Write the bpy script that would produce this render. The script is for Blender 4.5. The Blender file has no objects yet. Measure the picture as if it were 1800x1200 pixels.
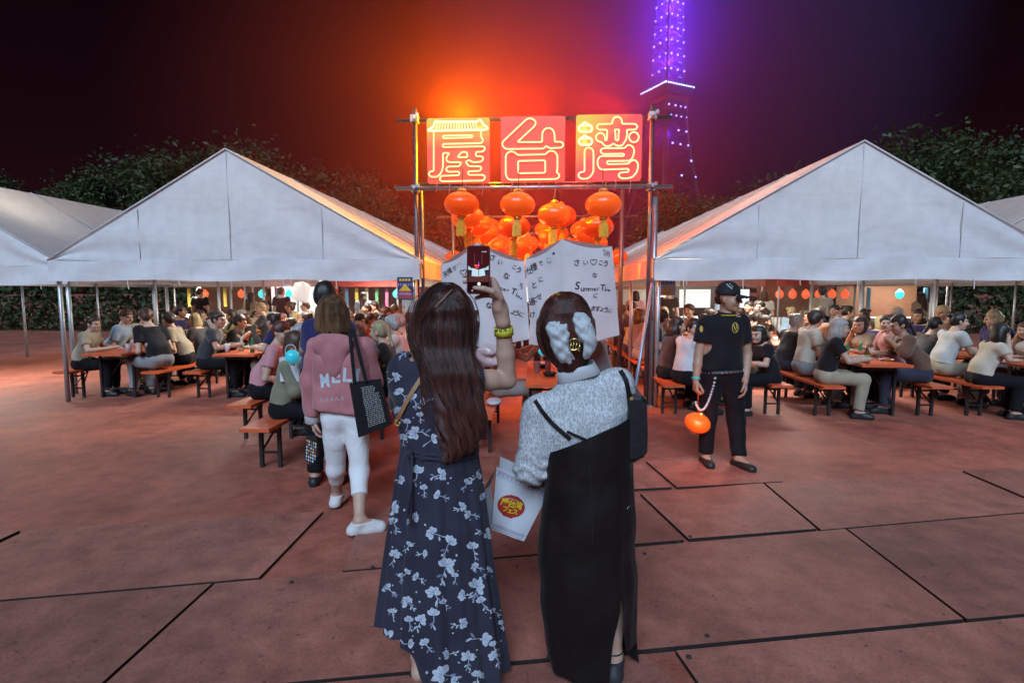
import bpy, math, random
import numpy as np
from mathutils import Vector, Matrix
from mathutils.bvhtree import BVHTree
random.seed(7); RNG = np.random.default_rng(7)
scene = bpy.context.scene
COL = scene.collection
# ---------------------------------------------------------------- camera
FPX = 950.0                      # focal length in pixels of the 1800 wide photograph
CAM = np.array([0.0, 0.0, 1.6])
cam_data = bpy.data.cameras.new('camera')
cam_data.sensor_width = 36.0
cam_data.lens = FPX / 1800.0 * 36.0
cam_data.clip_start = 0.05
cam_data.clip_end = 3000.0
cam = bpy.data.objects.new('camera', cam_data)
COL.objects.link(cam)
cam.location = CAM
cam.rotation_euler = (math.radians(90.0 - 5.3), 0.0, math.radians(2.4))
scene.camera = cam
CR = np.array(cam.rotation_euler.to_matrix())
# ---------------------------------------------------------------- world (night sky) and the cool light from behind the camera
world = bpy.data.worlds.new('World'); scene.world = world; world.use_nodes = True
wn = world.node_tree; wn.nodes.clear()
w_out = wn.nodes.new('ShaderNodeOutputWorld'); w_bg = wn.nodes.new('ShaderNodeBackground')
w_sky = wn.nodes.new('ShaderNodeTexSky'); w_sky.sky_type = 'NISHITA'; w_sky.sun_disc = False
w_sky.sun_elevation = math.radians(38); w_sky.sun_rotation = math.radians(172)
w_mul = wn.nodes.new('ShaderNodeMix'); w_mul.data_type = 'RGBA'; w_mul.blend_type = 'MULTIPLY'
w_mul.inputs['Factor'].default_value = 1.0
w_mul.inputs[7].default_value = (1.0, 0.16, 0.22, 1.0)      # city night: maroon glow on low cloud
wn.links.new(w_sky.outputs[0], w_mul.inputs[6]); wn.links.new(w_mul.outputs[2], w_bg.inputs[0])
w_bg.inputs[1].default_value = 0.0035
wn.links.new(w_bg.outputs[0], w_out.inputs[0])
sun = bpy.data.lights.new('sun', 'SUN'); sun.energy = 3.5; sun.angle = math.radians(34)
sun.color = (0.57, 0.76, 1.0)
sun_o = bpy.data.objects.new('sun', sun); COL.objects.link(sun_o)
sun_o.rotation_euler = Vector((0.10, 1.0, -0.80)).to_track_quat('-Z', 'Y').to_euler()
vs = scene.view_settings
vs.view_transform = 'Standard'; vs.look = 'None'; vs.exposure = 0.0; vs.gamma = 1.0; vs.use_curve_mapping = False
cy = scene.cycles
cy.max_bounces = 5; cy.diffuse_bounces = 2; cy.glossy_bounces = 2; cy.transmission_bounces = 4; cy.transparent_max_bounces = 10
cy.volume_bounces = 0; cy.caustics_reflective = False; cy.caustics_refractive = False
cy.sample_clamp_indirect = 4.0; cy.use_denoising = True; cy.use_light_tree = True
cy.use_adaptive_sampling = True; cy.adaptive_threshold = 0.02

# ---------------------------------------------------------------- pixel rays of the photograph -> places in the world
def ray(px, py):
    d = CR @ np.array([(px - 900.0) / FPX, (600.0 - py) / FPX, -1.0]); return d
def P(px, py, Y):
    d = ray(px, py); return CAM + d * (Y / d[1])
def G(px, py, z=0.0):
    d = ray(px, py); return CAM + d * ((z - CAM[2]) / d[2])
def M_PER_PX(Y): return Y / FPX

# ---------------------------------------------------------------- object helpers
def wpos(o):
    p = np.zeros(3)
    while o is not None:
        p = p + np.array(o.location); o = o.parent
    return p
def tag(o, label=None, cat=None, group=None, kind=None):
    if label: o['label'] = label
    if cat: o['category'] = cat
    if group: o['group'] = group
    if kind: o['kind'] = kind
    return o
def thing(name, loc, label, cat, group=None):
    o = bpy.data.objects.new(name, None); COL.objects.link(o); o.location = loc
    o.empty_display_size = 0.1
    return tag(o, label, cat, group)
def mesh(name, v, f, mats, parent=None, smooth=False, mi=None, uv=None, kind=None):
    v = np.asarray(v, dtype=float)
    if parent is not None: v = v - wpos(parent)
    me = bpy.data.meshes.new(name)
    if isinstance(f, np.ndarray):
        n, k = f.shape
        me.vertices.add(len(v)); me.vertices.foreach_set('co', v.astype(np.float32).ravel())
        me.loops.add(n * k); me.loops.foreach_set('vertex_index', f.astype(np.int32).ravel())
        me.polygons.add(n); me.polygons.foreach_set('loop_start', np.arange(0, n * k, k, dtype=np.int32))
        me.update(calc_edges=True); me.validate()
    else:
        me.from_pydata([tuple(x) for x in v], [], [tuple(int(i) for i in q) for q in f]); me.update()
    if not isinstance(mats, (list, tuple)): mats = [mats]
    for m in mats: me.materials.append(m)
    if mi is not None and len(mi) == len(me.polygons): me.polygons.foreach_set('material_index', np.asarray(mi, dtype=np.int32))
    me.polygons.foreach_set('use_smooth', np.full(len(me.polygons), bool(smooth)))
    if uv is not None:
        lay = me.uv_layers.new(name='UVMap'); li = np.zeros(len(me.loops), dtype=np.int32)
        me.loops.foreach_get('vertex_index', li)
        lay.data.foreach_set('uv', np.asarray(uv, dtype=np.float32)[li].ravel())
    o = bpy.data.objects.new(name, me); COL.objects.link(o)
    if parent is not None: o.parent = parent
    if kind: o['kind'] = kind
    return o
def copy_tree(o, parent=None):
    c = o.copy(); COL.objects.link(c); c.parent = parent
    for ch in list(o.children): copy_tree(ch, c)
    return c
def unit(a):
    a = np.asarray(a, float); n = np.linalg.norm(a); return a / n if n > 1e-9 else a
def frame_of(d):
    d = unit(d); a = np.array([0, 0, 1.0]) if abs(d[2]) < 0.9 else np.array([1.0, 0, 0])
    x = unit(np.cross(a, d)); return x, np.cross(d, x), d

class B:
    """collects simple shapes and links them as ONE mesh object"""
    def __init__(s): s.v = []; s.f = []; s.m = []; s.cur = 0
    def add(s, v, f):
        n = len(s.v); s.v.extend([np.asarray(x, float) for x in v])
        for q in f: s.f.append([i + n for i in q]); s.m.append(s.cur)
        return s
    def box(s, c, size, rz=0.0, ax=None):
        hx, hy, hz = np.asarray(size, float) / 2; c = np.asarray(c, float)
        if ax is None: ax = (np.array([math.cos(rz), math.sin(rz), 0]), np.array([-math.sin(rz), math.cos(rz), 0]), np.array([0, 0, 1.0]))
        v = [c + ax[0] * a * hx + ax[1] * b * hy + ax[2] * d * hz for d in (-1, 1) for b in (-1, 1) for a in (-1, 1)]
        return s.add(v, [(0, 2, 3, 1), (4, 5, 7, 6), (0, 1, 5, 4), (2, 6, 7, 3), (0, 4, 6, 2), (1, 3, 7, 5)])
    def bar(s, a, b, w, h):
        a = np.asarray(a, float); b = np.asarray(b, float); x, y, d = frame_of(b - a)
        return s.box((a + b) / 2, (w, h, np.linalg.norm(b - a)), ax=(x, y, d))
    def tube(s, pts, r, n=8, closed=False, caps=True):
        pts = [np.asarray(p, float) for p in pts]; m = len(pts)
        rr = r if hasattr(r, '__len__') else [r] * m
        v = []; prev = None
        for i, p in enumerate(pts):
            if closed: d = pts[(i + 1) % m] - pts[i - 1]
            else: d = pts[min(i + 1, m - 1)] - pts[max(i - 1, 0)]
            d = unit(d)
            if prev is None: x, y, _ = frame_of(d)
            else:
                x = unit(prev - d * np.dot(prev, d)); y = np.cross(d, x)
            prev = x
            for k in range(n):
                t = 2 * math.pi * k / n; v.append(p + (x * math.cos(t) + y * math.sin(t)) * rr[i])
        f = []
        for i in range(m if closed else m - 1):
            j = (i + 1) % m
            for k in range(n): f.append((i * n + k, i * n + (k + 1) % n, j * n + (k + 1) % n, j * n + k))
        if caps and not closed: f.append(tuple(range(n))[::-1]); f.append(tuple((m - 1) * n + k for k in range(n)))
        return s.add(v, f)
    def lathe(s, c, prof, n=20, axis=(0, 0, 1)):
        x, y, d = frame_of(np.asarray(axis, float)); c = np.asarray(c, float); v = []
        for r, h in prof:
            for k in range(n):
                t = 2 * math.pi * k / n; v.append(c + d * h + (x * math.cos(t) + y * math.sin(t)) * r)
        f = [(i * n + k, i * n + (k + 1) % n, (i + 1) * n + (k + 1) % n, (i + 1) * n + k) for i in range(len(prof) - 1) for k in range(n)]
        f.append(tuple(range(n))[::-1]); f.append(tuple((len(prof) - 1) * n + k for k in range(n)))
        return s.add(v, f)
    def ball(s, c, r, n=12, m=8):
        c = np.asarray(c, float); r = np.asarray(r, float) * np.ones(3)
        v = [c + r * np.array([0, 0, -1])]
        for i in range(1, m):
            ph = -math.pi / 2 + math.pi * i / m
            for k in range(n):
                t = 2 * math.pi * k / n; v.append(c + r * np.array([math.cos(ph) * math.cos(t), math.cos(ph) * math.sin(t), math.sin(ph)]))
        v.append(c + r * np.array([0, 0, 1])); f = []
        for k in range(n):
            f.append((0, 1 + (k + 1) % n, 1 + k)); L = 1 + (m - 2) * n; f.append((L + k, L + (k + 1) % n, len(v) - 1))
        for i in range(m - 2):
            for k in range(n): a = 1 + i * n; f.append((a + k, a + (k + 1) % n, a + n + (k + 1) % n, a + n + k))
        return s.add(v, f)
    def poly(s, pts): return s.add(pts, [tuple(range(len(pts)))])
    def grid(s, fn, nu, nv):
        v = [fn(i / nu, j / nv) for j in range(nv + 1) for i in range(nu + 1)]
        return s.add(v, [(j * (nu + 1) + i, j * (nu + 1) + i + 1, (j + 1) * (nu + 1) + i + 1, (j + 1) * (nu + 1) + i) for j in range(nv) for i in range(nu)])
    def prism(s, pts, d):
        pts = [np.asarray(p, float) for p in pts]; d = np.asarray(d, float); n = len(pts)
        return s.add(pts + [p + d for p in pts], [tuple(range(n))[::-1], tuple(range(n, 2 * n))] + [(i, (i + 1) % n, n + (i + 1) % n, n + i) for i in range(n)])
    def out(s, name, mats, parent=None, smooth=False, kind=None):
        return mesh(name, np.array(s.v), s.f, mats, parent, smooth, s.m, None, kind)

def smooth_line(pts, it=1, closed=False):
    pts = [np.asarray(p, float) for p in pts]
    for _ in range(it):
        q = []
        n = len(pts)
        for i in range(n if closed else n - 1):
            a, b = pts[i], pts[(i + 1) % n]; q += [a * .75 + b * .25, a * .25 + b * .75]
        pts = q if closed else [pts[0]] + q[1:-1] + [pts[-1]]
    return pts
def fillet(pts, r, closed=False):
    pts = [np.asarray(p, float) for p in pts]; n = len(pts); q = []
    for i, p in enumerate(pts):
        if not closed and i in (0, n - 1): q.append(p); continue
        for o in (pts[i - 1], pts[(i + 1) % n]):
            d = np.linalg.norm(o - p); q.append(p + (o - p) * min(r / max(d, 1e-6), .33))
    return q
def spline(pts, n=24):
    pts = np.array([np.asarray(p, float) for p in pts]); m = len(pts); out = []
    for t in np.linspace(0, m - 1, n):
        i = min(int(t), m - 2); u = t - i
        p0, p1, p2, p3 = pts[max(i - 1, 0)], pts[i], pts[i + 1], pts[min(i + 2, m - 1)]
        out.append(.5 * (2 * p1 + (p2 - p0) * u + (2 * p0 - 5 * p1 + 4 * p2 - p3) * u * u + (3 * p1 - p0 - 3 * p2 + p3) * u ** 3))
    return out

# ---------------------------------------------------------------- soft bodies: distance fields meshed by surface nets
def cap(a, b, r0, r1=None, k=.03): return ('c', np.asarray(a, float), np.asarray(b, float), r0, r0 if r1 is None else r1, k)
def ell(c, r, R=None, k=.03): return ('e', np.asarray(c, float), np.asarray(r, float), R, k)
def field(prims, h, pad=.05, inflate=0.0):
    los, his = [], []
    for p in prims:
        if p[0] == 'c':
            rm = max(p[3], p[4]); los.append(np.minimum(p[1], p[2]) - rm); his.append(np.maximum(p[1], p[2]) + rm)
        else:
            rm = max(p[2]); los.append(p[1] - rm); his.append(p[1] + rm)
    lo = np.min(los, 0) - pad - inflate; hi = np.max(his, 0) + pad + inflate
    dims = np.ceil((hi - lo) / h).astype(int) + 1
    F = np.full(dims, 10.0, dtype=np.float32)
    ax = [lo[i] + h * np.arange(dims[i]) for i in range(3)]
    for p, l, u in zip(prims, los, his):
        k = p[-1]; mg = k + inflate + .03
        a = np.maximum(np.floor((l - mg - lo) / h).astype(int), 0); b = np.minimum(np.ceil((u + mg - lo) / h).astype(int) + 1, dims)
        X = ax[0][a[0]:b[0]][:, None, None].astype(np.float32); Y = ax[1][a[1]:b[1]][None, :, None].astype(np.float32); Z = ax[2][a[2]:b[2]][None, None, :].astype(np.float32)
        if p[0] == 'c':
            p0, p1, r0, r1 = p[1:5]; d = p1 - p0; L2 = max(float(d @ d), 1e-9)
            t = np.clip(((X - p0[0]) * d[0] + (Y - p0[1]) * d[1] + (Z - p0[2]) * d[2]) / L2, 0, 1)
            D = np.sqrt((X - p0[0] - t * d[0]) ** 2 + (Y - p0[1] - t * d[1]) ** 2 + (Z - p0[2] - t * d[2]) ** 2) - (r0 + t * (r1 - r0))
        else:
            c, r, R = p[1:4]; q = (X - c[0], Y - c[1], Z - c[2])
            if R is not None: q = tuple(R[0][i] * q[0] + R[1][i] * q[1] + R[2][i] * q[2] for i in range(3))
            k0 = np.sqrt((q[0] / r[0]) ** 2 + (q[1] / r[1]) ** 2 + (q[2] / r[2]) ** 2)
            k1 = np.sqrt((q[0] / r[0] ** 2) ** 2 + (q[1] / r[1] ** 2) ** 2 + (q[2] / r[2] ** 2) ** 2)
            D = k0 * (k0 - 1) / np.maximum(k1, 1e-6)
        D = D - inflate
        S = F[a[0]:b[0], a[1]:b[1], a[2]:b[2]]
        if k > 0:
            hh = np.maximum(k - np.abs(S - D), 0) / k; N = np.minimum(S, D) - hh * hh * k * .25
        else: N = np.minimum(S, D)
        F[a[0]:b[0], a[1]:b[1], a[2]:b[2]] = N
    return F, lo, ax
def nets(F, lo, h):
    s = F < 0; c = np.zeros(tuple(np.array(F.shape) - 1), dtype=np.int8)
    for i in (0, 1):
        for j in (0, 1):
            for k in (0, 1): c += s[i:F.shape[0] - 1 + i, j:F.shape[1] - 1 + j, k:F.shape[2] - 1 + k]
    act = (c > 0) & (c < 8); idx = np.argwhere(act); n = len(idx)
    pos = np.zeros((n, 3)); cnt = np.zeros(n)
    co = [(i, j, k) for i in (0, 1) for j in (0, 1) for k in (0, 1)]
    val = {q: F[idx[:, 0] + q[0], idx[:, 1] + q[1], idx[:, 2] + q[2]].astype(float) for q in co}
    for a in co:
        for axi in range(3):
            if a[axi] == 1: continue
            b = list(a); b[axi] = 1; b = tuple(b); fa, fb = val[a], val[b]; m = (fa < 0) != (fb < 0)
            t = np.where(m, fa / np.where(m, fa - fb, 1), 0); p = np.array(a, float)[None, :] + t[:, None] * (np.array(b) - np.array(a))[None, :]
            pos += p * m[:, None]; cnt += m
    v = lo + h * (idx + pos / cnt[:, None])
    ID = -np.ones(act.shape, dtype=np.int64); ID[act] = np.arange(n); Q = []
    for axi in range(3):
        o1, o2 = (axi + 1) % 3, (axi + 2) % 3
        sl = [slice(1, -1)] * 3; sl[axi] = slice(0, -1); a = s[tuple(sl)]
        sl[axi] = slice(1, None); b = s[tuple(sl)]; e = np.argwhere(a != b)
        if not len(e): continue
        inside = a[e[:, 0], e[:, 1], e[:, 2]]
        e = e.copy(); e[:, o1] += 1; e[:, o2] += 1
        def cell(d1, d2):
            q = e.copy(); q[:, o1] -= d1; q[:, o2] -= d2; return ID[q[:, 0], q[:, 1], q[:, 2]]
        q = np.stack([cell(1, 1), cell(0, 1), cell(0, 0), cell(1, 0)], 1)
        q[~inside] = q[~inside][:, ::-1]; Q.append(q)
    q = np.concatenate(Q); q = q[(q >= 0).all(1)]
    return v, q
def relax(v, q, it=1, w=.5):
    for _ in range(it):
        acc = np.zeros_like(v); cn = np.zeros(len(v))
        for i in range(4):
            a, b = q[:, i], q[:, (i + 1) % 4]
            np.add.at(acc, a, v[b]); np.add.at(cn, a, 1); np.add.at(acc, b, v[a]); np.add.at(cn, b, 1)
        v = v * (1 - w) + w * acc / np.maximum(cn, 1)[:, None]
    return v
def soft(prims, h, inflate=0.0, cut=None, it=1):
    """cut(X,Y,Z,F)->F lets the caller trim hems or add folds"""
    F, lo, ax = field(prims, h, .04, inflate)
    if cut is not None:
        F = cut(ax[0][:, None, None], ax[1][None, :, None], ax[2][None, None, :], F).astype(np.float32)
        F[0] = F[-1] = 1; F[:, 0] = F[:, -1] = 1; F[:, :, 0] = F[:, :, -1] = 1
    v, q = nets(F, lo, h)
    return relax(v, q, it), q
def merge(*vq):
    V, Q, n = [], [], 0
    for v, q in vq: V.append(v); Q.append(q + n); n += len(v)
    return np.concatenate(V), np.concatenate(Q)

# ---------------------------------------------------------------- text and flat print
_txt = {}
def text2d(s, thin=0.0):
    key = (s, thin)
    if key not in _txt:
        cu = bpy.data.curves.new('t', 'FONT'); cu.body = s; cu.size = 1.0; cu.align_x = 'CENTER'; cu.align_y = 'CENTER'; cu.offset = thin; cu.resolution_u = 3
        o = bpy.data.objects.new('t', cu); COL.objects.link(o); dg = bpy.context.evaluated_depsgraph_get(); dg.update()
        me = bpy.data.meshes.new_from_object(o.evaluated_get(dg))
        v = np.array([x.co[:2] for x in me.vertices]) if len(me.vertices) else np.zeros((0, 2)); me.calc_loop_triangles(); f = [tuple(t.vertices) for t in me.loop_triangles]
        bpy.data.objects.remove(o); bpy.data.curves.remove(cu); bpy.data.meshes.remove(me); _txt[key] = (v, f)
    return _txt[key]
def bvh_of(objs):
    v, f = [], []
    for o in objs:
        off = wpos(o); n = len(v); v += [tuple(np.array(x.co) + off) for x in o.data.vertices]; f += [tuple(i + n for i in p.vertices) for p in o.data.polygons]
    return BVHTree.FromPolygons(v, f)
def cast(bvh, px, py, off=.002):
    d = unit(ray(px, py)); hit, nrm, _, dist = bvh.ray_cast(Vector(CAM), Vector(d), 60.0)
    if hit is None: return None
    nrm = np.array(nrm)
    if nrm @ d > 0: nrm = -nrm
    return np.array(hit) + nrm * off
class Print:
    """flat print lying on a surface (its outline is found by dropping points on that surface)"""
    def __init__(s, bvh, off=.002): s.b = B(); s.bvh = bvh; s.off = off
    def put(s, v2, f):
        w = [cast(s.bvh, x, y, s.off) for x, y in v2]; n = len(s.b.v); idx = {}
        for i, p in enumerate(w):
            if p is not None: idx[i] = len(s.b.v); s.b.v.append(p)
        for q in f:
            if all(i in idx for i in q):
                ps = [w[i] for i in q]
                s.b.f.append([idx[i] for i in q]); s.b.m.append(s.b.cur)
    def text(s, t, c, h, ang=0.0, sx=1.0, skew=0.0, thin=0.0):
        v, f = text2d(t, thin); ca, sa = math.cos(math.radians(ang)), math.sin(math.radians(ang))
        for _ in range(2 if h > 18 else 1):       # finer triangles, so that the print follows the folds under it
            v = [tuple(p) for p in v]; mid = {}; g = []
            def m_(a, b):
                k = (min(a, b), max(a, b))
                if k not in mid: mid[k] = len(v); v.append(((v[a][0] + v[b][0]) / 2, (v[a][1] + v[b][1]) / 2))
                return mid[k]
            for a, b, d in f: e, q, r = m_(a, b), m_(b, d), m_(d, a); g += [(a, e, r), (e, b, q), (r, q, d), (e, q, r)]
            f = g
        v2 = [(c[0] + ((x * sx + y * skew) * ca - y * sa) * h, c[1] - ((x * sx + y * skew) * sa + y * ca) * h) for x, y in v]
        s.put(v2, f)
    def line(s, pts, w):
        pts = [np.asarray(p, float) for p in pts]; v = []; f = []
        for i, p in enumerate(pts):
            d = unit(pts[min(i + 1, len(pts) - 1)] - pts[max(i - 1, 0)]); nn = np.array([-d[1], d[0]]) * w / 2; v += [p + nn, p - nn]
        s.put(v, [(2 * i, 2 * i + 1, 2 * i + 3, 2 * i + 2) for i in range(len(pts) - 1)])
    def fan(s, pts):
        pts = [np.asarray(p, float) for p in pts]; c = sum(pts) / len(pts); n = len(pts)
        if max(np.linalg.norm(p - c) for p in pts) < 14: return s.put(pts + [c], [(i, (i + 1) % n, n) for i in range(n)])
        s.put([c + (p - c) * k / 5 for k in range(5, 0, -1) for p in pts] + [c], [(j * n + i, j * n + (i + 1) % n, (j + 1) * n + (i + 1) % n, (j + 1) * n + i) for j in range(4) for i in range(n)] + [(4 * n + i, 4 * n + (i + 1) % n, 5 * n) for i in range(n)])
    def quad(s, p, nu=6, nv=6):
        p = [np.asarray(x, float) for x in p]; v = [(p[0] * (1 - i / nu) + p[1] * i / nu) * (1 - j / nv) + (p[3] * (1 - i / nu) + p[2] * i / nu) * j / nv for j in range(nv + 1) for i in range(nu + 1)]
        s.put(v, [(j * (nu + 1) + i, j * (nu + 1) + i + 1, (j + 1) * (nu + 1) + i + 1, (j + 1) * (nu + 1) + i) for j in range(nv) for i in range(nu)])
    def out(s, name, mats, parent): return s.b.out(name, mats, parent) if s.b.f else None
# ---------------------------------------------------------------- materials (all procedural)
def new_mat(name):
    m = bpy.data.materials.new(name); m.use_nodes = True; nt = m.node_tree; nt.nodes.clear()
    o = nt.nodes.new('ShaderNodeOutputMaterial'); return m, nt, o
def N(nt, t, **kw):
    n = nt.nodes.new(t)
    for k, v in kw.items():
        if k.startswith('_'): setattr(n, k[1:], v)
        else: n.inputs[k].default_value = v
    return n
def rgba(c, a=1.0): return (c[0], c[1], c[2], a)
def M(name, col, rough=.6, var=.15, scale=9.0, bump=.12, bscale=None, metal=0.0, spec=.4, emit=None, estr=0.0, col2=None, sheen=0.0, coat=0.0, trans=0.0, det=5.0):
    m, nt, o = new_mat(name); p = N(nt, 'ShaderNodeBsdfPrincipled', Roughness=rough, Metallic=metal)
    p.inputs['Specular IOR Level'].default_value = spec; p.inputs['Sheen Weight'].default_value = sheen; p.inputs['Coat Weight'].default_value = coat
    tc = N(nt, 'ShaderNodeTexCoord'); nz = N(nt, 'ShaderNodeTexNoise', Scale=scale, Detail=det, Roughness=.6)
    nt.links.new(tc.outputs['Object'], nz.inputs['Vector'])
    cr = N(nt, 'ShaderNodeValToRGB'); a = np.array(col, float); b = np.array(col2, float) if col2 is not None else np.minimum(a * (1 + var), 1)
    a = a if col2 is not None else a * (1 - var)
    cr.color_ramp.elements[0].position = .3; cr.color_ramp.elements[1].position = .72
    cr.color_ramp.elements[0].color = rgba(a); cr.color_ramp.elements[1].color = rgba(b)
    nt.links.new(nz.outputs['Fac'], cr.inputs[0]); nt.links.new(cr.outputs[0], p.inputs['Base Color'])
    if bump:
        n2 = N(nt, 'ShaderNodeTexNoise', Scale=bscale or scale * 6, Detail=3.0); nt.links.new(tc.outputs['Object'], n2.inputs['Vector'])
        bp = N(nt, 'ShaderNodeBump', Strength=bump, Distance=.01); nt.links.new(n2.outputs['Fac'], bp.inputs['Height']); nt.links.new(bp.outputs[0], p.inputs['Normal'])
    if emit is not None:
        p.inputs['Emission Color'].default_value = rgba(emit); p.inputs['Emission Strength'].default_value = estr
    last = p
    if trans > 0:
        t = N(nt, 'ShaderNodeBsdfTranslucent'); nt.links.new(cr.outputs[0], t.inputs[0]); mx = N(nt, 'ShaderNodeMixShader', Fac=trans)
        nt.links.new(p.outputs[0], mx.inputs[1]); nt.links.new(t.outputs[0], mx.inputs[2]); last = mx
    nt.links.new(last.outputs[0], o.inputs[0]); return m
def EM(name, col, s=1.0, sample=True):
    m, nt, o = new_mat(name); e = N(nt, 'ShaderNodeEmission', Color=rgba(col), Strength=s); nt.links.new(e.outputs[0], o.inputs[0])
    if not sample: m.cycles.emission_sampling = 'NONE'
    return m
def fabric(name, col, var=.12, rough=.85, weave=420.0, bump=.18, sheen=.25, col2=None, fold=5.0):
    """woven cloth: fine weave relief, soft creases, slight colour drift"""
    m, nt, o = new_mat(name); p = N(nt, 'ShaderNodeBsdfPrincipled', Roughness=rough); p.inputs['Specular IOR Level'].default_value = .2; p.inputs['Sheen Weight'].default_value = sheen
    tc = N(nt, 'ShaderNodeTexCoord'); nz = N(nt, 'ShaderNodeTexNoise', Scale=fold, Detail=4.0, Distortion=.8); nt.links.new(tc.outputs['Object'], nz.inputs['Vector'])
    cr = N(nt, 'ShaderNodeValToRGB'); a = np.array(col); b = np.array(col2) if col2 is not None else np.minimum(a * (1 + var), 1)
    cr.color_ramp.elements[0].position = .3; cr.color_ramp.elements[1].position = .7
    cr.color_ramp.elements[0].color = rgba(a * (1 - var)); cr.color_ramp.elements[1].color = rgba(b)
    nt.links.new(nz.outputs['Fac'], cr.inputs[0]); nt.links.new(cr.outputs[0], p.inputs['Base Color'])
    n2 = N(nt, 'ShaderNodeTexNoise', Scale=weave, Detail=1.0); nt.links.new(tc.outputs['Object'], n2.inputs['Vector'])
    b1 = N(nt, 'ShaderNodeBump', Strength=bump, Distance=.002); b2 = N(nt, 'ShaderNodeBump', Strength=.35, Distance=.03)
    nt.links.new(nz.outputs['Fac'], b2.inputs['Height']); nt.links.new(n2.outputs['Fac'], b1.inputs['Height']); nt.links.new(b2.outputs[0], b1.inputs['Normal']); nt.links.new(b1.outputs[0], p.inputs['Normal'])
    nt.links.new(p.outputs[0], o.inputs[0]); return m

def ground_mat(name, c0, c1, stain):
    m, nt, o = new_mat(name); p = N(nt, 'ShaderNodeBsdfPrincipled', Roughness=.62); p.inputs['Specular IOR Level'].default_value = .35
    tc = N(nt, 'ShaderNodeTexCoord')
    def noise(s, d=6.0, ro=.65, dist=0.0):
        n = N(nt, 'ShaderNodeTexNoise', Scale=s, Detail=d, Roughness=ro, Distortion=dist); nt.links.new(tc.outputs['Object'], n.inputs['Vector']); return n
    big, mid, fine, speck = noise(1.1, 8, .7, .5), noise(5.5), noise(70.0, 4, .7), noise(26.0, 2)
    r1 = N(nt, 'ShaderNodeValToRGB'); r1.color_ramp.elements[0].position = .34; r1.color_ramp.elements[1].position = .66
    r1.color_ramp.elements[0].color = rgba(c0); r1.color_ramp.elements[1].color = rgba(c1); nt.links.new(big.outputs['Fac'], r1.inputs[0])
    mx = N(nt, 'ShaderNodeMix', _data_type='RGBA', _blend_type='MULTIPLY'); mx.inputs['Factor'].default_value = .8; nt.links.new(r1.outputs[0], mx.inputs[6])
    r2 = N(nt, 'ShaderNodeValToRGB'); r2.color_ramp.elements[0].position = .25; r2.color_ramp.elements[1].position = .62
    r2.color_ramp.elements[0].color = (.46, .42, .42, 1); r2.color_ramp.elements[1].color = (1, 1, 1, 1); nt.links.new(mid.outputs['Fac'], r2.inputs[0]); nt.links.new(r2.outputs[0], mx.inputs[7])
    m2 = N(nt, 'ShaderNodeMix', _data_type='RGBA', _blend_type='MULTIPLY'); m2.inputs['Factor'].default_value = .55; nt.links.new(mx.outputs[2], m2.inputs[6])
    r3 = N(nt, 'ShaderNodeValToRGB'); r3.color_ramp.elements[0].position = .3; r3.color_ramp.elements[1].position = .6; r3.color_ramp.elements[0].color = (.5, .5, .5, 1); r3.color_ramp.elements[1].color = (1.1, 1.1, 1.1, 1)
    nt.links.new(fine.outputs['Fac'], r3.inputs[0]); nt.links.new(r3.outputs[0], m2.inputs[7])
    m3 = N(nt, 'ShaderNodeMix', _data_type='RGBA'); nt.links.new(m2.outputs[2], m3.inputs[6]); m3.inputs[7].default_value = rgba(stain)
    r4 = N(nt, 'ShaderNodeValToRGB'); r4.color_ramp.elements[0].position = .66; r4.color_ramp.elements[1].position = .74; r4.color_ramp.elements[0].color = (0, 0, 0, 1); r4.color_ramp.elements[1].color = (.8, .8, .8, 1)
    nt.links.new(speck.outputs['Fac'], r4.inputs[0]); nt.links.new(r4.outputs[0], m3.inputs['Factor'])
    nt.links.new(m3.outputs[2], p.inputs['Base Color'])
    rr = N(nt, 'ShaderNodeMapRange'); rr.inputs[3].default_value = .45; rr.inputs[4].default_value = .8; nt.links.new(mid.outputs['Fac'], rr.inputs[0]); nt.links.new(rr.outputs[0], p.inputs['Roughness'])
    bp = N(nt, 'ShaderNodeBump', Strength=.35, Distance=.006); nt.links.new(fine.outputs['Fac'], bp.inputs['Height'])
    b2 = N(nt, 'ShaderNodeBump', Strength=.4, Distance=.03); nt.links.new(mid.outputs['Fac'], b2.inputs['Height']); nt.links.new(b2.outputs[0], bp.inputs['Normal']); nt.links.new(bp.outputs[0], p.inputs['Normal'])
    nt.links.new(p.outputs[0], o.inputs[0]); return m

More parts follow.
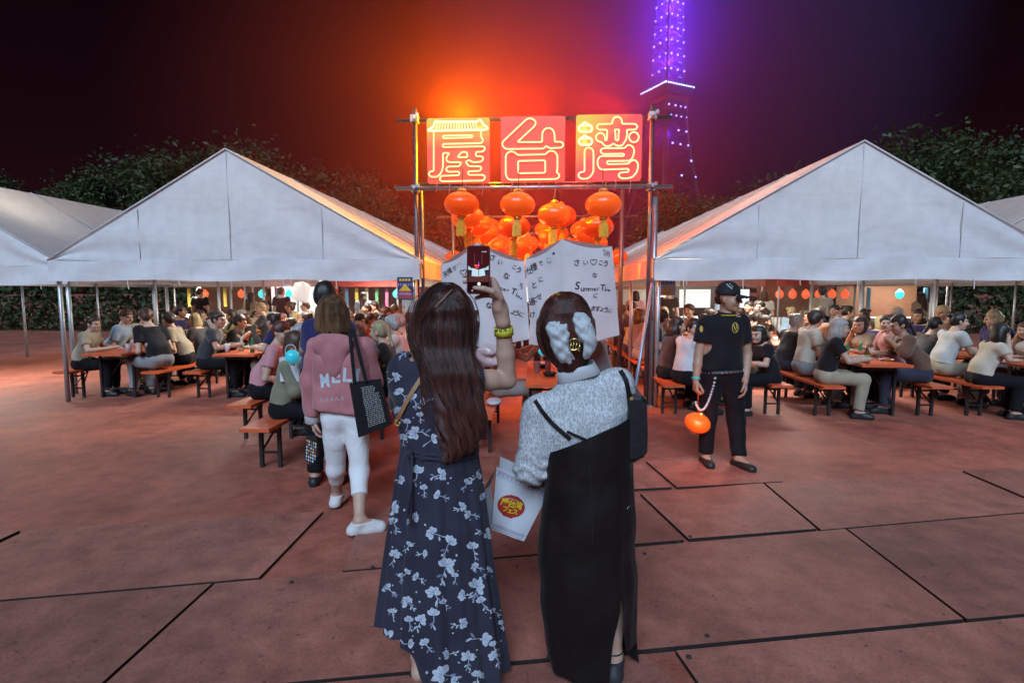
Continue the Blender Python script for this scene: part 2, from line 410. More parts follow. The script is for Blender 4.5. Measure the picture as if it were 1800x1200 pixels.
def canvas_mat(name, col, trans, bump=.22):
    m, nt, o = new_mat(name); p = N(nt, 'ShaderNodeBsdfPrincipled', Roughness=.55); p.inputs['Specular IOR Level'].default_value = .3
    tc = N(nt, 'ShaderNodeTexCoord'); mp = N(nt, 'ShaderNodeMapping'); mp.inputs['Scale'].default_value = (1.2, 1.0, 3.2); nt.links.new(tc.outputs['Object'], mp.inputs[0])
    n1 = N(nt, 'ShaderNodeTexNoise', Scale=1.1, Detail=2.5, Distortion=.6); n2 = N(nt, 'ShaderNodeTexNoise', Scale=6.0, Detail=6.0)
    nt.links.new(mp.outputs[0], n1.inputs['Vector']); nt.links.new(tc.outputs['Object'], n2.inputs['Vector'])
    cr = N(nt, 'ShaderNodeValToRGB'); cr.color_ramp.elements[0].position = .3; cr.color_ramp.elements[1].position = .6; a = np.array(col)
    cr.color_ramp.elements[0].color = rgba(a * .90); cr.color_ramp.elements[1].color = rgba(a); nt.links.new(n2.outputs['Fac'], cr.inputs[0]); nt.links.new(cr.outputs[0], p.inputs['Base Color'])
    bp = N(nt, 'ShaderNodeBump', Strength=bump, Distance=.08); nt.links.new(n1.outputs['Fac'], bp.inputs['Height']); nt.links.new(bp.outputs[0], p.inputs['Normal'])
    t = N(nt, 'ShaderNodeBsdfTranslucent'); nt.links.new(cr.outputs[0], t.inputs[0]); mx = N(nt, 'ShaderNodeMixShader', Fac=trans)
    nt.links.new(p.outputs[0], mx.inputs[1]); nt.links.new(t.outputs[0], mx.inputs[2]); nt.links.new(mx.outputs[0], o.inputs[0]); return m

def lantern_mat(name, col, e):
    """silk lantern skin with its glow put into the emission: palest near the top, deeper towards the foot"""
    m, nt, o = new_mat(name); p = N(nt, 'ShaderNodeBsdfPrincipled', Roughness=.27); p.inputs['Base Color'].default_value = rgba(np.array(col) * .8); p.inputs['Specular IOR Level'].default_value = .6
    p.inputs['Anisotropic'].default_value = .8
    tg = N(nt, 'ShaderNodeTangent', _direction_type='RADIAL', _axis='Z'); nt.links.new(tg.outputs[0], p.inputs['Tangent'])
    tc = N(nt, 'ShaderNodeTexCoord'); nz = N(nt, 'ShaderNodeTexNoise', Scale=7.0, Detail=4.0); mp = N(nt, 'ShaderNodeMapping'); mp.inputs['Scale'].default_value = (.6, .6, 9.0)
    nt.links.new(tc.outputs['Object'], mp.inputs[0]); nt.links.new(mp.outputs[0], nz.inputs['Vector'])
    sx = N(nt, 'ShaderNodeSeparateXYZ'); nt.links.new(tc.outputs['Object'], sx.inputs[0]); mr = N(nt, 'ShaderNodeMapRange'); mr.inputs[1].default_value = -.16; mr.inputs[2].default_value = .16; nt.links.new(sx.outputs[2], mr.inputs[0])
    ad = N(nt, 'ShaderNodeMath', _operation='MULTIPLY_ADD'); ad.inputs[1].default_value = .35; nt.links.new(nz.outputs['Fac'], ad.inputs[0]); sb_ = N(nt, 'ShaderNodeMath', _operation='SUBTRACT'); sb_.inputs[1].default_value = .17; nt.links.new(mr.outputs[0], sb_.inputs[0]); nt.links.new(sb_.outputs[0], ad.inputs[2])
    cr = N(nt, 'ShaderNodeValToRGB'); a = np.array(col); el = cr.color_ramp.elements; el[0].position = .05; el[1].position = .95; em = cr.color_ramp.elements.new(.5)
    el[0].color = rgba(a * np.array([.62, .45, .5])); em.color = rgba(a * np.array([.98, 1.0, 1.0])); el[2].color = rgba(np.minimum(a * np.array([1.0, 1.7, 3.0]), 1)); nt.links.new(ad.outputs[0], cr.inputs[0])
    nt.links.new(cr.outputs[0], p.inputs['Emission Color']); p.inputs['Emission Strength'].default_value = e
    nt.links.new(p.outputs[0], o.inputs[0]); return m

def hair_mat(name, c0, c1):
    m, nt, o = new_mat(name); p = N(nt, 'ShaderNodeBsdfPrincipled', Roughness=.46); p.inputs['Specular IOR Level'].default_value = .42
    tc = N(nt, 'ShaderNodeTexCoord'); mp = N(nt, 'ShaderNodeMapping'); mp.inputs['Scale'].default_value = (60, 60, 3.0); nt.links.new(tc.outputs['Object'], mp.inputs[0])
    nz = N(nt, 'ShaderNodeTexNoise', Scale=1.0, Detail=3.0); nt.links.new(mp.outputs[0], nz.inputs['Vector'])
    cr = N(nt, 'ShaderNodeValToRGB'); cr.color_ramp.elements[0].position = .3; cr.color_ramp.elements[1].position = .75; cr.color_ramp.elements[0].color = rgba(c0); cr.color_ramp.elements[1].color = rgba(c1)
    nt.links.new(nz.outputs['Fac'], cr.inputs[0]); nt.links.new(cr.outputs[0], p.inputs['Base Color'])
    bp = N(nt, 'ShaderNodeBump', Strength=.6, Distance=.006); nt.links.new(nz.outputs['Fac'], bp.inputs['Height']); nt.links.new(bp.outputs[0], p.inputs['Normal'])
    nt.links.new(p.outputs[0], o.inputs[0]); return m

def strand_mat(name, c0, c1):
    """single hairs, each a little darker or lighter than its neighbours"""
    m, nt, o = new_mat(name); p = N(nt, 'ShaderNodeBsdfPrincipled', Roughness=.38); p.inputs['Specular IOR Level'].default_value = .5
    hi = N(nt, 'ShaderNodeHairInfo'); cr = N(nt, 'ShaderNodeValToRGB'); cr.color_ramp.elements[0].color = rgba(c0); cr.color_ramp.elements[1].color = rgba(c1); cr.color_ramp.elements[0].position = .25
    tc = N(nt, 'ShaderNodeTexCoord'); nz = N(nt, 'ShaderNodeTexNoise', Scale=38.0, Detail=2.0); mp = N(nt, 'ShaderNodeMapping'); mp.inputs['Scale'].default_value = (1, 1, .12); nt.links.new(tc.outputs['Object'], mp.inputs[0]); nt.links.new(mp.outputs[0], nz.inputs['Vector'])
    ad = N(nt, 'ShaderNodeMath', _operation='MULTIPLY_ADD'); ad.inputs[1].default_value = .5; nt.links.new(hi.outputs['Random'], ad.inputs[0]); sb_ = N(nt, 'ShaderNodeMath', _operation='MULTIPLY_ADD'); sb_.inputs[1].default_value = 1.6; sb_.inputs[2].default_value = -.55; nt.links.new(nz.outputs['Fac'], sb_.inputs[0]); nt.links.new(sb_.outputs[0], ad.inputs[2])
    tip = N(nt, 'ShaderNodeMapRange'); tip.inputs[1].default_value = .45; tip.inputs[2].default_value = 1.0; tip.inputs[4].default_value = .38; nt.links.new(hi.outputs['Intercept'], tip.inputs[0])   # lighter towards the ends
    a2 = N(nt, 'ShaderNodeMath', _operation='ADD'); nt.links.new(ad.outputs[0], a2.inputs[0]); nt.links.new(tip.outputs[0], a2.inputs[1])
    nt.links.new(a2.outputs[0], cr.inputs[0]); nt.links.new(cr.outputs[0], p.inputs['Base Color']); nt.links.new(p.outputs[0], o.inputs[0]); return m
def lace_mat(name):
    """sheer lace: pale threads in a wavy net with small blossoms, over a greyer ground"""
    m, nt, o = new_mat(name); p = N(nt, 'ShaderNodeBsdfPrincipled', Roughness=.8); p.inputs['Specular IOR Level'].default_value = .15
    tc = N(nt, 'ShaderNodeTexCoord'); mp = N(nt, 'ShaderNodeMapping'); mp.inputs['Scale'].default_value = (1.5, .5, .62); nt.links.new(tc.outputs['Object'], mp.inputs[0])
    w = N(nt, 'ShaderNodeTexNoise', Scale=42.0, Detail=2.0); nt.links.new(tc.outputs['Object'], w.inputs['Vector'])
    wm = N(nt, 'ShaderNodeVectorMath', _operation='MULTIPLY_ADD'); wm.inputs[1].default_value = (.03, .03, .03); nt.links.new(w.outputs['Color'], wm.inputs[0]); nt.links.new(mp.outputs[0], wm.inputs[2])
    v = N(nt, 'ShaderNodeTexVoronoi', Scale=64.0, _feature='DISTANCE_TO_EDGE'); nt.links.new(wm.outputs[0], v.inputs['Vector'])
    r = N(nt, 'ShaderNodeValToRGB'); r.color_ramp.elements[0].position = .0; r.color_ramp.elements[1].position = .16; r.color_ramp.elements[0].color = (1, 1, 1, 1); r.color_ramp.elements[1].color = (0, 0, 0, 1); nt.links.new(v.outputs['Distance'], r.inputs[0])
    v2 = N(nt, 'ShaderNodeTexVoronoi', Scale=19.0, _feature='F1'); nt.links.new(wm.outputs[0], v2.inputs['Vector'])
    r2 = N(nt, 'ShaderNodeValToRGB'); r2.color_ramp.elements[0].position = .16; r2.color_ramp.elements[1].position = .27; r2.color_ramp.elements[0].color = (.9, .9, .9, 1); r2.color_ramp.elements[1].color = (0, 0, 0, 1); nt.links.new(v2.outputs['Distance'], r2.inputs[0])
    f = N(nt, 'ShaderNodeTexNoise', Scale=190.0, Detail=2.0); nt.links.new(tc.outputs['Object'], f.inputs['Vector'])
    mxf = N(nt, 'ShaderNodeMath', _operation='MAXIMUM'); nt.links.new(r.outputs[0], mxf.inputs[0])
    rag = N(nt, 'ShaderNodeMath', _operation='MULTIPLY'); nt.links.new(r2.outputs[0], rag.inputs[0])
    fr = N(nt, 'ShaderNodeMapRange'); fr.inputs[1].default_value = .35; fr.inputs[2].default_value = .6; nt.links.new(f.outputs['Fac'], fr.inputs[0]); nt.links.new(fr.outputs[0], rag.inputs[1]); nt.links.new(rag.outputs[0], mxf.inputs[1])
    mc = N(nt, 'ShaderNodeMix', _data_type='RGBA'); mc.inputs[6].default_value = (.36, .385, .41, 1); mc.inputs[7].default_value = (.66, .68, .70, 1); nt.links.new(mxf.outputs[0], mc.inputs['Factor'])
    nt.links.new(mc.outputs[2], p.inputs['Base Color'])
    bp = N(nt, 'ShaderNodeBump', Strength=.5, Distance=.002); nt.links.new(mxf.outputs[0], bp.inputs['Height']); nt.links.new(bp.outputs[0], p.inputs['Normal'])
    nt.links.new(p.outputs[0], o.inputs[0]); return m

def skin_mat(name, col):
    m, nt, o = new_mat(name); p = N(nt, 'ShaderNodeBsdfPrincipled', Roughness=.48); p.inputs['Specular IOR Level'].default_value = .4
    p.inputs['Subsurface Weight'].default_value = 0.0
    tc = N(nt, 'ShaderNodeTexCoord'); nz = N(nt, 'ShaderNodeTexNoise', Scale=14.0, Detail=5.0); nt.links.new(tc.outputs['Object'], nz.inputs['Vector'])
    cr = N(nt, 'ShaderNodeValToRGB'); a = np.array(col); cr.color_ramp.elements[0].position = .3; cr.color_ramp.elements[1].position = .7
    cr.color_ramp.elements[0].color = rgba(a * np.array([.93, .85, .82])); cr.color_ramp.elements[1].color = rgba(a * np.array([1.04, 1.05, 1.05])); nt.links.new(nz.outputs['Fac'], cr.inputs[0]); nt.links.new(cr.outputs[0], p.inputs['Base Color'])
    n2 = N(nt, 'ShaderNodeTexNoise', Scale=240.0, Detail=2.0); nt.links.new(tc.outputs['Object'], n2.inputs['Vector'])
    bp = N(nt, 'ShaderNodeBump', Strength=.12, Distance=.001); nt.links.new(n2.outputs['Fac'], bp.inputs['Height']); nt.links.new(bp.outputs[0], p.inputs['Normal'])
    nt.links.new(p.outputs[0], o.inputs[0]); return m
def air_mat(name, dens, col, aniso=.0, power=1.5):
    """added haze that carries a glow, thickest in its middle and thinning out to nothing at its rim (the mesh is a unit ball)"""
    m, nt, o = new_mat(name); v = N(nt, 'ShaderNodeVolumePrincipled', Anisotropy=aniso); v.inputs['Color'].default_value = rgba(col)
    tc = N(nt, 'ShaderNodeTexCoord'); g = N(nt, 'ShaderNodeTexGradient', _gradient_type='SPHERICAL'); nt.links.new(tc.outputs['Object'], g.inputs[0])
    pw = N(nt, 'ShaderNodeMath', _operation='POWER'); pw.inputs[1].default_value = power; nt.links.new(g.outputs['Fac'], pw.inputs[0])
    ml = N(nt, 'ShaderNodeMath', _operation='MULTIPLY'); ml.inputs[1].default_value = dens; nt.links.new(pw.outputs[0], ml.inputs[0]); nt.links.new(ml.outputs[0], v.inputs['Density'])
    nt.links.new(v.outputs[0], o.inputs['Volume']); return m

skin_a = skin_mat('skin_light', (.50, .33, .25)); skin_b = skin_mat('skin_warm', (.44, .27, .19)); skin_c = skin_mat('skin_tan', (.36, .21, .14))
eye_m = M('eye_dark', (.02, .015, .012), .25, bump=0); lip_m = M('lip', (.36, .13, .11), .4, bump=0)
white_m = M('white_paint', (.78, .78, .78), .5, .05); black_m = M('black_plastic', (.018, .018, .02), .4, .2); dark_m = M('dark_rubber', (.03, .03, .033), .7)
steel_m = M('galvanised_steel', (.38, .40, .43), .42, .2, 14, .1, metal=.75); pipe_m = M('dark_scaffold_pipe', (.13, .12, .14), .42, .3, 12, .12, metal=.6)
grey_m = M('grey_paint', (.25, .27, .30), .55)
wood_m = M('orange_table_board', (.62, .115, .04), .36, .14, 3.0, .06, 60, coat=.25); leg_m = M('table_leg_steel', (.045, .038, .04), .45, .3, metal=.5)
hair_black = hair_mat('hair_black', (.008, .006, .006), (.025, .018, .016)); hair_brown = hair_mat('hair_brown', (.045, .02, .012), (.10, .05, .03))
hair_dark = hair_mat('hair_dark_brown', (.016, .008, .007), (.045, .02, .016)); hair_blond = hair_mat('hair_blond', (.22, .17, .09), (.42, .35, .2)); hair_grey = hair_mat('hair_grey', (.2, .19, .18), (.4, .39, .37))
hair_red = hair_mat('hair_reddish', (.05, .014, .010), (.11, .035, .024))
# ================================================================ ground
GZ = -0.012
ground_m = ground_mat('worn_red_paving', (.30, .097, .068), (.50, .165, .112), (.14, .058, .045))
board_ms = [ground_mat('red_brown_board_%d' % i, c0, c1, (.07, .035, .03)) for i, (c0, c1) in enumerate([((.29, .112, .085), (.48, .19, .14)), ((.24, .095, .074), (.43, .172, .126)), ((.33, .13, .098), (.52, .21, .155))])]
edge_m = M('board_edge_dark', (.018, .013, .012), .85)
b = B(); n = 40
b.grid(lambda u, v: (-260 + 520 * u, -30 + 700 * v, GZ), 26, 26)
ground = b.out('ground', ground_m, None, kind='structure')
def g2(px, py): q = G(px, py); return np.array([q[0], q[1]])
# long joints running across the walkway (a, b are pixels of the photograph on each joint)
def joint(p, q):
    a, c = g2(*p), g2(*q); k = (c[1] - a[1]) / (c[0] - a[0]); return lambda x: a[1] + k * (x - a[0])
J0 = joint((640, 895), (1300, 853)); J1 = joint((500, 1016), (1300, 947)); J2 = joint((620, 1195), (1300, 1131))
J3 = lambda x: J2(x) - .95; J4 = lambda x: J2(x) - 1.9
JM1 = lambda x: J0(x) + .95
nb = [0]
def board(poly2, m=0, dz=0.0, label=None):
    """one board lying on the ground: outline in world x, y; slightly proud, with bolt heads"""
    h = .012 + dz
    bb = B(); c = np.mean(poly2, 0); pts = [c + (np.asarray(p) - c) * (1 - .004 / max(.2, np.linalg.norm(np.asarray(p) - c))) for p in poly2]
    tilt = [random.uniform(-.002, .002) for _ in pts]
    n = len(pts); top = [np.array([p[0], p[1], h + t]) for p, t in zip(pts, tilt)]; bot = [np.array([p[0], p[1], GZ + .001]) for p in pts]
    bb.add(top + bot, [tuple(range(n))]); bb.cur = 1
    bb.add(top + bot, [(i, n + i, n + (i + 1) % n, (i + 1) % n) for i in range(n)])
    o = bb.out('ground_board', [board_ms[m], edge_m], ground); nb[0] += 1
    if label: o['label'] = label
    return o
def strip(x0, x1, jn, jf, m, g=.006):
    return board([(x0 + g, jn(x0) + g), (x1 - g, jn(x1) + g), (x1 - g, jf(x1) - g), (x0 + g, jf(x0) - g)], m)
xs = g2(640, 950)[0]
# row between J1 and J2: two long boards in view, more beyond on each side
for i, (a, c) in enumerate([(-7.4, -5.5), (-5.5, -3.6), (-3.6, -1.75), (-1.75, .22), (.22, 2.1), (2.1, 4.0), (4.0, 5.9), (5.9, 7.8)]): strip(a, c, J2, J1, (0, 2, 1, 0, 0, 1, 2, 0)[i], .006)
for i, (a, c) in enumerate([(-6.5, -4.7), (-4.7, -2.9), (-2.9, -1.0)]): strip(a, c, J3, J2, i % 3, .008)
pA, pB = g2(1133, 1152), g2(1188, 1200); pC, pD = g2(1187, 1146), g2(1226, 1203)
dAB = (pB - pA) / abs(pB[1] - pA[1]); dCD = (pD - pC) / abs(pD[1] - pC[1])
board([(-1.0, J3(-1.0)), pA + dAB * (pA[1] - J3(0.3)), pA, (-1.0, J2(-1.0) - .012)], 1)
board([pC + dCD * (pC[1] - J3(0.6)), (2.6, J3(2.6)), (2.6, J2(2.6) - .016), pC], 2)
for i, (a, c) in enumerate([(2.6, 4.4), (4.4, 6.3)]): strip(a, c, J3, J2, i, .008)
for i, a in enumerate(np.arange(-6.6, 6.5, 1.9)): strip(a, a + 1.9, J4, J3, i % 3, .008)
# row between J0 and J1: whole boards right of a torn corner, a split pair further right
board([(xs, J1(xs) + .01), (g2(1000, 975)[0], J1(g2(1000, 975)[0]) + .01), g2(1000, 872), g2(640, 896)], 0)
pE, pF = g2(1120, 868), g2(1206, 952)
board([(g2(1000, 975)[0] + .01, J1(.35) + .012), pF - [.01, -.004], pE - [.012, 0], g2(1003, 871)], 1, -.002)
board([pF + [.02, .02], (1.9, J1(1.9) + .022), (1.9, J0(1.9) - .01), pE + [.02, -.008]], 2, .001)
for i, a in enumerate([1.91, 3.8, 5.7]): strip(a, a + 1.88, J1, J0, i % 3, .01)
board([g2(602, 1002), g2(634, 1000), g2(638, 953)], 1, -.008, 'torn triangular corner of board')
for i, a in enumerate([-7.2, -5.3, -3.4]): strip(a, a + 1.88, J1, J0, (i + 1) % 3, .01)
pH, pI = g2(1130, 812), g2(1186, 858)
board([g2(1000, 866), pI - [.02, -.006], pH, g2(1000, 818)], 2, -.004)
board([pI + [.02, .008], (2.1, J0(2.1) + .012), (2.1, JM1(2.1)), pH + [.03, .02]], 0, -.003)
# bolt heads on the near boards
bolts = [(512, 1022), (655, 996), (628, 888), (1113, 878), (1133, 972), (1213, 942), (1192, 951), (1243, 1116), (1117, 1152), (1211, 1153), (690, 1010), (930, 975), (1072, 1180)]
for px, py in bolts:
    q = G(px, py, .016); B().lathe(q, [(.0001, -.004), (.013, -.004), (.011, .003), (.0001, .004)], 8).out('bolt', dark_m, ground)

# ================================================================ trees beyond the tents
leaf_m = [M('leaf_dark', (.035, .05, .018), .6, .4, 3, 0, trans=.25), M('leaf_mid', (.06, .085, .028), .6, .4, 3, 0, trans=.25)]; bark_m = M('bark', (.07, .05, .04), .9, .4, 12, .8)
def crown_mesh(seed, R, n):
    r = np.random.default_rng(seed); V = []; F = []; mi = []
    cl = []
    for i in range(46):
        d = r.normal(size=3); d /= np.linalg.norm(d); d[2] = d[2] * .8 + .1; cl.append((d * np.array(R) * r.uniform(.45, 1.0), r.uniform(.16, .34) * R[0]))
    for i in range(n):
        c, s = cl[r.integers(len(cl))]; p = c + r.normal(size=3) * s * .55; a = r.normal(size=3); a /= np.linalg.norm(a); bb = np.cross(a, r.normal(size=3)); bb /= np.linalg.norm(bb)
        L = r.uniform(.05, .125); w = L * .5; k = len(V)
        V += [p - a * L, p + bb * w, p + a * L, p - bb * w]; F.append((k, k + 1, k + 2, k + 3)); mi.append(int(r.random() < .4))
    return np.array(V), np.array(F), mi
def trunk_mesh(seed, H, top, rad):
    r = np.random.default_rng(seed); b = B(); pts = spline([(0, 0, 0), (r.uniform(-.2, .2), r.uniform(-.2, .2), H * .5), (r.uniform(-.3, .3), r.uniform(-.3, .3), H), (r.uniform(-.4, .4), r.uniform(-.4, .4), H + top)], 9)
    b.tube(pts, list(np.linspace(rad, rad * .25, 9)), 8)
    for i in range(9):
        p = pts[r.integers(3, 8)]; a = r.uniform(0, 6.28); d = np.array([math.cos(a), math.sin(a), r.uniform(.3, 1.0)]) * r.uniform(1.0, 2.2)
        b.tube(spline([p, p + d * .5 + [0, 0, .15], p + d], 5), list(np.linspace(rad * .35, rad * .06, 5)), 6)
    return b
tree_specs = [(-13.0, 24, 8.3, 0, 'broad dark tree rising over the ridge of the left tent'), (-8.6, 27, 7.2, 1, 'low dark tree between the left tent and the lantern strings'), (-4.9, 31, 6.4, 2, 'tree with bare lower branches behind the left end of the lanterns'), (-19.5, 26, 8.0, 1, 'tall tree at the far end of the left tent row'), (7.2, 27, 6.6, 0, 'tree lit red just right of the sign post'), (11.8, 24, 7.0, 2, 'dark tree over the middle of the right tent ridge'), (14.6, 21, 7.4, 1, 'yellow green tree top above the right tent'), (20.5, 27, 8.6, 0, 'tall tree at the far end of the right tent row'), (.8, 34, 5.6, 1, 'dark tree at the end of the lantern walk'), (-27, 25, 7.6, 2, 'outermost tree beyond the left tents'), (27.5, 25, 7.8, 1, 'outermost tree beyond the right tents')]
protos = []
for k in range(3):
    v, f, mi = crown_mesh(11 + k, (2.6, 2.6, 2.3), 14000); t = thing('tree', (0, 0, 0), 'tree', 'tree'); cr = mesh('crown', v + [0, 0, 5.0], f, leaf_m, t, False, mi)
    trunk_mesh(3 + k, 3.2, 2.6, .2).out('trunk', bark_m, t, True); protos.append(t)
used = set()
for x, y, h, k, lab in tree_specs:
    t = protos[k] if k not in used else copy_tree(protos[k]); used.add(k); s = h / 7.4
    t.location = (x, y, GZ); t.scale = (s * random.uniform(1.0, 1.3), s * random.uniform(1.0, 1.3), s); t.rotation_euler[2] = random.uniform(0, 6); tag(t, lab, 'tree', 'trees behind the tents')

# clipped hedges closing the ground behind the outer tents
for hx, lab in ((-16.5, 'dark clipped hedge behind the outer left tent'), (16.5, 'dark clipped hedge behind the outer right tent')):
    r_ = np.random.default_rng(int(abs(hx)) + (hx > 0)); n_ = 9000; V = np.zeros((n_ * 4, 3)); c_ = np.stack([r_.uniform(-9, 9, n_), r_.normal(0, .35, n_), r_.uniform(.05, 2.1, n_) ** 1.0], 1); c_[:, 2] += .18 * np.sin(c_[:, 0] * 2.1) * (c_[:, 2] > 1.4)
    a_ = r_.normal(size=(n_, 3)); a_ /= np.linalg.norm(a_, axis=1)[:, None]; b_ = np.cross(a_, r_.normal(size=(n_, 3))); b_ /= np.linalg.norm(b_, axis=1)[:, None]; L_ = r_.uniform(.06, .16, n_)[:, None]
    V[0::4] = c_ - a_ * L_; V[1::4] = c_ + b_ * L_ * .5; V[2::4] = c_ + a_ * L_; V[3::4] = c_ - b_ * L_ * .5
    hg = mesh('hedge', V, np.arange(n_ * 4).reshape(-1, 4), leaf_m, None, False, (r_.random(n_) < .4).astype(int), None, 'stuff'); hg.location = (hx, 21.5, GZ); tag(hg, lab, 'hedge')
# ================================================================ lattice tower with blue lamps, far away
tower_m = M('tower_steel', (.12, .06, .09), .6, .2, .05, 0); lampb_m = EM('tower_lamp', (.26, .26, 1.0), 7.0, False); lampw_m = EM('tower_deck_lamp', (.42, .52, 1.0), 8.0, False)
TY = 390.0; TX = P(1170, 300, TY)[0]; TROT = math.radians(28)
tower = thing('lattice_tower', (TX, TY, 0), 'tall dark lattice tower strung with blue lamps behind the sign', 'tower')
def tz(py): return P(1172, py, TY)[2]
def thalf(z): return float(np.interp(z, [0, 40, 70, 100, 125, 150, 210, 235, 333], [33, 21, 15, 11, 8.8, 7.6, 5.7, 5.0, 1.2]))
ca, sa = math.cos(TROT), math.sin(TROT)
def tpt(a, b, z): return np.array([TX + a * ca - b * sa, TY + a * sa + b * ca, z])
zs = [0, 22, 40, 56, 70, 84, 97, 110, 122, 134, 150, 160, 172, 183, 193, 203, 213, 224, 240, 256, 272, 290, 310, 330]
for sx, sy in ((1, 1), (1, -1), (-1, 1), (-1, -1)):
    B().tube([tpt(sx * thalf(z), sy * thalf(z), z) for z in zs], [1.1 if z < 150 else .6 for z in zs], 6).out('tower_leg', tower_m, tower)
bb = B()
for i in range(len(zs) - 1):
    a, c = zs[i], zs[i + 1]; ra, rc = thalf(a), thalf(c)
    for p, q in (((1, 1), (1, -1)), ((1, -1), (-1, -1)), ((-1, -1), (-1, 1)), ((-1, 1), (1, 1))):
        bb.tube([tpt(p[0] * ra, p[1] * ra, a), tpt(q[0] * rc, q[1] * rc, c)], .3, 4); bb.tube([tpt(q[0] * ra, q[1] * ra, a), tpt(p[0] * rc, p[1] * rc, c)], .3, 4)
        bb.tube([tpt(p[0] * ra, p[1] * ra, a), tpt(q[0] * ra, q[1] * ra, a)], .35, 4)
bb.out('bracing', tower_m, tower)
def deck(z, h, r0, r1):
    q = [tpt(sx * r0, sy * r0, z) for sx, sy in ((1, 1), (-1, 1), (-1, -1), (1, -1))] + [tpt(sx * r1, sy * r1, z + h) for sx, sy in ((1, 1), (-1, 1), (-1, -1), (1, -1))]
    B().add(q, [(3, 2, 1, 0), (4, 5, 6, 7), (0, 1, 5, 4), (1, 2, 6, 5), (2, 3, 7, 6), (3, 0, 4, 7)]).out('observation_deck', tower_m, tower)
deck(tz(186), 3.2, 9.8, 10.2); deck(tz(174), tz(161) - tz(174), 11.4, 12.5)
lb = B().ball((0, 0, 0), .66, 8, 6).out('lamp', lampb_m); lw = B().ball((0, 0, 0), .66, 8, 6).out('deck_lamp', lampw_m); lb.parent = tower; lw.parent = tower
first = [True, True]
def lamp(p, w=0, s=1.0):
    src = (lb, lw)[w]
    if first[w]: o = src; first[w] = False
    else: o = src.copy(); COL.objects.link(o); o.parent = tower
    o.location = np.asarray(p) - np.array(tower.location); o.scale = (s, s, s)
for k, py in enumerate((12, 35, 58, 80, 104, 130)):
    z = tz(py); r = thalf(z) * 1.06
    for u in (-.80, 0.0, .85): lamp(tpt(-r, u * r, z), 0, random.uniform(.85, 1.1))
    for u in (-.55, .15, .85): lamp(tpt(u * r, -r, z), 0, random.uniform(.85, 1.15))
    for u in (.3, .55): lamp(tpt(u * r, -r, z - 4.5), 0, .5)
z = tz(161) + .4
for i in range(12): lamp(tpt(-12.5, 12.5 - i * 2.18, z), 1, .85)
for i in range(12): lamp(tpt(-12.5 + i * 2.18, -12.7, z), 1, .85)
for py, us, s in ((172, (-.5, .1, .6), .5), (180, (-.6, .05, .7), .5), (193, (-.7, -.1, .4, .85), .95), (211, (-.5, -.05, .4, .9), .85), (236, (.1, .75), 1.0), (260, (-.4, .2, .8), 1.0), (287, (.85,), 1.1), (315, (.1, .95), 1.0)):
    z = tz(py); r = thalf(z) * 1.05
    for u in us: lamp(tpt(u * r, -r, z), 0, s)
for i, py in enumerate((-40, 10, 60, 110, 160, 235)):
    L = bpy.data.lights.new('tower_glow', 'POINT'); L.energy = (62000, 62000, 62000, 55000, 38000, 10000)[i]; L.color = (.20, .06, 1.0); L.shadow_soft_size = 2.0
    o = bpy.data.objects.new('tower_glow', L); COL.objects.link(o); o.parent = tower; o.location = (0, 0, tz(py))
added_mist = B().ball((0, 0, 0), 1.0, 40, 24).out('added_mist', air_mat('halo_haze', .014, (.62, .40, 1.0), .6, 1.0), None, True, 'stuff'); added_mist.location = (TX + 12, TY, 190); added_mist.scale = (190, 120, 220); tag(added_mist, 'purple haze added to carry the glow of the tower lamps', 'added_mist')  # ball of haze added for a halo round the lamps, tinted purple

# ================================================================ sign gate of scaffold pipes
YG = 7.6
gate = thing('scaffold_gate', (0, YG, GZ), 'tall gate of scaffold pipes carrying the three neon panels', 'gate')
xl, xr = P(733, 450, YG)[0], P(1141, 450, YG)[0]
ztop = P(940, 200, YG)[2]
pipe_r = .032
def pipe(name, a, c, r=pipe_r, m=None): return B().tube([a, c], r, 10).out(name, m or pipe_m, gate, True)
pipe('post', (xl, YG, GZ), (xl, YG, ztop + .09)); pipe('post', (xr, YG, GZ), (xr, YG, ztop + .09))
pipe('post', (xr + .075, YG + .04, GZ), (xr + .075, YG + .04, P(1141, 345, YG)[2]), .04, steel_m)
pipe('post', (xl + .07, YG + .05, GZ), (xl + .07, YG + .05, P(735, 330, YG)[2]), .026)
y2 = 10.05; xl2, xr2 = P(797, 450, y2)[0], P(1092, 450, y2)[0]
pipe('post', (xl2, y2, GZ), (xl2, y2, P(900, 345, y2)[2])); pipe('post', (xr2, y2, GZ), (xr2, y2, P(900, 335, y2)[2]), .045)
zb1, zb2, zb3 = P(940, 207, YG)[2], P(940, 331, YG)[2], P(940, 321, YG)[2]
xo0, xo1 = P(698, 330, YG)[0], P(1180, 330, YG)[0]
pipe('crossbar', (xo0, YG + .06, zb1), (xo1, YG + .06, zb1), .026); pipe('crossbar', (xo0, YG - .06, zb2), (xo1, YG - .06, zb2), .028, steel_m)
pipe('crossbar', (xl, YG + .06, zb3), (xr, YG + .06, zb3), .02); zb4 = P(940, 380, y2)[2]
pipe('crossbar', (xl2 - .3, y2 + .06, zb4), (xr2 + .3, y2 + .06, zb4), .022)
for k, xx in enumerate((-1.05, -.28, .3, .98)): pipe('runner', (xx, YG - .05, zb2 + .05), (xx, 13.2, zb2 + .02), .02)
pipe('post', (xl2, 13.2, GZ), (xl2, 13.2, zb2 + .05)); pipe('post', (xr2, 13.2, GZ), (xr2, 13.2, zb2 + .05)); pipe('crossbar', (xl2 - .2, 13.25, zb2 - .02), (xr2 + .2, 13.25, zb2 - .02), .022)
pipe('brace', P(1146, 498, YG - .08), (P(1110, 676, 6.6)[0], 6.6, P(1110, 676, 6.6)[2] - .4), .022, M('blue_grey_pipe', (.30, .36, .45), .4, .2, metal=.5))
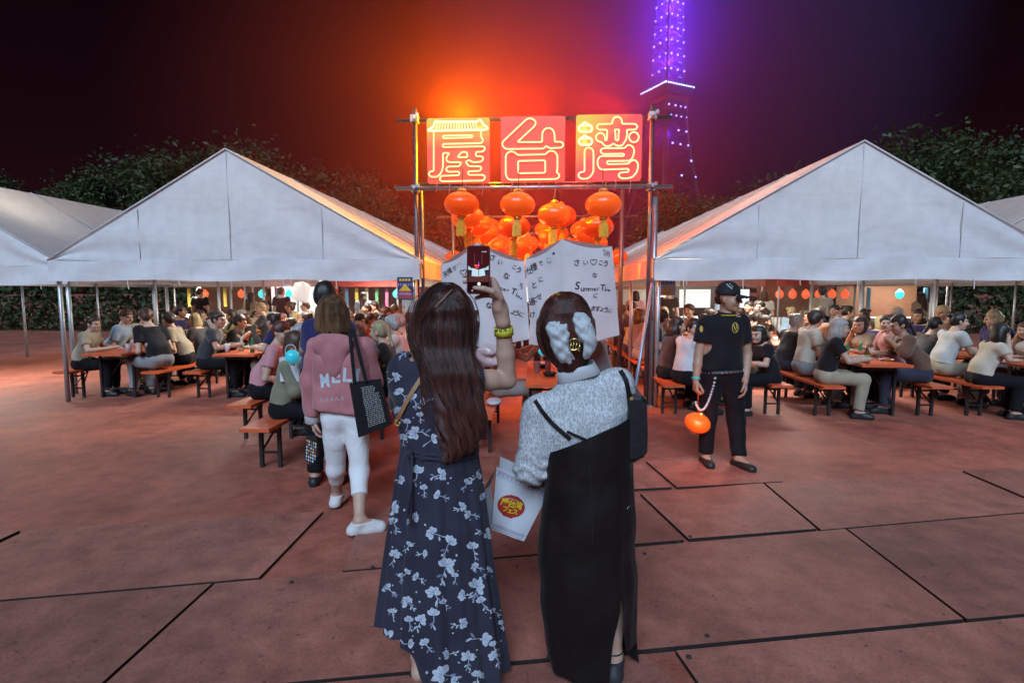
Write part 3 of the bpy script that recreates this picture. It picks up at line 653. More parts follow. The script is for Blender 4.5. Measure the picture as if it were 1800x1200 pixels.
for xx in (xl, xr):
    for zz in (zb1, zb2): B().box((xx, YG, zz), (.10, .13, .09)).box((xx + .05, YG - .08, zz + .03), (.03, .05, .05)).lathe((xx, YG - .09, zz), [(.0001, 0), (.02, 0), (.02, .05), (.0001, .05)], 8, (0, -1, 0)).out('clamp', steel_m, gate)
    B().box((xx, YG, GZ + .01), (.16, .16, .02)).out('foot_plate', steel_m, gate)
B().tube(spline([(xr + .02, YG - .06, zb2), (xr - .02, YG - .07, 2.8), (xr + .05, YG - .06, 2.5), (xr + .01, YG - .06, 1.9), (xr + .06, YG - .06, 1.2)], 20), .008, 5).out('cable', M('red_cable', (.4, .1, .12), .5), gate, True)
B().tube(spline([(xl - .02, YG - .06, zb2), (xl + .04, YG - .07, 2.6), (xl + .06, YG - .06, 2.1), (xl + .1, YG - .06, 1.8), (xl + .02, YG - .06, 1.4)], 20), .009, 5).out('cable', dark_m, gate, True)

# ---------------------------------------------------------------- the three neon panels
def px_plane(Yp, ox, oy, k): return lambda q: P(ox + q[0] * k, oy + q[1] * k, Yp)
neon_m = EM('neon_cream_tube', (1.0, .80, .36), 1.7, False); neony_m = EM('neon_yellow_tube', (1.0, 1.0, .40), 2.6, False)
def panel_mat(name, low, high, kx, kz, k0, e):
    """acrylic panel with its glow put into the emission: red, tinted yellow near the yellow tubes"""
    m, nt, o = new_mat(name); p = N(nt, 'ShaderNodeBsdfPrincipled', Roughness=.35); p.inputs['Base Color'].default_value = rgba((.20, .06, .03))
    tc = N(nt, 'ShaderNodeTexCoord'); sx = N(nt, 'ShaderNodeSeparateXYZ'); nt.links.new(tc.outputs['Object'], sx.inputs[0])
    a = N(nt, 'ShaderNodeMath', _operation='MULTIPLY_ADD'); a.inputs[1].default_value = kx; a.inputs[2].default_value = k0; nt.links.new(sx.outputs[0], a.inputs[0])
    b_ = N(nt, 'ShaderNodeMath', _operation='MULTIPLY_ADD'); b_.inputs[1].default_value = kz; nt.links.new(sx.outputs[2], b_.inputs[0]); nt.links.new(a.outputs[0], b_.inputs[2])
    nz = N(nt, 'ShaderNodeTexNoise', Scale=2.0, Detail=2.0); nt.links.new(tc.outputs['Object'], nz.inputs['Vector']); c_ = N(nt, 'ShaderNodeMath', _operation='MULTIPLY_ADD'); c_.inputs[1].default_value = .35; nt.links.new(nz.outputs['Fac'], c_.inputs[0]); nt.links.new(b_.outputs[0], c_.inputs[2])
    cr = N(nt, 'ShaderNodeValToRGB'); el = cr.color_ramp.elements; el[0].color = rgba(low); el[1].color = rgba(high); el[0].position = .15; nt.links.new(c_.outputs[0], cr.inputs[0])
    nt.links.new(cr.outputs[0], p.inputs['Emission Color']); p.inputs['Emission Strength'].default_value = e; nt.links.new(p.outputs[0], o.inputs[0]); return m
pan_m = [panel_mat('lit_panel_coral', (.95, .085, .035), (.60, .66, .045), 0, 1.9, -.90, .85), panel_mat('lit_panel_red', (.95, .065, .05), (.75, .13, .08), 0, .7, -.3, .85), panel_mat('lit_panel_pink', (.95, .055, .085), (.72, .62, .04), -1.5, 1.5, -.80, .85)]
K = 140 / 1200
strokes = [
 (735, 195, (750, 208, 861, 322), 'neon panel with the character under a tiled roof, first on the gate', [
  (1, 1, [(150,290),(230,240),(262,150),(300,165),(890,165),(930,130),(950,150),(985,215),(1050,255),(1050,275),(960,290),(150,300)]),
  *[(1, 0, [(x, 172), (600 + (x - 600) * 1.12, 285)]) for x in range(300, 900, 40)],
  (0, 0, [(235,305),(235,910),(190,910),(165,935),(162,960),(190,995),(280,995),(330,960),(365,890),(375,820),(375,635),(475,635),(440,680),(422,720),(435,760),(470,775),(650,775),(625,835),(450,840),(420,870),(430,905),(460,920),(620,915),(620,970),(350,980),(325,1010),(330,1045),(360,1062),(980,1050),(1005,1020),(1005,985),(980,965),(755,965),(755,910),(930,905),(950,880),(950,850),(930,835),(760,835),(740,800),(715,775),(765,735),(800,765),(840,775),(940,770),(975,745),(980,710),(960,685),(870,685),(870,620),(970,615),(1005,590),(1005,550),(970,535),(370,548),(370,500),(950,488),(975,465),(975,430),(950,400),(950,300)]),
  (0, 1, [(370,375),(820,365),(820,400),(375,415)]), (0, 1, [(660,620),(735,622),(745,700),(590,700)])]),
 (865, 195, (880, 205, 993, 320), 'coral neon panel with the plain middle character of the gate', [
  (0, 1, [(380,470),(640,230),(660,190),(650,150),(610,120),(570,112),(520,125),(170,455),(150,490),(165,540),(210,575),(780,568),(815,525),(850,555),(880,562),(1040,555),(1072,530),(1072,490),(1040,465),(945,468),(940,350),(925,300),(890,265),(845,255),(800,270),(765,310),(755,360),(755,470)]),
  (0, 1, [(205,680),(230,630),(290,608),(345,625),(385,665),(805,655),(850,610),(900,598),(950,620),(985,670),(985,880),(970,925),(1010,950),(1012,1000),(970,1025),(270,1038),(225,1010),(205,950)]),
  (0, 1, [(390,755),(800,745),(802,932),(396,940)])]),
 (1000, 190, (1013, 202, 1127, 318), 'pink neon panel with two small yellow lanterns in its character', [
  (1, 1, [(150,300),(165,265),(215,245),(238,205),(262,245),(315,255),(350,285),(350,325),(320,360),(180,360),(150,325)]), (1, 0, [(172,272),(330,268)]),
  (1, 1, [(150,495),(165,460),(215,440),(238,400),(262,440),(315,450),(350,480),(350,520),(320,555),(180,555),(150,520)]), (1, 0, [(172,467),(330,463)]),
  (0, 1, [(235,960),(235,650),(255,605),(300,595),(350,615),(370,660),(370,950),(345,1010),(290,1060),(220,1070),(170,1060),(140,1020),(155,975),(190,965)]),
  (0, 1, [(655,240),(655,190),(685,145),(725,130),(770,145),(800,190),(798,240),(1000,240),(1030,270),(1030,300),(1000,328),(870,328),(880,400),(860,480),(810,560),(760,575),(700,560),(675,530),(630,570),(560,578),(515,550),(500,515),(430,500),(402,450),(420,400),(470,370),(520,390),(545,440),(540,490),(570,490),(578,328),(450,328),(420,300),(425,265),(455,242)]),
  (0, 1, [(685,325),(765,325),(750,360),(745,490),(705,490),(700,360)]),
  (0, 1, [(980 + 75 * math.cos(t), 440 + 78 * math.sin(t)) for t in np.linspace(0, 6.283, 14)[:-1]]),
  (0, 1, [(840,605),(880,560),(930,558),(975,600),(985,660),(960,750),(920,795),(575,800),(575,848),(900,840),(930,800),(990,780),(1035,820),(1045,880),(1020,970),(960,1040),(880,1060),(790,1060),(750,1030),(750,990),(790,970),(900,965),(900,915),(500,930),(450,900),(430,840),(435,770),(480,725),(830,725),(835,690),(510,695),(475,660),(480,625),(520,605)])])]
wire_w = M('pale_pink_cord', (.6, .34, .34), .6)
lit = [((1.0, .56, .0), 700, 1.02), ((1.0, .15, .01), 300, .95), ((1.0, .10, .05), 280, .9)]
for i, (ox, oy, (x0, y0, x1, y1), lab, st) in enumerate(strokes):
    YP = YG - .10; a = P(x0, y0, YP); c = P(x1, y1, YP); w, h = c[0] - a[0], a[2] - c[2]; ctr = (a + c) / 2
    s = thing('neon_sign', (ctr[0], YP + .06, c[2]), lab, 'neon sign', 'neon panels on the gate')
    bb = B(); r = .035; pts = []
    for cx_, cz_, t0 in ((w / 2 - r, h / 2 - r, 0), (-w / 2 + r, h / 2 - r, 90), (-w / 2 + r, -h / 2 + r, 180), (w / 2 - r, -h / 2 + r, 270)):
        for t in np.linspace(t0, t0 + 90, 6): pts.append((ctr[0] + cx_ + r * math.cos(math.radians(t)), YP, ctr[2] + cz_ + r * math.sin(math.radians(t))))
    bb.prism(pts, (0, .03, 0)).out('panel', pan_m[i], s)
    B().box((ctr[0], YP + .06, ctr[2] + h * .38), (w * .9, .03, .04)).box((ctr[0], YP + .06, ctr[2] - h * .38), (w * .9, .03, .04)).out('bracket', steel_m, s)
    pl = px_plane(YP - .028, ox, oy, K); tb = [B(), B()]
    for bright, closed, q in st:
        q3 = [pl(p) for p in fillet(fillet([np.array(p, float) for p in q], 14, bool(closed)), 5, bool(closed))]; tb[bright].tube(q3, .0105 if not bright else (.0115 if closed else .0055), 7, bool(closed))
    tb[0].out('neon_tube', neon_m, s, True)
    if tb[1].v: tb[1].out('yellow_neon_tube', neony_m, s, True)
    cb = B()
    for q_ in range(4):
        xx = ctr[0] + w * (-.36 + .24 * q_) + .03 * math.sin(q_ * 5 + i); z0_ = c[2] + .01; cb.tube(spline([(xx, YP + .02, z0_ + .06), (xx + .012, YP - .01, z0_ - .05), (xx - .008, YP, z0_ - .13 - .05 * (q_ % 2))], 7), .005, 5)
    cb.out('tie_cord', wire_w, s, True)
    col, en, up = lit[i]
    for dy, e2 in ((.25, en), (-.42, (10, 6, 7)[i])):
        L = bpy.data.lights.new('neon_glow', 'POINT'); L.energy = e2; L.color = col if dy > 0 else (1.0, .17, .08); L.shadow_soft_size = .12
        o = bpy.data.objects.new('neon_glow', L); COL.objects.link(o); o.parent = s; o.location = np.array([ctr[0], YP + dy, c[2] + h * (up if dy > 0 else .5)]) - np.array(s.location)
    for gx, gy, ge in {0: [(270, 235, .9), (600, 235, 1.0), (930, 235, .9)], 1: [], 2: [(250, 300, .8), (250, 480, .8)]}[i]:     # the yellow tubes' own light
        L = bpy.data.lights.new('yellow_tube_glow', 'POINT'); L.energy = ge; L.color = (.95, 1.0, .15); L.shadow_soft_size = .03
        o = bpy.data.objects.new('yellow_tube_glow', L); COL.objects.link(o); o.parent = s; o.location = px_plane(YP - .07, ox, oy, K)((gx, gy)) - np.array(s.location)
# haze added to carry the sign's glow, its red tint put into the colour
added_haze = B().ball((0, 0, 0), 1.0, 36, 22).out('added_haze', air_mat('glow_haze', .16, (1.0, .19, .15), .4, 1.15), None, True, 'stuff'); added_haze.location = (-.4, 9.0, 4.4); added_haze.scale = (6.6, 3.2, 4.3); tag(added_haze, 'added haze carrying the orange glow behind the neon panels', 'added_haze')

# ================================================================ round lanterns under the sign
gold_m = M('gold_trim', (.75, .5, .16), .3, .2, 20, 0, metal=.8); tassel_m = M('yellow_tassel', (.78, .42, .05), .7, .2, 30, .4, 90, emit=(.9, .42, .04), estr=.06); wire_m = M('wire', (.05, .03, .03), .6)  # a faint glow is put into the tassel's emission
lant_ms = [lantern_mat('orange_silk_%d' % i, c, e) for i, (c, e) in enumerate([((.90, .082, .006), .56), ((.93, .105, .009), .62), ((.85, .066, .005), .50)])]
def lantern_proto(m, R=.235):
    t = thing('lantern', (0, 0, 0), 'lantern', 'lantern'); n, k = 60, 18; V = []; F = []
    for j in range(k + 1):
        ph = -math.pi / 2 * .93 + math.pi * .93 * j / k
        for i in range(n):
            th = 2 * math.pi * i / n; rib = 1 - .035 * (1 - abs(math.cos(th * 6))) ** 3
            V.append((R * math.cos(ph) * rib * math.cos(th), R * math.cos(ph) * rib * math.sin(th), R * .70 * math.sin(ph)))
    for j in range(k):
        for i in range(n): F.append((j * n + i, j * n + (i + 1) % n, (j + 1) * n + (i + 1) % n, (j + 1) * n + i))
    mesh('silk_shell', V, F, m, t, True)
    B().lathe((0, 0, R * .67), [(.0001, 0), (.062, 0), (.066, .02), (.045, .045), (.02, .055), (.0001, .055)], 14).out('top_cap', gold_m, t)
    B().lathe((0, 0, -R * .67), [(.0001, 0), (.06, 0), (.064, -.02), (.042, -.04), (.0001, -.045)], 14).out('bottom_cap', gold_m, t)
    b = B(); 
    for i in range(26):
        a = 2 * math.pi * i / 26; r0, r1 = .03, .05 + .008 * random.random(); b.tube([(r0 * math.cos(a), r0 * math.sin(a), -R * .67 - .04), (r1 * math.cos(a), r1 * math.sin(a), -R * .67 - .12), (r1 * math.cos(a + .1), r1 * math.sin(a + .1), -R * .67 - .25 - .02 * random.random())], .007, 4)
    b.out('tassel', tassel_m, t)
    B().tube([(0, 0, R * .67 + .05), (0, 0, R * .67 + .30)], .005, 5).out('hook_wire', wire_m, t)
    return t
LP = [lantern_proto(m) for m in lant_ms]; used = set()
strings = [('leftmost', [(811.5, 359, 61), (822, 383, 57), (838, 396, 52), (853, 409, 47), (868, 424, 41), (880, 434, 36), (892, 442, 31)]),
           ('second', [(910, 360, 61), (903.5, 399, 56), (911, 433, 46), (927, 428, 40), (902, 436, 38), (920, 444, 33)]),
           ('third', [(974, 378, 57), (986, 380, 53), (973, 412, 52), (962, 404, 44), (968, 428, 43), (980, 436, 36)]),
           ('rightmost', [(1060.5, 360, 62), (1050, 399, 56), (1026, 404, 46), (1036, 412, 50), (1020, 428, 38), (1085, 452, 36), (1010, 440, 33)]),
           ('inner left', [(857, 399, 44), (884, 424, 35)]), ('inner right', [(1047, 427, 42), (1001, 432, 34)]), 
           ('lowest left', [(798, 452, 31)])]
ordw = ['first', 'second', 'third', 'fourth', 'fifth', 'sixth', 'seventh']
kk = 0
for sname, items in strings:
    for j, (px, py, d) in enumerate(items):
        Y = FPX * .47 / d; k = kk % 3; kk += 1; t = LP[k] if k not in used else copy_tree(LP[k]); used.add(k)
        t.location = P(px, py, Y); t.rotation_euler = (random.uniform(-.05, .05), random.uniform(-.05, .05), random.uniform(0, 6))
        tag(t, 'round orange lantern with yellow tassel, %s from the front in the %s string' % (ordw[j], sname) if len(items) > 1 else 'small orange lantern hanging low beside the left tent roof', 'lantern', 'orange lanterns under the sign')
for x, y, z, e in ((-1.0, 7.9, 2.5, 60), (-.2, 8.4, 2.35, 48), (.9, 7.9, 2.5, 60), (-.6, 10.6, 2.3, 45), (.6, 10.6, 2.3, 45)):
    L = bpy.data.lights.new('lantern_light', 'POINT'); L.energy = e; L.color = (1.0, .16, .035); L.shadow_soft_size = .2; o = bpy.data.objects.new('lantern_light', L); COL.objects.link(o); o.location = (x, y, z)
# ================================================================ marquee tents
canv_m = canvas_mat('white_canvas', (.70, .71, .72), .10); roof_m = canvas_mat('roof_canvas', (.62, .58, .55), .16); pole_m = M('tent_pole', (.42, .44, .46), .4, .15, 10, 0, metal=.6); cream_m = M('cream_lining', (.66, .62, .52), .7, .08, 4, .1)
tube_m = EM('tube_light', (1.0, .93, .78), 7.0, False)
EAVE, RIDGE, HALF = 2.04, 3.56, 2.62
def tent(cx, y0, y1, lab, bays=4, dz=0.0, hl=HALF):
    t = thing('marquee_tent', (cx, y0, GZ), lab, 'tent', 'white marquee tents'); ev, rg = EAVE + dz, RIDGE + dz
    for s in (-1, 1):
        def roof(u, v, s=s):
            y = y0 + (y1 - y0) * v; sag = -.045 * math.sin(math.pi * u) * (1 - .75 * abs(math.cos(math.pi * bays * v))) - .02 * math.sin(math.pi * u)
            return (cx + s * (hl + .05) * u, y, rg + (ev - rg) * u + sag)
        B().grid(roof, 10, bays * 6).out('roof_panel', roof_m, t, True)
        def val(u, v, s=s): return (cx + s * (hl + .06 + .012 * math.sin(u * 40)), y0 + (y1 - y0) * u, ev - .26 * v)
        B().grid(val, bays * 10, 3).out('side_valance', canv_m, t, True)
        for k in range(bays + 1):
            y = y0 + .06 + (y1 - y0 - .12) * k / bays
            B().tube([(cx + s * (hl - .03), y, GZ), (cx + s * (hl - .03), y, ev)], .03, 8).out('tent_pole', pole_m, t, True)
            B().tube([(cx + s * (hl - .03), y, ev - .03), (cx, y, rg - .06)], .022, 6).out('rafter', pole_m, t, True)
        B().tube([(cx + s * (hl - .03), y0, ev - .06), (cx + s * (hl - .03), y1, ev - .06)], .022, 6).out('eave_rail', pole_m, t, True)
    B().tube([(cx, y0, rg - .05), (cx, y1, rg - .05)], .025, 6).out('ridge_rail', pole_m, t, True)
    for k in range(bays + 1):
        y = y0 + .06 + (y1 - y0 - .12) * k / bays; B().tube([(cx - hl, y, ev - .05), (cx + hl, y, ev - .05)], .022, 6).out('tie_bar', pole_m, t, True)
    for yy in (y0 - .012, y1 + .012):
        V = []; F = []; nu, nv = 36, 8
        for j in range(nv + 1):
            for i in range(nu + 1):
                u = -1 + 2 * i / nu; zt = rg + (ev - rg) * abs(u) - .01; z = ev - .004 + (zt - ev + .004) * j / nv
                V.append((cx + u * (hl + .03), yy + .02 * math.sin(u * 9 + j * .8) * math.sin(math.pi * j / nv), z))
        for j in range(nv):
            for i in range(nu): F.append((j * (nu + 1) + i, j * (nu + 1) + i + 1, (j + 1) * (nu + 1) + i + 1, (j + 1) * (nu + 1) + i))
        mesh('gable', V, F, canv_m, t, True)
        B().grid(lambda u, v: (cx + (2 * u - 1) * (hl + .05), yy - .015 + .014 * math.sin(u * 30 + v * 3) - .02 * v, ev - .29 * v - .012 * math.sin(u * 17)), 60, 5).out('valance', canv_m, t, True)
        for s in (-1, 1):
            B().tube([(cx, yy - .015, rg - .01), (cx + s * (hl + .05), yy - .015, ev)], .012, 6).out('edge_trim', canv_m, t, True)
        for u in (-.5, 0, .5):
            zt = rg + (ev - rg) * abs(u); B().box((cx + u * hl, yy - .012, (zt + ev) / 2 - .02), (.012, .008, zt - ev - .06)).out('seam', canv_m, t)
        for i in range(7):
            u = -1 + 2 * (i + .5) / 7; B().tube([(cx + u * hl, yy - .035, ev - .27), (cx + u * hl + .01, yy - .03, ev - .36 - .05 * (i % 2))], .006, 5).out('tie_cord', white_m, t)
    for s in (-1, 1):
        for k in range(1, bays):
            y = y0 + (y1 - y0) * k / bays; B().tube([(cx + s * (hl + .05) * u, y, rg + (ev - rg) * u + .006) for u in (0, .25, .5, .75, 1)], .010, 5).out('roof_seam', roof_m, t, True)
    return t
XT = 1.64 + HALF
tent(-XT, 7.5, 19.4, 'white marquee tent on the left, its gable facing the walkway', 6)
tent(XT + .02, 7.45, 18.0, 'white marquee tent on the right, its gable behind the man in the cap', 5)
tent(-XT, 19.9, 31.0, 'second white tent behind the left one', 5, .06); tent(XT, 18.5, 30.0, 'second white tent behind the right one', 5, .05)
tent(-XT - 2 * HALF - .35, 8.1, 19.5, 'outer white tent left of the left marquee', 5, -.05); tent(XT + 2 * HALF + .35, 8.0, 19.0, 'outer white tent right of the right marquee', 5, -.03)
k = 0
for s in (-1, 1):
    for j, y in enumerate((9.2, 12.0, 14.8, 17.4)):
        for xo, side in ((s * XT, 'inner'), (s * (XT + 2 * HALF + .35), 'outer')):
            if side == 'outer' and j in (1, 3): continue
            t = thing('tube_light', (xo, y, 2.02), 'long white tube light, %s row, under the %s %s tent' % (['front', 'second', 'third', 'back'][j], side, 'left' if s < 0 else 'right'), 'tube light', 'tube lights under the tents')
            B().box((xo, y, 2.05), (1.3, .08, .04)).out('housing', white_m, t); B().tube([(xo - .6, y, 2.01), (xo + .6, y, 2.01)], .016, 8).out('tube', tube_m, t)
            L = bpy.data.lights.new('tube_lamp', 'AREA'); L.shape = 'RECTANGLE'; L.size = 1.3; L.size_y = .12; L.energy = 95 if j < 3 else 130; L.color = (1.0, .93, .80); o = bpy.data.objects.new('tube_lamp', L); COL.objects.link(o); o.parent = t; o.location = (0, 0, -.035)
            L = bpy.data.lights.new('tube_lamp', 'AREA'); L.shape = 'RECTANGLE'; L.size = 1.3; L.size_y = .12; L.energy = 75; L.color = (1.0, .93, .80); o = bpy.data.objects.new('tube_lamp', L); COL.objects.link(o); o.parent = t; o.location = (0, 0, .10); o.rotation_euler = (math.pi, 0, 0)

# ================================================================ tables and benches
def table_proto(name, L, W, H, lab):
    t = thing(name, (0, 0, 0), lab, 'table' if 'table' in name else 'bench')
    for k in range(2):                      # two boards along the length
        B().box(((k - .5) * W / 2, 0, H - .016), (W / 2 - .004, L, .032)).out('top_board', wood_m, t)
    for s in (-1, 1):
        y = s * (L / 2 - .28)
        for x in (-1, 1): B().box((x * (W / 2 - .05), y, (H - .032) / 2), (.032, .032, H - .032)).out('leg', leg_m, t)
        b = B().bar((-W / 2 + .05, y, .14), (W / 2 - .05, y, .14), .02, .02).bar((-W / 2 + .05, y, H - .1), (W / 2 - .05, y, H - .1), .02, .02)
        b.bar((-W / 2 + .06, y, .16), (0, y - s * .22, H - .04), .014, .014).bar((W / 2 - .06, y, .16), (0, y - s * .22, H - .04), .014, .014); b.out('brace', leg_m, t)
    return t
TBL = table_proto('folding_table', 1.8, .62, .70, 't'); BCH = table_proto('folding_bench', 1.8, .27, .43, 'b')
first_use = {TBL: True, BCH: True}
def put(proto, x, y, rz, lab, grp):
    t = proto if first_use[proto] else copy_tree(proto); first_use[proto] = False
    t.location = (x, y, GZ + (0.024 if y < 5.0 else 0)); t.rotation_euler = (0, 0, rz); return tag(t, lab, 'table' if proto is TBL else 'bench', grp)
put(TBL, .22, 6.15, 0, 'orange folding table with drinks in the middle of the walkway', 'orange folding tables')
put(BCH, -.53, 5.92, 0, 'orange bench left of the middle table, wrapped food on it', 'orange folding benches'); put(BCH, .92, 6.2, 0, 'orange bench right of the middle table', 'orange folding benches')
ORD = ['first', 'second', 'third', 'fourth']
SEATS = []          # x, y, facing (+1 = towards +X), tags
def set_of(side, col, row, x, y):
    sd = 'left' if side < 0 else 'right'; cn = ['aisle', 'middle', 'outer'][col]
    put(TBL, x, y, random.uniform(-.02, .02), 'orange folding table under the %s tent, %s row from the front, %s column' % (sd, ORD[row], cn), 'orange folding tables')
    for q in (-1, 1):
        put(BCH, x + q * .66, y + random.uniform(-.05, .05), random.uniform(-.03, .03), 'orange bench on the %s side of the %s row %s table, %s tent' % ('near-aisle' if q == -side else 'far', ORD[row], cn, sd), 'orange folding benches')
        for j in (-1, 0, 1): SEATS.append((x + q * .64, y + j * .56, -q, sd, ORD[row], cn, 'aisle-side' if q == -side else 'far-side', ['front', 'middle', 'back'][j + 1], side, col, row))
for col in range(3):
    for row, y in enumerate((6.35, 8.5, 10.7, 12.9)):
        if row == 0 and col > 0: continue
        set_of(-1, col, row, -2.42 - 1.95 * col, y)
    for row, y in enumerate((7.75, 9.95, 12.1)): set_of(1, col, row, 2.46 + 1.95 * col, y)

# ================================================================ stalls at the far end of the tents
def emis(col, s): return EM('lit_%d' % random.randrange(10 ** 6), col, s, False)
red_m = M('red_awning', (.35, .05, .04), .6); brownw_m = M('brown_partition', (.16, .075, .045), .7); teal_m = lantern_mat('teal_lamp', (.06, .62, .58), .85); warmw_m = EM('lit_white_board', (1.0, .97, .9), 1.15, False); coolw_m = EM('lit_screen', (.85, .93, 1.0), 1.5, False)
redl_m = lantern_mat('red_paper', (.9, .09, .02), .8)
def stall(x, y, w, lab, fascia, back, goods):
    t = thing('food_stall', (x, y, GZ), lab, 'stall', 'stalls at the back of the tents')
    B().box((x, y + 1.1, 1.0), (w, .05, 2.0)).out('back_wall', back, t); B().box((x, y, .46), (w - .1, .55, .92)).out('counter', white_m, t)
    B().box((x, y - .15, 1.86), (w, .06, .26)).out('fascia', fascia, t)
    for s in (-1, 1): B().tube([(x + s * (w / 2 - .05), y - .12, GZ), (x + s * (w / 2 - .05), y - .12, 1.99)], .025, 6).out('stall_post', pole_m, t)
    for i, (m, kind) in enumerate(goods):
        gx = x - w / 2 + (i + .5) * w / len(goods)
        if kind == 'ball': B().ball((gx, y + .1, 1.52), (.10, .10, .12), 10, 7).lathe((gx, y + .1, 1.62), [(.0001, 0), (.03, 0), (.03, .04), (.0001, .04)], 8).out('hung_lamp', m, t, True)
        elif kind == 'strip': B().box((gx, y + .2, 1.42), (.09, .03, .55)).out('hanging_banner', m, t)
        else: B().box((gx, y + .6, 1.4), (w / len(goods) * .8, .04, .5)).out('menu_board', m, t)
    return t
cloths = [M('goods_%d' % i, c, .6) for i, c in enumerate([(.5, .08, .05), (.08, .25, .4), (.6, .5, .1), (.55, .55, .5), (.1, .3, .15), (.4, .12, .25)])]
stall(-2.75, 15.4, 2.0, 'food stall with a red lantern row under the poster end of the left tent', cream_m, brownw_m, [(redl_m, 'ball')] * 7)
stall(-4.95, 15.6, 2.1, 'dark stall hung with coloured strips in the left tent', red_m, M('stall_dark', (.05, .04, .045), .8), [(cloths[i % 6], 'strip') for i in range(6)] + [(teal_m, 'ball')])
stall(-7.15, 15.4, 2.0, 'stall of teal glowing lamps at the left tent edge', white_m, warmw_m, [(teal_m, 'ball'), (cloths[1], 'strip'), (teal_m, 'ball'), (cloths[0], 'strip'), (teal_m, 'ball')])
stall(-9.5, 15.6, 2.2, 'stall with yellow banners under the outer left tent', cream_m, brownw_m, [(cloths[2], 'strip'), (redl_m, 'ball'), (cloths[2], 'strip'), (redl_m, 'ball')])
stall(2.7, 14.4, 2.1, 'brown walled stall at the aisle end of the right tent', cream_m, M('orange_brown_wall', (.30, .13, .07), .7), [(cloths[3], 'board')])
stall(4.95, 14.6, 2.1, 'stall with two lit white menu boards in the right tent', M('pinkish_beam', (.35, .2, .17), .7), M('stall_black', (.03, .028, .03), .8), [(warmw_m, 'board'), (coolw_m, 'board')])
stall(7.2, 14.3, 2.0, 'stall with red glowing lanterns in the right tent', red_m, brownw_m, [(redl_m, 'ball')] * 6)
stall(9.6, 14.6, 2.2, 'stall with blue banners under the outer right tent', cream_m, brownw_m, [(cloths[1], 'strip'), (teal_m, 'ball'), (cloths[1], 'strip')])
stall(-.05, 16.2, 2.2, 'bright white stall at the end of the lantern walk', white_m, warmw_m, [(warmw_m, 'board'), (redl_m, 'ball'), (redl_m, 'ball')])

# posters on the tents
def poster(name, cx, cy, w, h, Y, lab, cat, bg, drawer):
    t = thing(name, P(cx, cy + h / 2, Y), lab, cat); a = P(cx - w / 2, cy - h / 2, Y); c = P(cx + w / 2, cy + h / 2, Y)
    B().box(((a[0] + c[0]) / 2, Y + .008, (a[2] + c[2]) / 2), (c[0] - a[0], .012, a[2] - c[2])).out('sheet', bg, t)
    def q(u, v, d=.002): return np.array([a[0] + (c[0] - a[0]) * u, Y - d, a[2] + (c[2] - a[2]) * v])
    drawer(t, q); return t
def flat(pts, q, d=.002): return [q(u, v, d) for u, v in pts]
navy_m = M('poster_navy', (.03, .045, .12), .4); ply_m = M('poster_yellow', (.75, .48, .05), .5); plr_m = M('poster_red', (.5, .07, .05), .5); plb_m = M('poster_blue', (.14, .33, .66), .45); plw_m = M('poster_pale', (.6, .66, .75), .5); plg_m = M('poster_lilac', (.32, .26, .5), .5)
def d1(t, q):
    b = B()
    for i in range(4): b.poly(flat([(.14 + i * .19, .07), (.28 + i * .19, .07), (.28 + i * .19, .17), (.14 + i * .19, .17)], q))
    b.poly(flat([(.5, .28), (.66, .42), (.9, .6), (.1, .6), (.34, .42)], q)).out('printed_shape', ply_m, t)
    b = B()
    for i in range(7): b.poly(flat([(.05 + i * .13, .8), (.14 + i * .13, .78), (.15 + i * .13, .94), (.06 + i * .13, .95)], q))
    b.poly(flat([(.1, .62), (.9, .62), (.8, .7), (.2, .7)], q)).out('printed_red', plr_m, t)
    b = B()
    for i in range(6): b.poly(flat([(.03 + i * .16, .3), (.1 + i * .16, .26), (.13 + i * .16, .36), (.05 + i * .16, .4)], q, .001))
    b.poly(flat([(.05, .7), (.95, .7), (.9, .78), (.1, .77)], q, .001)); b.out('printed_lilac', plg_m, t)
poster('poster', 712, 507, 28, 40, 7.38, 'navy poster with a yellow peak hung at the corner of the left tent', 'poster', navy_m, d1)
def d2(t, q):
    for i in range(3):
        B().poly(flat([(.24 + i * .22, .92), (.36 + i * .22, .92), (.36 + i * .22, .6), (.33 + i * .22, .52), (.33 + i * .22, .42), (.27 + i * .22, .42), (.27 + i * .22, .52), (.24 + i * .22, .6)], q)).out('printed_bottle', [M('amber', (.45, .25, .03), .4), M('gold_print', (.6, .42, .05), .4), M('green_print', (.35, .45, .1), .4)][i], t)
    b = B()
    for i in range(8): b.poly(flat([(.06 + i * .115, .1), (.14 + i * .115, .08), (.15 + i * .115, .3), (.07 + i * .115, .32)], q))
    b.out('printed_lettering', M('print_blue_dark', (.05, .12, .4), .5), t)
poster('banner', 1168, 505, 38, 28, 8.6, 'pale blue drinks banner with three bottles, hung in the right tent', 'banner', M('banner_blue', (.30, .47, .68), .5), d2)
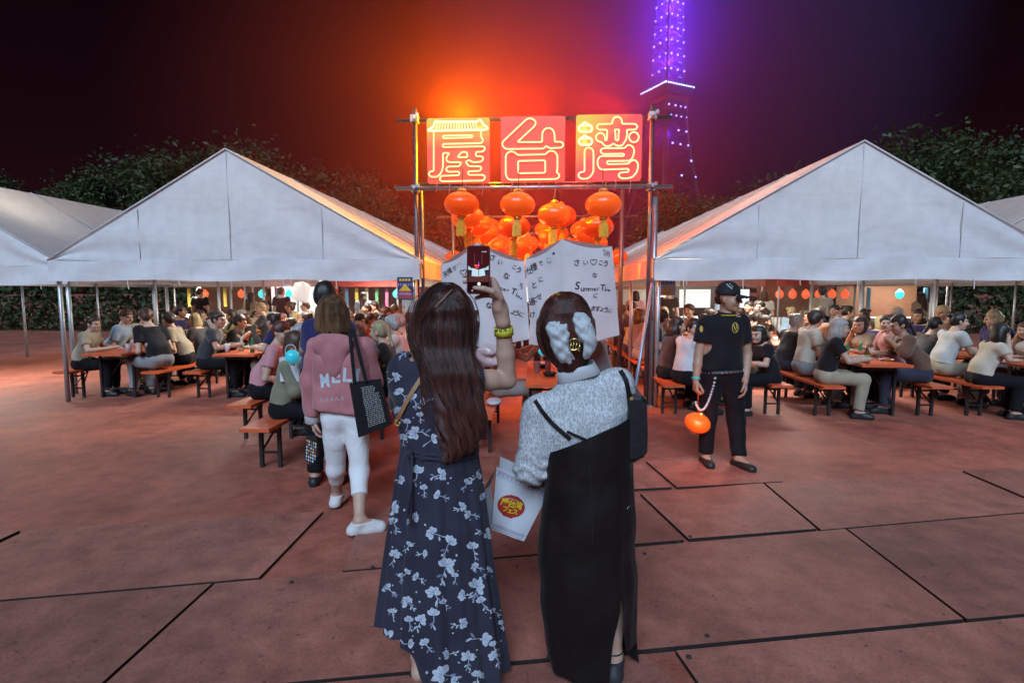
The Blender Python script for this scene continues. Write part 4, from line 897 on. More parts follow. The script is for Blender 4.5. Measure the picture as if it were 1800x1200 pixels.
# ================================================================ people
A_ = lambda *q: np.array(q, float)
def wave(X, Y, Z, amp, f, seed):
    r = np.random.default_rng(seed); S = 0
    for _ in range(5):
        k = r.normal(size=3); k = k / np.linalg.norm(k) * f * r.uniform(.6, 1.5); S = S + np.sin(k[0] * X + k[1] * Y + k[2] * Z + r.uniform(0, 6.28))
    return S * amp / 2.5
def axes(f, up=(0, 0, 1)):
    f = unit(f); up = unit(np.asarray(up, float) - f * np.dot(f, np.asarray(up, float))); r = np.cross(f, up); return r, f, up     # right, forward, up
def head_prims(c, f, up=(0, 0, 1), s=1.0, ears=True):
    r, f, u = axes(f, up); p = lambda a, b, d: c + (r * a + f * b + u * d) * s; R = np.array([r, f, u])
    L = [ell(p(0, -.012, .03), A_(.077, .094, .092) * s, R, .02), ell(p(0, .022, -.035), A_(.06, .074, .083) * s, R, .025), ell(p(0, .058, -.092), A_(.026, .024, .022) * s, R, .025),
         cap(p(0, .088, .012), p(0, .108, -.026), .008 * s, .0135 * s, .012), cap(p(-.034, .079, .022), p(.034, .079, .022), .012 * s, None, .015),
         cap(p(-.018, .086, -.056), p(.018, .086, -.056), .0075 * s, None, .008), cap(p(-.04, .06, -.03), p(.04, .06, -.03), .02 * s, None, .03)]
    if ears:
        for q in (-1, 1): L += [ell(p(q * .078, -.008, -.012), A_(.012, .021, .033) * s, R, .008)]
    return L
def face_idx(v, q, c, f, up, s):
    r, f, u = axes(f, up); ce = v[q].mean(1) - c; a, b, d = ce @ r / s, ce @ f / s, ce @ u / s; mi = np.zeros(len(q), int)
    for e in (-1, 1):
        mi[(np.abs(a - e * .032) < .014) & (np.abs(d + .002) < .0055) & (b > .05)] = 1
        mi[(np.abs(a - e * .033) < .019) & (np.abs(d - .020 - .02 * (.03 - np.abs(a - e * .033))) < .0026) & (b > .05)] = 1
    mi[(np.abs(a) < .021) & (np.abs(d + .056) < .0075) & (b > .06)] = 2
    return mi
def joints_default(H=1.62, seated=False):
    k = H / 1.62; J = dict(pelvis=A_(0, 0, .90), waist=A_(0, .0, 1.05), chest=A_(0, .01, 1.24), neck=A_(0, -.005, 1.36), head=A_(0, .02, 1.50),
        shL=A_(-.165, 0, 1.315), shR=A_(.165, 0, 1.315), elL=A_(-.21, -.01, 1.04), elR=A_(.21, -.01, 1.04), wrL=A_(-.215, .05, .82), wrR=A_(.215, .05, .82),
        hipL=A_(-.085, 0, .87), hipR=A_(.085, 0, .87), knL=A_(-.095, .02, .47), knR=A_(.095, .02, .47), anL=A_(-.10, -.01, .08), anR=A_(.10, -.01, .08), toeL=A_(-.12, .13, .03), toeR=A_(.12, .13, .03))
    if seated:
        for n in ('pelvis', 'waist', 'chest', 'neck', 'head', 'shL', 'shR', 'hipL', 'hipR'): J[n] = J[n] + A_(0, 0, -.36)
        for n, a in (('waist', .03), ('chest', .07), ('neck', .10), ('head', .13), ('shL', .08), ('shR', .08)): J[n] = J[n] + A_(0, a, 0)
        J.update(elL=A_(-.23, .22, .74), elR=A_(.23, .22, .74), wrL=A_(-.13, .42, .76), wrR=A_(.13, .42, .76), knL=A_(-.11, .42, .50), knR=A_(.11, .42, .50), anL=A_(-.11, .40, .09), anR=A_(.11, .38, .09), toeL=A_(-.12, .54, .03), toeR=A_(.12, .52, .03))
    return {n: p * k for n, p in J.items()}
def torso_prims(J, s=1.0, w=1.0):
    r = unit(J['shR'] - J['shL']); rh = unit(J['hipR'] - J['hipL']); L = []
    for i in (-1, 0, 1):
        L += [cap(J['waist'] + rh * i * .062 * s * w, J['chest'] + r * i * .078 * s * w, .078 * s, .088 * s, .05), cap(J['pelvis'] + rh * i * .085 * s * w, J['waist'] + rh * i * .062 * s * w, .09 * s, .078 * s, .05)]
    L += [cap(J['shL'] * .9 + J['shR'] * .1, J['shR'] * .9 + J['shL'] * .1, .056 * s, None, .05), cap(J['chest'] + (J['neck'] - J['chest']) * .4, J['neck'], .075 * s, .056 * s, .05)]
    return L
def arm_prims(J, q, s=1.0, to='wr', fat=1.0):
    sh_, el_ = J['sh' + q], J['el' + q]; md_ = sh_ * .5 + el_ * .5
    L = [cap(sh_, md_, .049 * s * fat, .044 * s * fat, .03), cap(md_, el_, .044 * s * fat, .0375 * s * fat, .012)]
    if to == 'wr': L += [cap(J['el' + q], J['el' + q] * .6 + J['wr' + q] * .4, .0375 * s * fat, .0385 * s * fat, .012), cap(J['el' + q] * .6 + J['wr' + q] * .4, J['wr' + q], .0385 * s * fat, .027 * s * fat, .012)]
    return L
def leg_prims(J, q, s=1.0, fat=1.0):
    kn, an, hp = J['kn' + q], J['an' + q], J['hip' + q]; calf = kn * .68 + an * .32
    return [cap(hp, kn, .082 * s * fat, .055 * s * fat, .04), cap(kn, calf, .054 * s * fat, .052 * s * fat, .02), cap(calf, an, .052 * s * fat, .034 * s * fat, .02)]
def foot_prims(J, q, s=1.0):
    an, to = J['an' + q], J['toe' + q]; d = unit((to - an) * A_(1, 1, 0)); heel = an - d * .045 * s; heel = A_(heel[0], heel[1], to[2]) ; r = A_(-d[1], d[0], 0)
    return [cap(heel, an, .032 * s, .034 * s, .02), cap(heel, to, .032 * s, .026 * s, .02), cap(heel + d * .1 * s - r * .012, to - r * .014, .024 * s, .022 * s, .02), cap(an, to + A_(0, 0, .005), .034 * s, .022 * s, .03)]
def hand_mesh(wr, d, nrm, thumb, s=1.0, curl=.5, spread=.25, h=.0036, tcurl=.3, curls=None):
    """palm and five separate fingers; d: pointing direction, nrm: direction the palm faces, thumb: side the thumb leaves"""
    d = unit(d); nrm = unit(nrm - d * np.dot(nrm, d)); t = unit(thumb - d * np.dot(thumb, d) - nrm * np.dot(thumb, nrm)); L = []
    w = lambda a, b, c: wr + (t * a + d * b + nrm * c) * s
    kn = [(.030, .085), (.010, .090), (-.010, .086), (-.028, .077)]
    for a, b in kn: L.append(cap(w(a * .55, .012, 0), w(a, b, 0), .0155 * s, .0115 * s, .012))
    L.append(cap(wr - d * .03 * s, w(0, .02, 0), .026 * s, .022 * s, .015))
    lens = [(.040, .024, .020), (.045, .027, .021), (.041, .025, .020), (.032, .019, .017)]
    for i, ((a, b), ls) in enumerate(zip(kn, lens)):
        p = w(a, b, 0); ang = 0.0; c = curl if curls is None else curls[i]; sp = spread * (a / .03) * .35
        for j, l in enumerate(ls):
            ang += c * (.75, 1.0, .8)[j]; dd = unit(d * math.cos(ang) + nrm * math.sin(ang) + t * sp * math.cos(ang)); q = p + dd * l * s; L.append(cap(p, q, (.0095, .0086, .0078)[j] * s, (.0086, .0078, .0066)[j] * s, .0025)); p = q
    p = w(.02, .022, .004); q = w(.048, .05, .012 + .02 * tcurl); L.append(cap(p, q, .0135 * s, .011 * s, .01)); p = q
    q = p + unit(t * .35 + d * .8 + nrm * tcurl) * .034 * s; L.append(cap(p, q, .0108 * s, .0095 * s, .003)); p = q
    q = p + unit(t * (.15 - tcurl * .6) + d * .8 + nrm * tcurl * 1.4) * .027 * s; L.append(cap(p, q, .0095 * s, .0075 * s, .003))
    return soft(L, h * s, it=1)
def trim(pt, n, rad=.14):
    """cut away what lies beyond pt in direction n, near pt"""
    pt = np.asarray(pt, float); n = unit(n)
    def f(X, Y, Z, F):
        D = (X - pt[0]) * n[0] + (Y - pt[1]) * n[1] + (Z - pt[2]) * n[2]; R = np.sqrt((X - pt[0]) ** 2 + (Y - pt[1]) ** 2 + (Z - pt[2]) ** 2)
        return np.where(R < rad, np.maximum(F, D), F)
    return f
def chain(*fs):
    def f(X, Y, Z, F):
        for g in fs: F = g(X, Y, Z, F)
        return F
    return f
def creases(amp, fr, seed): return lambda X, Y, Z, F: F + wave(X, Y, Z, amp, fr, seed)
def body(J, f, parent, skin, h=.011, s=1.0, up=(0, 0, 1), hands=None, feet=True, hs=1.0, legs=True, arms='LR', w=1.0):
    P_ = torso_prims(J, s, w) + [cap(J['neck'] - unit(J['head'] - J['neck']) * .03, J['head'] - np.asarray(up, float) * .05 * hs - unit(f) * .02 * hs, .053 * s, .049 * s, .02)]
    for q in arms: P_ += arm_prims(J, q, s)
    if legs:
        for q in 'LR': P_ += leg_prims(J, q, s) + (foot_prims(J, q, s) if feet else [])
    if hands is None:
        for q in arms:
            d = unit(J['wr' + q] - J['el' + q]); x, y, _ = frame_of(d); e = J['wr' + q] + d * .05 * s
            P_ += [cap(J['wr' + q], e, .026 * s, .028 * s, .02), cap(e, e + d * .06 * s, .024 * s, .014 * s, .02), cap(J['wr' + q] + d * .02, e + (x * .03 + d * .02) * s, .014 * s, .011 * s, .01)]
    HP = head_prims(J['head'], f, up, hs)
    a = soft(P_, h); hv = soft(HP + [cap(J['head'] - unit(f) * .02 * hs - np.asarray(up, float) * .05, J['neck'], .046 * s, .05 * s, .02)], min(h, .0065), it=1)
    parts = [a, hv] + (hands or []); v, q = merge(*parts)
    mi = face_idx(v, q, J['head'], f, up, hs); mi[:len(a[1])] = 0
    if hands: mi[len(a[1]) + len(hv[1]):] = 0
    return mesh('body', v, q, [skin, eye_m, lip_m], parent, True, mi)
def shirt(J, parent, m, sleeve=.55, s=1.0, infl=.016, h=.011, seed=1, hem=-.08, neck=.0, w=1.0, name='shirt', cuff=True, fold=.004, arms='LR', collar_dir=None):
    P_ = torso_prims(J, s, w); cuts = [creases(fold, 26, seed)]
    up = unit(J['neck'] - J['chest'])
    for q in arms:
        el, wr, sh = J['el' + q], J['wr' + q], J['sh' + q]
        if sleeve <= 1: e = sh + (el - sh) * sleeve; P_ += [cap(sh, e + (e - sh) * .15, .054 * s, .05 * s, .03)]; cuts.append(trim(e, el - sh, .11))
        else:
            e = el + (wr - el) * (sleeve - 1); P_ += [cap(sh, el, .054 * s, .048 * s, .03), cap(el, e + (wr - el) * .1, .047 * s, .038 * s, .03)]; cuts.append(trim(e, wr - el, .1))
    cuts.append(trim(J['neck'] + up * neck, up, .13))
    dn = unit(J['pelvis'] - J['waist']); cuts.append(trim(J['pelvis'] + dn * (-hem), dn, .32))
    v, q = soft(P_, h, infl, chain(*cuts), 1); return mesh(name, v, q, m, parent, True)
def trousers(J, parent, m, s=1.0, infl=.016, h=.011, seed=2, to=.92, name='trousers', flare=1.0, fold=.004, w=1.0):
    P_ = [cap(J['pelvis'] + unit(J['hipR'] - J['hipL']) * i * .08 * s * w, J['waist'] * .5 + J['pelvis'] * .5 + unit(J['hipR'] - J['hipL']) * i * .065 * s * w, .09 * s, .08 * s, .05) for i in (-1, 0, 1)]; cuts = [creases(fold, 30, seed)]
    for q in 'LR':
        kn, an, hp = J['kn' + q], J['an' + q], J['hip' + q]; e = kn + (an - kn) * to
        P_ += [cap(hp, kn, .085 * s, .06 * s * flare, .04), cap(kn, e + (an - kn) * .1, .06 * s * flare, .047 * s * flare, .03)]; cuts.append(trim(e, an - kn, .14))
    v, q = soft(P_, h, infl, chain(*cuts), 1); return mesh(name, v, q, m, parent, True)
def shoes(J, parent, m, s=1.0, h=.008, infl=.006, name='shoe', sole=None, line=None, ztop=-.005):
    for q in 'LR':
        L = foot_prims(J, q, s); zt = J['an' + q][2] + ztop
        v, f = soft(L, h, infl, lambda X, Y, Z, F: np.maximum(F, Z - zt)); z0 = min(J['toe' + q][2] - .03 * s, J['toe' + q][2])
        mi = None; ms = [m]; zc = v[f].mean(1)[:, 2] - v[:, 2].min()
        if sole is not None: ms = [m, sole, line or sole]; mi = (zc < .026).astype(int); mi[(zc > .011) & (zc < .025)] = 2
        mesh(name, v, f, ms, parent, True, mi)
def hair(J, f, parent, m, style='short', up=(0, 0, 1), s=1.0, h=.009, seed=3, name='hair'):
    c = J['head']; r, f, u = axes(f, up); p = lambda a, b, d: c + (r * a + f * b + u * d) * s; R = np.array([r, f, u])
    L = [ell(p(0, -.016, .038), A_(.087, .102, .096) * s, R, .02)]; low = -.055; front = .03; fringe = .052
    if style == 'short': L += [ell(p(0, -.05, -.01), A_(.078, .062, .075) * s, R, .03)]; low = -.085
    if style == 'crop': L = [ell(p(0, -.016, .034), A_(.0795, .097, .093) * s, R, .02)]; L += [ell(p(0, -.05, -.005), A_(.077, .058, .068) * s, R, .03)]; low = -.06; front = -.02
    if style in ('bob', 'long'): L += [ell(p(0, -.03, -.06), A_(.098, .085, .105) * s, R, .04)]; low = -.145; front = .025
    if style == 'long': L += [cap(p(-.04, -.075, -.08), p(-.035, -.10, -.33), .05 * s, .04 * s, .04), cap(p(.04, -.075, -.08), p(.035, -.10, -.33), .05 * s, .04 * s, .04)]; low = -.5
    if style == 'bun': L += [ell(p(0, -.05, -.01), A_(.076, .06, .07) * s, R, .03), ell(p(0, -.11, .075), A_(.045, .042, .042) * s, R, .01)]; low = -.085
    if style == 'tail': L += [ell(p(0, -.05, -.01), A_(.078, .06, .07) * s, R, .03), cap(p(0, -.11, .02), p(0, -.15, -.17), .03 * s, .018 * s, .01)]; low = -.3
    def cut(X, Y, Z, F):
        a, b, d = [(X - c[0]) * k[0] + (Y - c[1]) * k[1] + (Z - c[2]) * k[2] for k in (r, f, u)]
        F = F + wave(X, Y, Z * .4, .004 * s, 60, seed)
        F = np.maximum(F, np.minimum(b - front * s - (.03 * s if style == 'short' else 0) * (d > 0) , fringe * s - d))
        if style == 'crop': F = np.maximum(F, np.minimum(b + .045 * s, .034 * s - d))
        return np.maximum(F, low * s - d)
    v, q = soft(L, h, 0, cut); return mesh(name, v, q, m, parent, True)
def cap_hat(J, f, parent, m, up=(0, 0, 1), s=1.0, name='cap', h=.007):
    c = J['head']; r, f, u = axes(f, up); p = lambda a, b, d: c + (r * a + f * b + u * d) * s; R = np.array([r, f, u])
    v, q = soft([ell(p(0, -.012, .045), A_(.096, .112, .098) * s, R)], h, 0, lambda X, Y, Z, F: np.maximum(F, .03 * s - ((X - c[0]) * u[0] + (Y - c[1]) * u[1] + (Z - c[2]) * u[2])))
    k = mesh(name, v, q, m, parent, True); b = B()
    b.grid(lambda a, t: p((a - .5) * .17 * (1 - .12 * t), .085 + .085 * t * (1 - (2 * a - 1) ** 2 * .55), .036 - .012 * t - .018 * (2 * a - 1) ** 2), 12, 5); n = len(b.v)
    b.grid(lambda a, t: p((a - .5) * .17 * (1 - .12 * t), .085 + .085 * t * (1 - (2 * a - 1) ** 2 * .55), .030 - .012 * t - .018 * (2 * a - 1) ** 2), 12, 5)
    b.out('brim', m, k, True); return k
def strands(name, paths, rad, m, parent):
    """fine hairs as real curves"""
    paths = np.asarray(paths, dtype=np.float32); n, k, _ = paths.shape
    hc = bpy.data.hair_curves.new(name); hc.add_curves([k] * n); off = wpos(parent).astype(np.float32)
    hc.attributes['position'].data.foreach_set('vector', (paths - off).ravel())
    ra = hc.attributes.get('radius') or hc.attributes.new('radius', 'FLOAT', 'POINT')
    prof = np.interp(np.linspace(0, 1, k), [0, .1, .75, 1], [.7, 1, .9, .25]) * rad
    ra.data.foreach_set('value', np.tile(prof, n).astype(np.float32)); hc.materials.append(m)
    o = bpy.data.objects.new(name, hc); COL.objects.link(o); o.parent = parent; return o
def sil(rows, Y0, ratio, nv, nt, foldamp=None, nf=11, seed=5, z0=None, z1=None, gap=None, front=None):
    """closed cloth sheet whose cross-sections have the widths seen in the photograph at depth Y0; z0(t)/z1(t): top and hem heights by angle"""
    r = np.random.default_rng(seed); rows = np.array(rows, float); zc, cx, hw = [], [], []
    for y, a, c in rows:
        q = P((a + c) / 2, y, Y0); zc.append(q[2]); cx.append(q[0]); hw.append(np.linalg.norm(P(c, y, Y0) - P(a, y, Y0)) / 2)
    zc, cx, hw = map(np.array, (zc, cx, hw)); o = np.argsort(zc); zc, cx, hw = zc[o], cx[o], hw[o]
    ph = r.uniform(0, 6.28, 4); V = []; UV = []
    for j in range(nv + 1):
        t = j / nv
        for i in range(nt + 1):
            g = gap(t) if gap else 0.0
            th = (GAP[0] if gap else -math.pi / 2) + g + (2 * math.pi - 2 * g) * i / nt
            a = z0(th) if z0 else zc[-1]; c = z1(th) if z1 else zc[0]; z = a + (c - a) * t
            w = np.interp(z, zc, hw); x0 = np.interp(z, zc, cx); fa = foldamp(t) if foldamp else 0
            fo = 1 + fa * (math.sin(nf * th + ph[0] + .8 * math.sin(3 * t + ph[1])) * .6 + math.sin((nf * 1.7) * th + ph[2]) * .35 + .3 * math.sin(5 * th + ph[3]))
            V.append((x0 + w * fo * math.cos(th), Y0 + w * ratio * fo * math.sin(th), z)); UV.append((th * .25, z))
    F = [(j * (nt + 1) + i, (j + 1) * (nt + 1) + i, (j + 1) * (nt + 1) + i + 1, j * (nt + 1) + i + 1) for j in range(nv) for i in range(nt)]
    return V, F, UV
GAP = [0.0]
def band(pts, w, nrm, th=.003):
    """flat ribbon following pts; nrm(i) outward direction"""
    b = B(); n = len(pts); V = []; 
    for i, p in enumerate(pts):
        d = unit(pts[min(i + 1, n - 1)] - pts[max(i - 1, 0)]); k = unit(nrm[i]); s = unit(np.cross(d, k))
        V += [p + s * w / 2 + k * th, p - s * w / 2 + k * th, p - s * w / 2, p + s * w / 2]
    F = []
    for i in range(n - 1):
        for a in range(4): F.append((i * 4 + a, i * 4 + (a + 1) % 4, i * 4 + 4 + (a + 1) % 4, i * 4 + 4 + a))
    F += [(3, 2, 1, 0), tuple((n - 1) * 4 + a for a in range(4))]
    return b.add(V, F)
# ================================================================ woman in the floral dress, photographing the gate
def px3(J, spec):
    for k, (x, y, Y) in spec.items(): J[k] = P(x, y, Y)
    return J
navy_cloth = fabric('navy_chiffon', (.027, .026, .044), .2, .75, 500, .15, .1, (.038, .037, .060)); pale_print = M('pale_petal_print', (.36, .42, .50), .8, .2, 40, 0, col2=(.56, .62, .70)); lilac_print = M('lilac_petal_print', (.15, .17, .27), .8, .2, 40, 0, col2=(.24, .27, .40))
Y1 = 2.12
w1 = thing('person', G(778, 1200), 'woman with long dark hair in navy floral dress, holding up a phone', 'person')
J = joints_default(1.6); px3(J, dict(pelvis=(774, 860, Y1), waist=(771, 785, Y1), chest=(766, 700, Y1), neck=(774, 634, Y1 + .01), head=(783, 566, Y1 + .02), shL=(716, 652, Y1), shR=(832, 668, Y1 + .02),
    elL=(716, 735, Y1 + .22), wrL=(760, 690, Y1 + .32), elR=(892, 668, Y1 + .10), wrR=(883, 550, Y1 + .04), hipL=(738, 880, Y1), hipR=(806, 880, Y1), knL=(740, 1035, Y1 + .03), knR=(810, 1035, Y1 + .04)))
J.update(anL=A_(P(738, 1180, Y1)[0], Y1 + .01, .085), anR=A_(P(806, 1180, Y1)[0], Y1 + .06, .085)); J['toeL'] = J['anL'] + A_(-.02, .14, -.055); J['toeR'] = J['anR'] + A_(.02, .14, -.055)
w = lambda x, y, Y: P(x, y, Y)
kn_ = [(867, 493, 2.140), (871, 502, 2.146), (873, 511, 2.150), (874, 521, 2.146)]
fing = [[(852, 487, 2.158), (834, 484, 2.150), (816, 485, 2.128)], [(853, 496, 2.163), (834, 494, 2.156), (816, 495.5, 2.132)], [(856, 506, 2.166), (838, 505, 2.160), (823, 507, 2.142)], [(860, 519, 2.158), (847, 520, 2.150), (837, 524, 2.138)]]
HL = []
for k in kn_: HL.append(cap(w(880, 546, 2.155), w(*k), .021, .0125, .016))
HL += [cap(w(884, 566, 2.158), w(878, 541, 2.153), .031, .028, .02), cap(w(876, 541, 2.13), w(879, 523, 2.115), .019, .015, .015)]
for k, fs in zip(kn_, fing):
    a = w(*k)
    for i, q in enumerate(fs): c_ = w(*q); HL.append(cap(a, c_, (.0108, .0100, .0092)[i], (.0100, .0092, .0078)[i], .003)); a = c_
a = w(879, 524, 2.113)
for i, q in enumerate([(866, 512, 2.086), (850, 507.5, 2.078), (834, 506, 2.075)]): c_ = w(*q); HL.append(cap(a, c_, (.0145, .0125, .0115)[i], (.0125, .0115, .0085)[i], .004)); a = c_
hR = soft(HL, .0034, it=1)
ld = unit(J['wrL'] - J['elL']); hL = hand_mesh(J['wrL'], ld, A_(.3, .3, -1), A_(.3, -1, .3), .95, .5)
body(J, (.18, 1, .08), w1, skin_a, .007, .97, hands=[hR, hL], w=.92)
B().poly([w(841, 503.5, 2.068), w(834.5, 503.5, 2.066), w(832.5, 506, 2.067), w(834.5, 508.5, 2.068), w(841, 508.5, 2.069)]).out('thumb_nail', M('nail', (.62, .42, .38), .2, bump=0), w1)
# bodice with short sleeves and gathered folds, then the long flared skirt
S = torso_prims(J, .97, .95); cuts = [lambda X, Y, Z, F: F + .0045 * np.sin(X * 95 + 2 * np.sin(Z * 9)) * np.clip((1.28 - Z) / .25, .15, 1), creases(.004, 28, 4)]
for q, e in (('L', .62), ('R', .10)):
    sh, el = J['sh' + q], J['el' + q]; S += [cap(sh, sh + (el - sh) * (e + .12), .066, .068, .04)]; cuts.append(trim(sh + (el - sh) * e, el - sh, .11))
cuts += [trim(J['neck'] - A_(0, 0, .01), A_(0, .25, 1), .13), trim(J['waist'] + A_(0, 0, -.03), A_(0, 0, -1), .3)]
v, f = soft(S, .007, .012, chain(*cuts), 1); bodice = mesh('dress_bodice', v, f, navy_cloth, w1, True)
rows = [(782, 706, 838), (795, 705, 840), (830, 699, 846), (880, 692, 853), (950, 682, 862), (1000, 676, 868), (1060, 670, 877), (1140, 663, 888), (1200, 661, 895), (1250, 659, 899)]
zl, zr = P(690, 1146, Y1 - .2)[2], .035
def hem1(t): c = math.cos(t); s_ = 1 / (1 + math.exp(-(c + .22) * 16)); return zl + (zr - zl) * s_ if math.sin(t) < .2 else zl + .02 + (zr - zl - .02) * (c + 1) / 2
V, F, UV = sil(rows, Y1, .66, 70, 200, lambda t: .022 + .070 * t ** .8, 13, 8, z1=hem1)
skirt = mesh('dress_skirt', V, F, navy_cloth, w1, True, None, UV)
# waist tie with a knot and hanging ends
zc_ = P(772, 792, Y1)[2]; b = B()
for dz in (0, .016): b.tube([(P(772, 792, Y1)[0] + .152 * math.cos(t), Y1 + .107 * math.sin(t), zc_ + dz - .012 * math.cos(t)) for t in np.linspace(0, 2 * math.pi, 40)[:-1]], .008, 6, True)
for x_, y_, x1_, y1_ in ((716, 800, 722, 925), (724, 800, 716, 905)): b.tube([P(x_, y_, Y1 - .115), P((x_ + x1_) / 2 + 3, (y_ + y1_) / 2, Y1 - .135), P(x1_, y1_, Y1 - .165)], .0055, 6)
b.ball(P(719, 797, Y1 - .11), (.016, .014, .018)); b.out('waist_tie', navy_cloth, w1, True)
# printed blossoms, stems and leaves lying on the cloth
bv = bvh_of([bodice, skirt]); pr = [Print(bv, .0016), Print(bv, .0012)]
def petal(c, a, L, W): d = A_(math.cos(a), math.sin(a)); n_ = A_(-d[1], d[0]); return [c + d * L * t + n_ * W * s for t, s in ((0, 0), (.25, .32), (.55, .5), (.82, .38), (1, .06), (.86, -.3), (.55, -.48), (.25, -.34))]
def motif(c, r, rot, kind):
    c = A_(*c); rs = random.Random(int(c[0] * 13 + c[1] * 7))
    npet = 5 if kind else 4
    for i in range(npet):
        a = rot - math.pi / 2 + (i - (npet - 1) / 2) * (rs.uniform(.75, .95) if kind else .62) + rs.uniform(-.1, .1); L = r * rs.uniform(.85, 1.15)
        pr[0].fan(petal(c + A_(math.cos(rot - 1.57), math.sin(rot - 1.57)) * -.1 * r, a, L, r * .68))
        k = c; pr[1].off = .0022; pr[1].line([k, k + A_(math.cos(a), math.sin(a)) * L * .7], .8); pr[1].off = .0012
    st = [c, c + A_(.15 * r, .9 * r), c + A_(.05 * r + rs.uniform(-.5, .5) * r, 1.9 * r)]; ca_, sa_ = math.cos(rot), math.sin(rot); Rm = lambda p: c + A_(ca_ * (p - c)[0] - sa_ * (p - c)[1], sa_ * (p - c)[0] + ca_ * (p - c)[1])
    pr[0].line([Rm(p) for p in spline(st, 7)], 1.1)
    for s_, t in ((1, .7), (-1, 1.0), (1, 1.35)):
        if rs.random() < .85: pr[1 if rs.random() < .5 else 0].fan(petal(Rm(c + A_(.08 * r, t * r)), rot + (math.pi / 2 - s_ * rs.uniform(.5, 1.0)) * 1.0 - (0 if s_ > 0 else 0), r * rs.uniform(.6, .95), r * .26))
    for i in range(rs.randint(1, 3)): q = c + A_(rs.uniform(-1.6, 1.6) * r, rs.uniform(-1.3, 1.5) * r); pr[0].fan(petal(q, rs.uniform(0, 6.28), r * .32, r * .26))
fl = [(776,833,12,1),(771,870,10,0),(733,829,9,0),(705,843,9,1),(691,890,11,1),(692,918,8,0),(729,908,10,1),(820,848,8,0),(813,890,8,1),(825,904,8,0),(759,936,10,1),(719,957,8,0),(790,953,10,0),(831,962,8,0),(694,974,9,1),(785,992,13,1),(715,1005,7,0),(733,1014,8,0),(859,1002,8,0),(857,937,9,1),(682,1034,9,0),(762,1040,13,1),(780,1058,8,0),(815,1046,8,0),(839,1030,11,1),(846,1056,8,0),(715,1056,10,1),(762,1079,10,0),(719,1090,8,0),(740,1088,8,1),(813,1095,9,1),(678,1121,12,1),(719,1130,8,0),(748,1130,9,0),(850,1121,10,0),(867,1133,8,0),(787,1149,10,0),(822,1154,9,1),(776,1184,13,1),(867,1074,7,0),(850,874,8,0),(839,836,7,0),(881,1095,7,0),(869,1152,8,1),(745,858,8,0),(840,1185,10,1),(800,1196,8,0),(690,1075,8,0),(705,1012,6,0),(800,1012,7,0),(745,972,7,0),(835,995,8,1),
      (720,614,9,1),(696,662,8,1),(704,690,9,0),(700,722,9,1),(716,742,8,0),(730,760,10,1),(746,705,8,0),(738,730,7,0),(836,735,8,0),(842,765,8,1),(760,772,7,0),(726,700,7,0),(709,768,8,1),(748,668,7,0)]
for x, y, r, k in fl: motif((x, y), r * 1.22 * random.uniform(.78, 1.28), random.choice((-1, 1)) * random.uniform(0, 1.5) ** 1.4, k)
for q_p, q_n, q_m in ((pr[0], 'flower_print', pale_print), (pr[1], 'leaf_print', lilac_print)): q_p.out(q_n, q_m, skirt)['kind'] = 'stuff'
# brown cross-body strap
st = spline([cast(bv, x, y, .006) for x, y in ((752, 648), (742, 664), (729, 684), (716, 706), (704, 729), (698, 742))], 16)
band(st, .017, [A_(-.3, -1, .1)] * 16).out('bag_strap', M('tan_leather', (.33, .17, .08), .5, .2, 30), w1); B().tube(spline([P(697, 738, Y1 - .1), P(694, 744, Y1 - .1), P(700, 748, Y1 - .1), P(703, 741, Y1 - .1)], 10), .0035, 6).out('strap_ring', gold_m, w1, True)
# long hair: dense core plus thousands of fine strands that wave at the ends
hrow = [(494, 776, 790), (498, 764, 804), (505, 752, 814), (515, 741, 822), (530, 729, 832), (548, 722, 837), (570, 719, 838), (595, 720, 835), (620, 727, 831), (650, 741, 838), (680, 750, 846), (710, 757, 852), (740, 763, 853), (770, 768, 850), (795, 771, 842), (815, 769, 815)]
hy = np.array([r[0] for r in hrow]); hl = np.array([r[1] for r in hrow], float); hr = np.array([r[2] for r in hrow], float)
def hair_back(y):       # depth of the middle plane and thickness towards the camera
    return float(np.interp(y, [494, 560, 610, 660, 720, 815], [Y1 + .02, Y1 + .02, Y1 - .005, Y1 - .055, Y1 - .075, Y1 - .075])), float(np.interp(y, [494, 500, 515, 545, 580, 630, 680, 740, 815], [.01, .05, .088, .112, .112, .095, .07, .06, .045]))
def hair_pt(s, y, d=1.0):
    l, r_ = np.interp(y, hy, hl), np.interp(y, hy, hr); Yc, D = hair_back(y); x = (l + r_) / 2 + (r_ - l) / 2 * s; return P(x, y, Yc - D * math.sqrt(max(0, 1 - s * s)) * d)
V = []; F = []; nj, ni = 40, 36
for j in range(nj + 1):
    y = 496 + (735 - 496) * j / nj
    for i in range(ni):
        t = 2 * math.pi * i / ni; s_ = math.cos(t); l, r_ = np.interp(y, hy, hl), np.interp(y, hy, hr); Yc, D = hair_back(y); back = math.sin(t) < 0
        V.append(P((l + r_) / 2 + (r_ - l) / 2 * s_ * .93, y, Yc + (D * .92 * math.sin(t) if back else min(.05, D) * math.sin(t) * (1 if y < 560 else .5))))
F = [(j * ni + i, j * ni + (i + 1) % ni, (j + 1) * ni + (i + 1) % ni, (j + 1) * ni + i) for j in range(nj) for i in range(ni)] + [tuple(range(ni))]
hm1 = hair_mat('long_dark_hair', (.012, .005, .0045), (.034, .014, .011)); hm1s = strand_mat('hair_strand_brown', (.017, .006, .005), (.105, .034, .025))
h1 = mesh('hair', V, F, hm1, w1, True)
paths = []; r = np.random.default_rng(21); KP = 26
locks = [(r.uniform(-1, 1), r.uniform(0, 6.28), r.uniform(.6, 1.4), r.uniform(-.12, .12), r.uniform(-.06, .09)) for _ in range(54)]
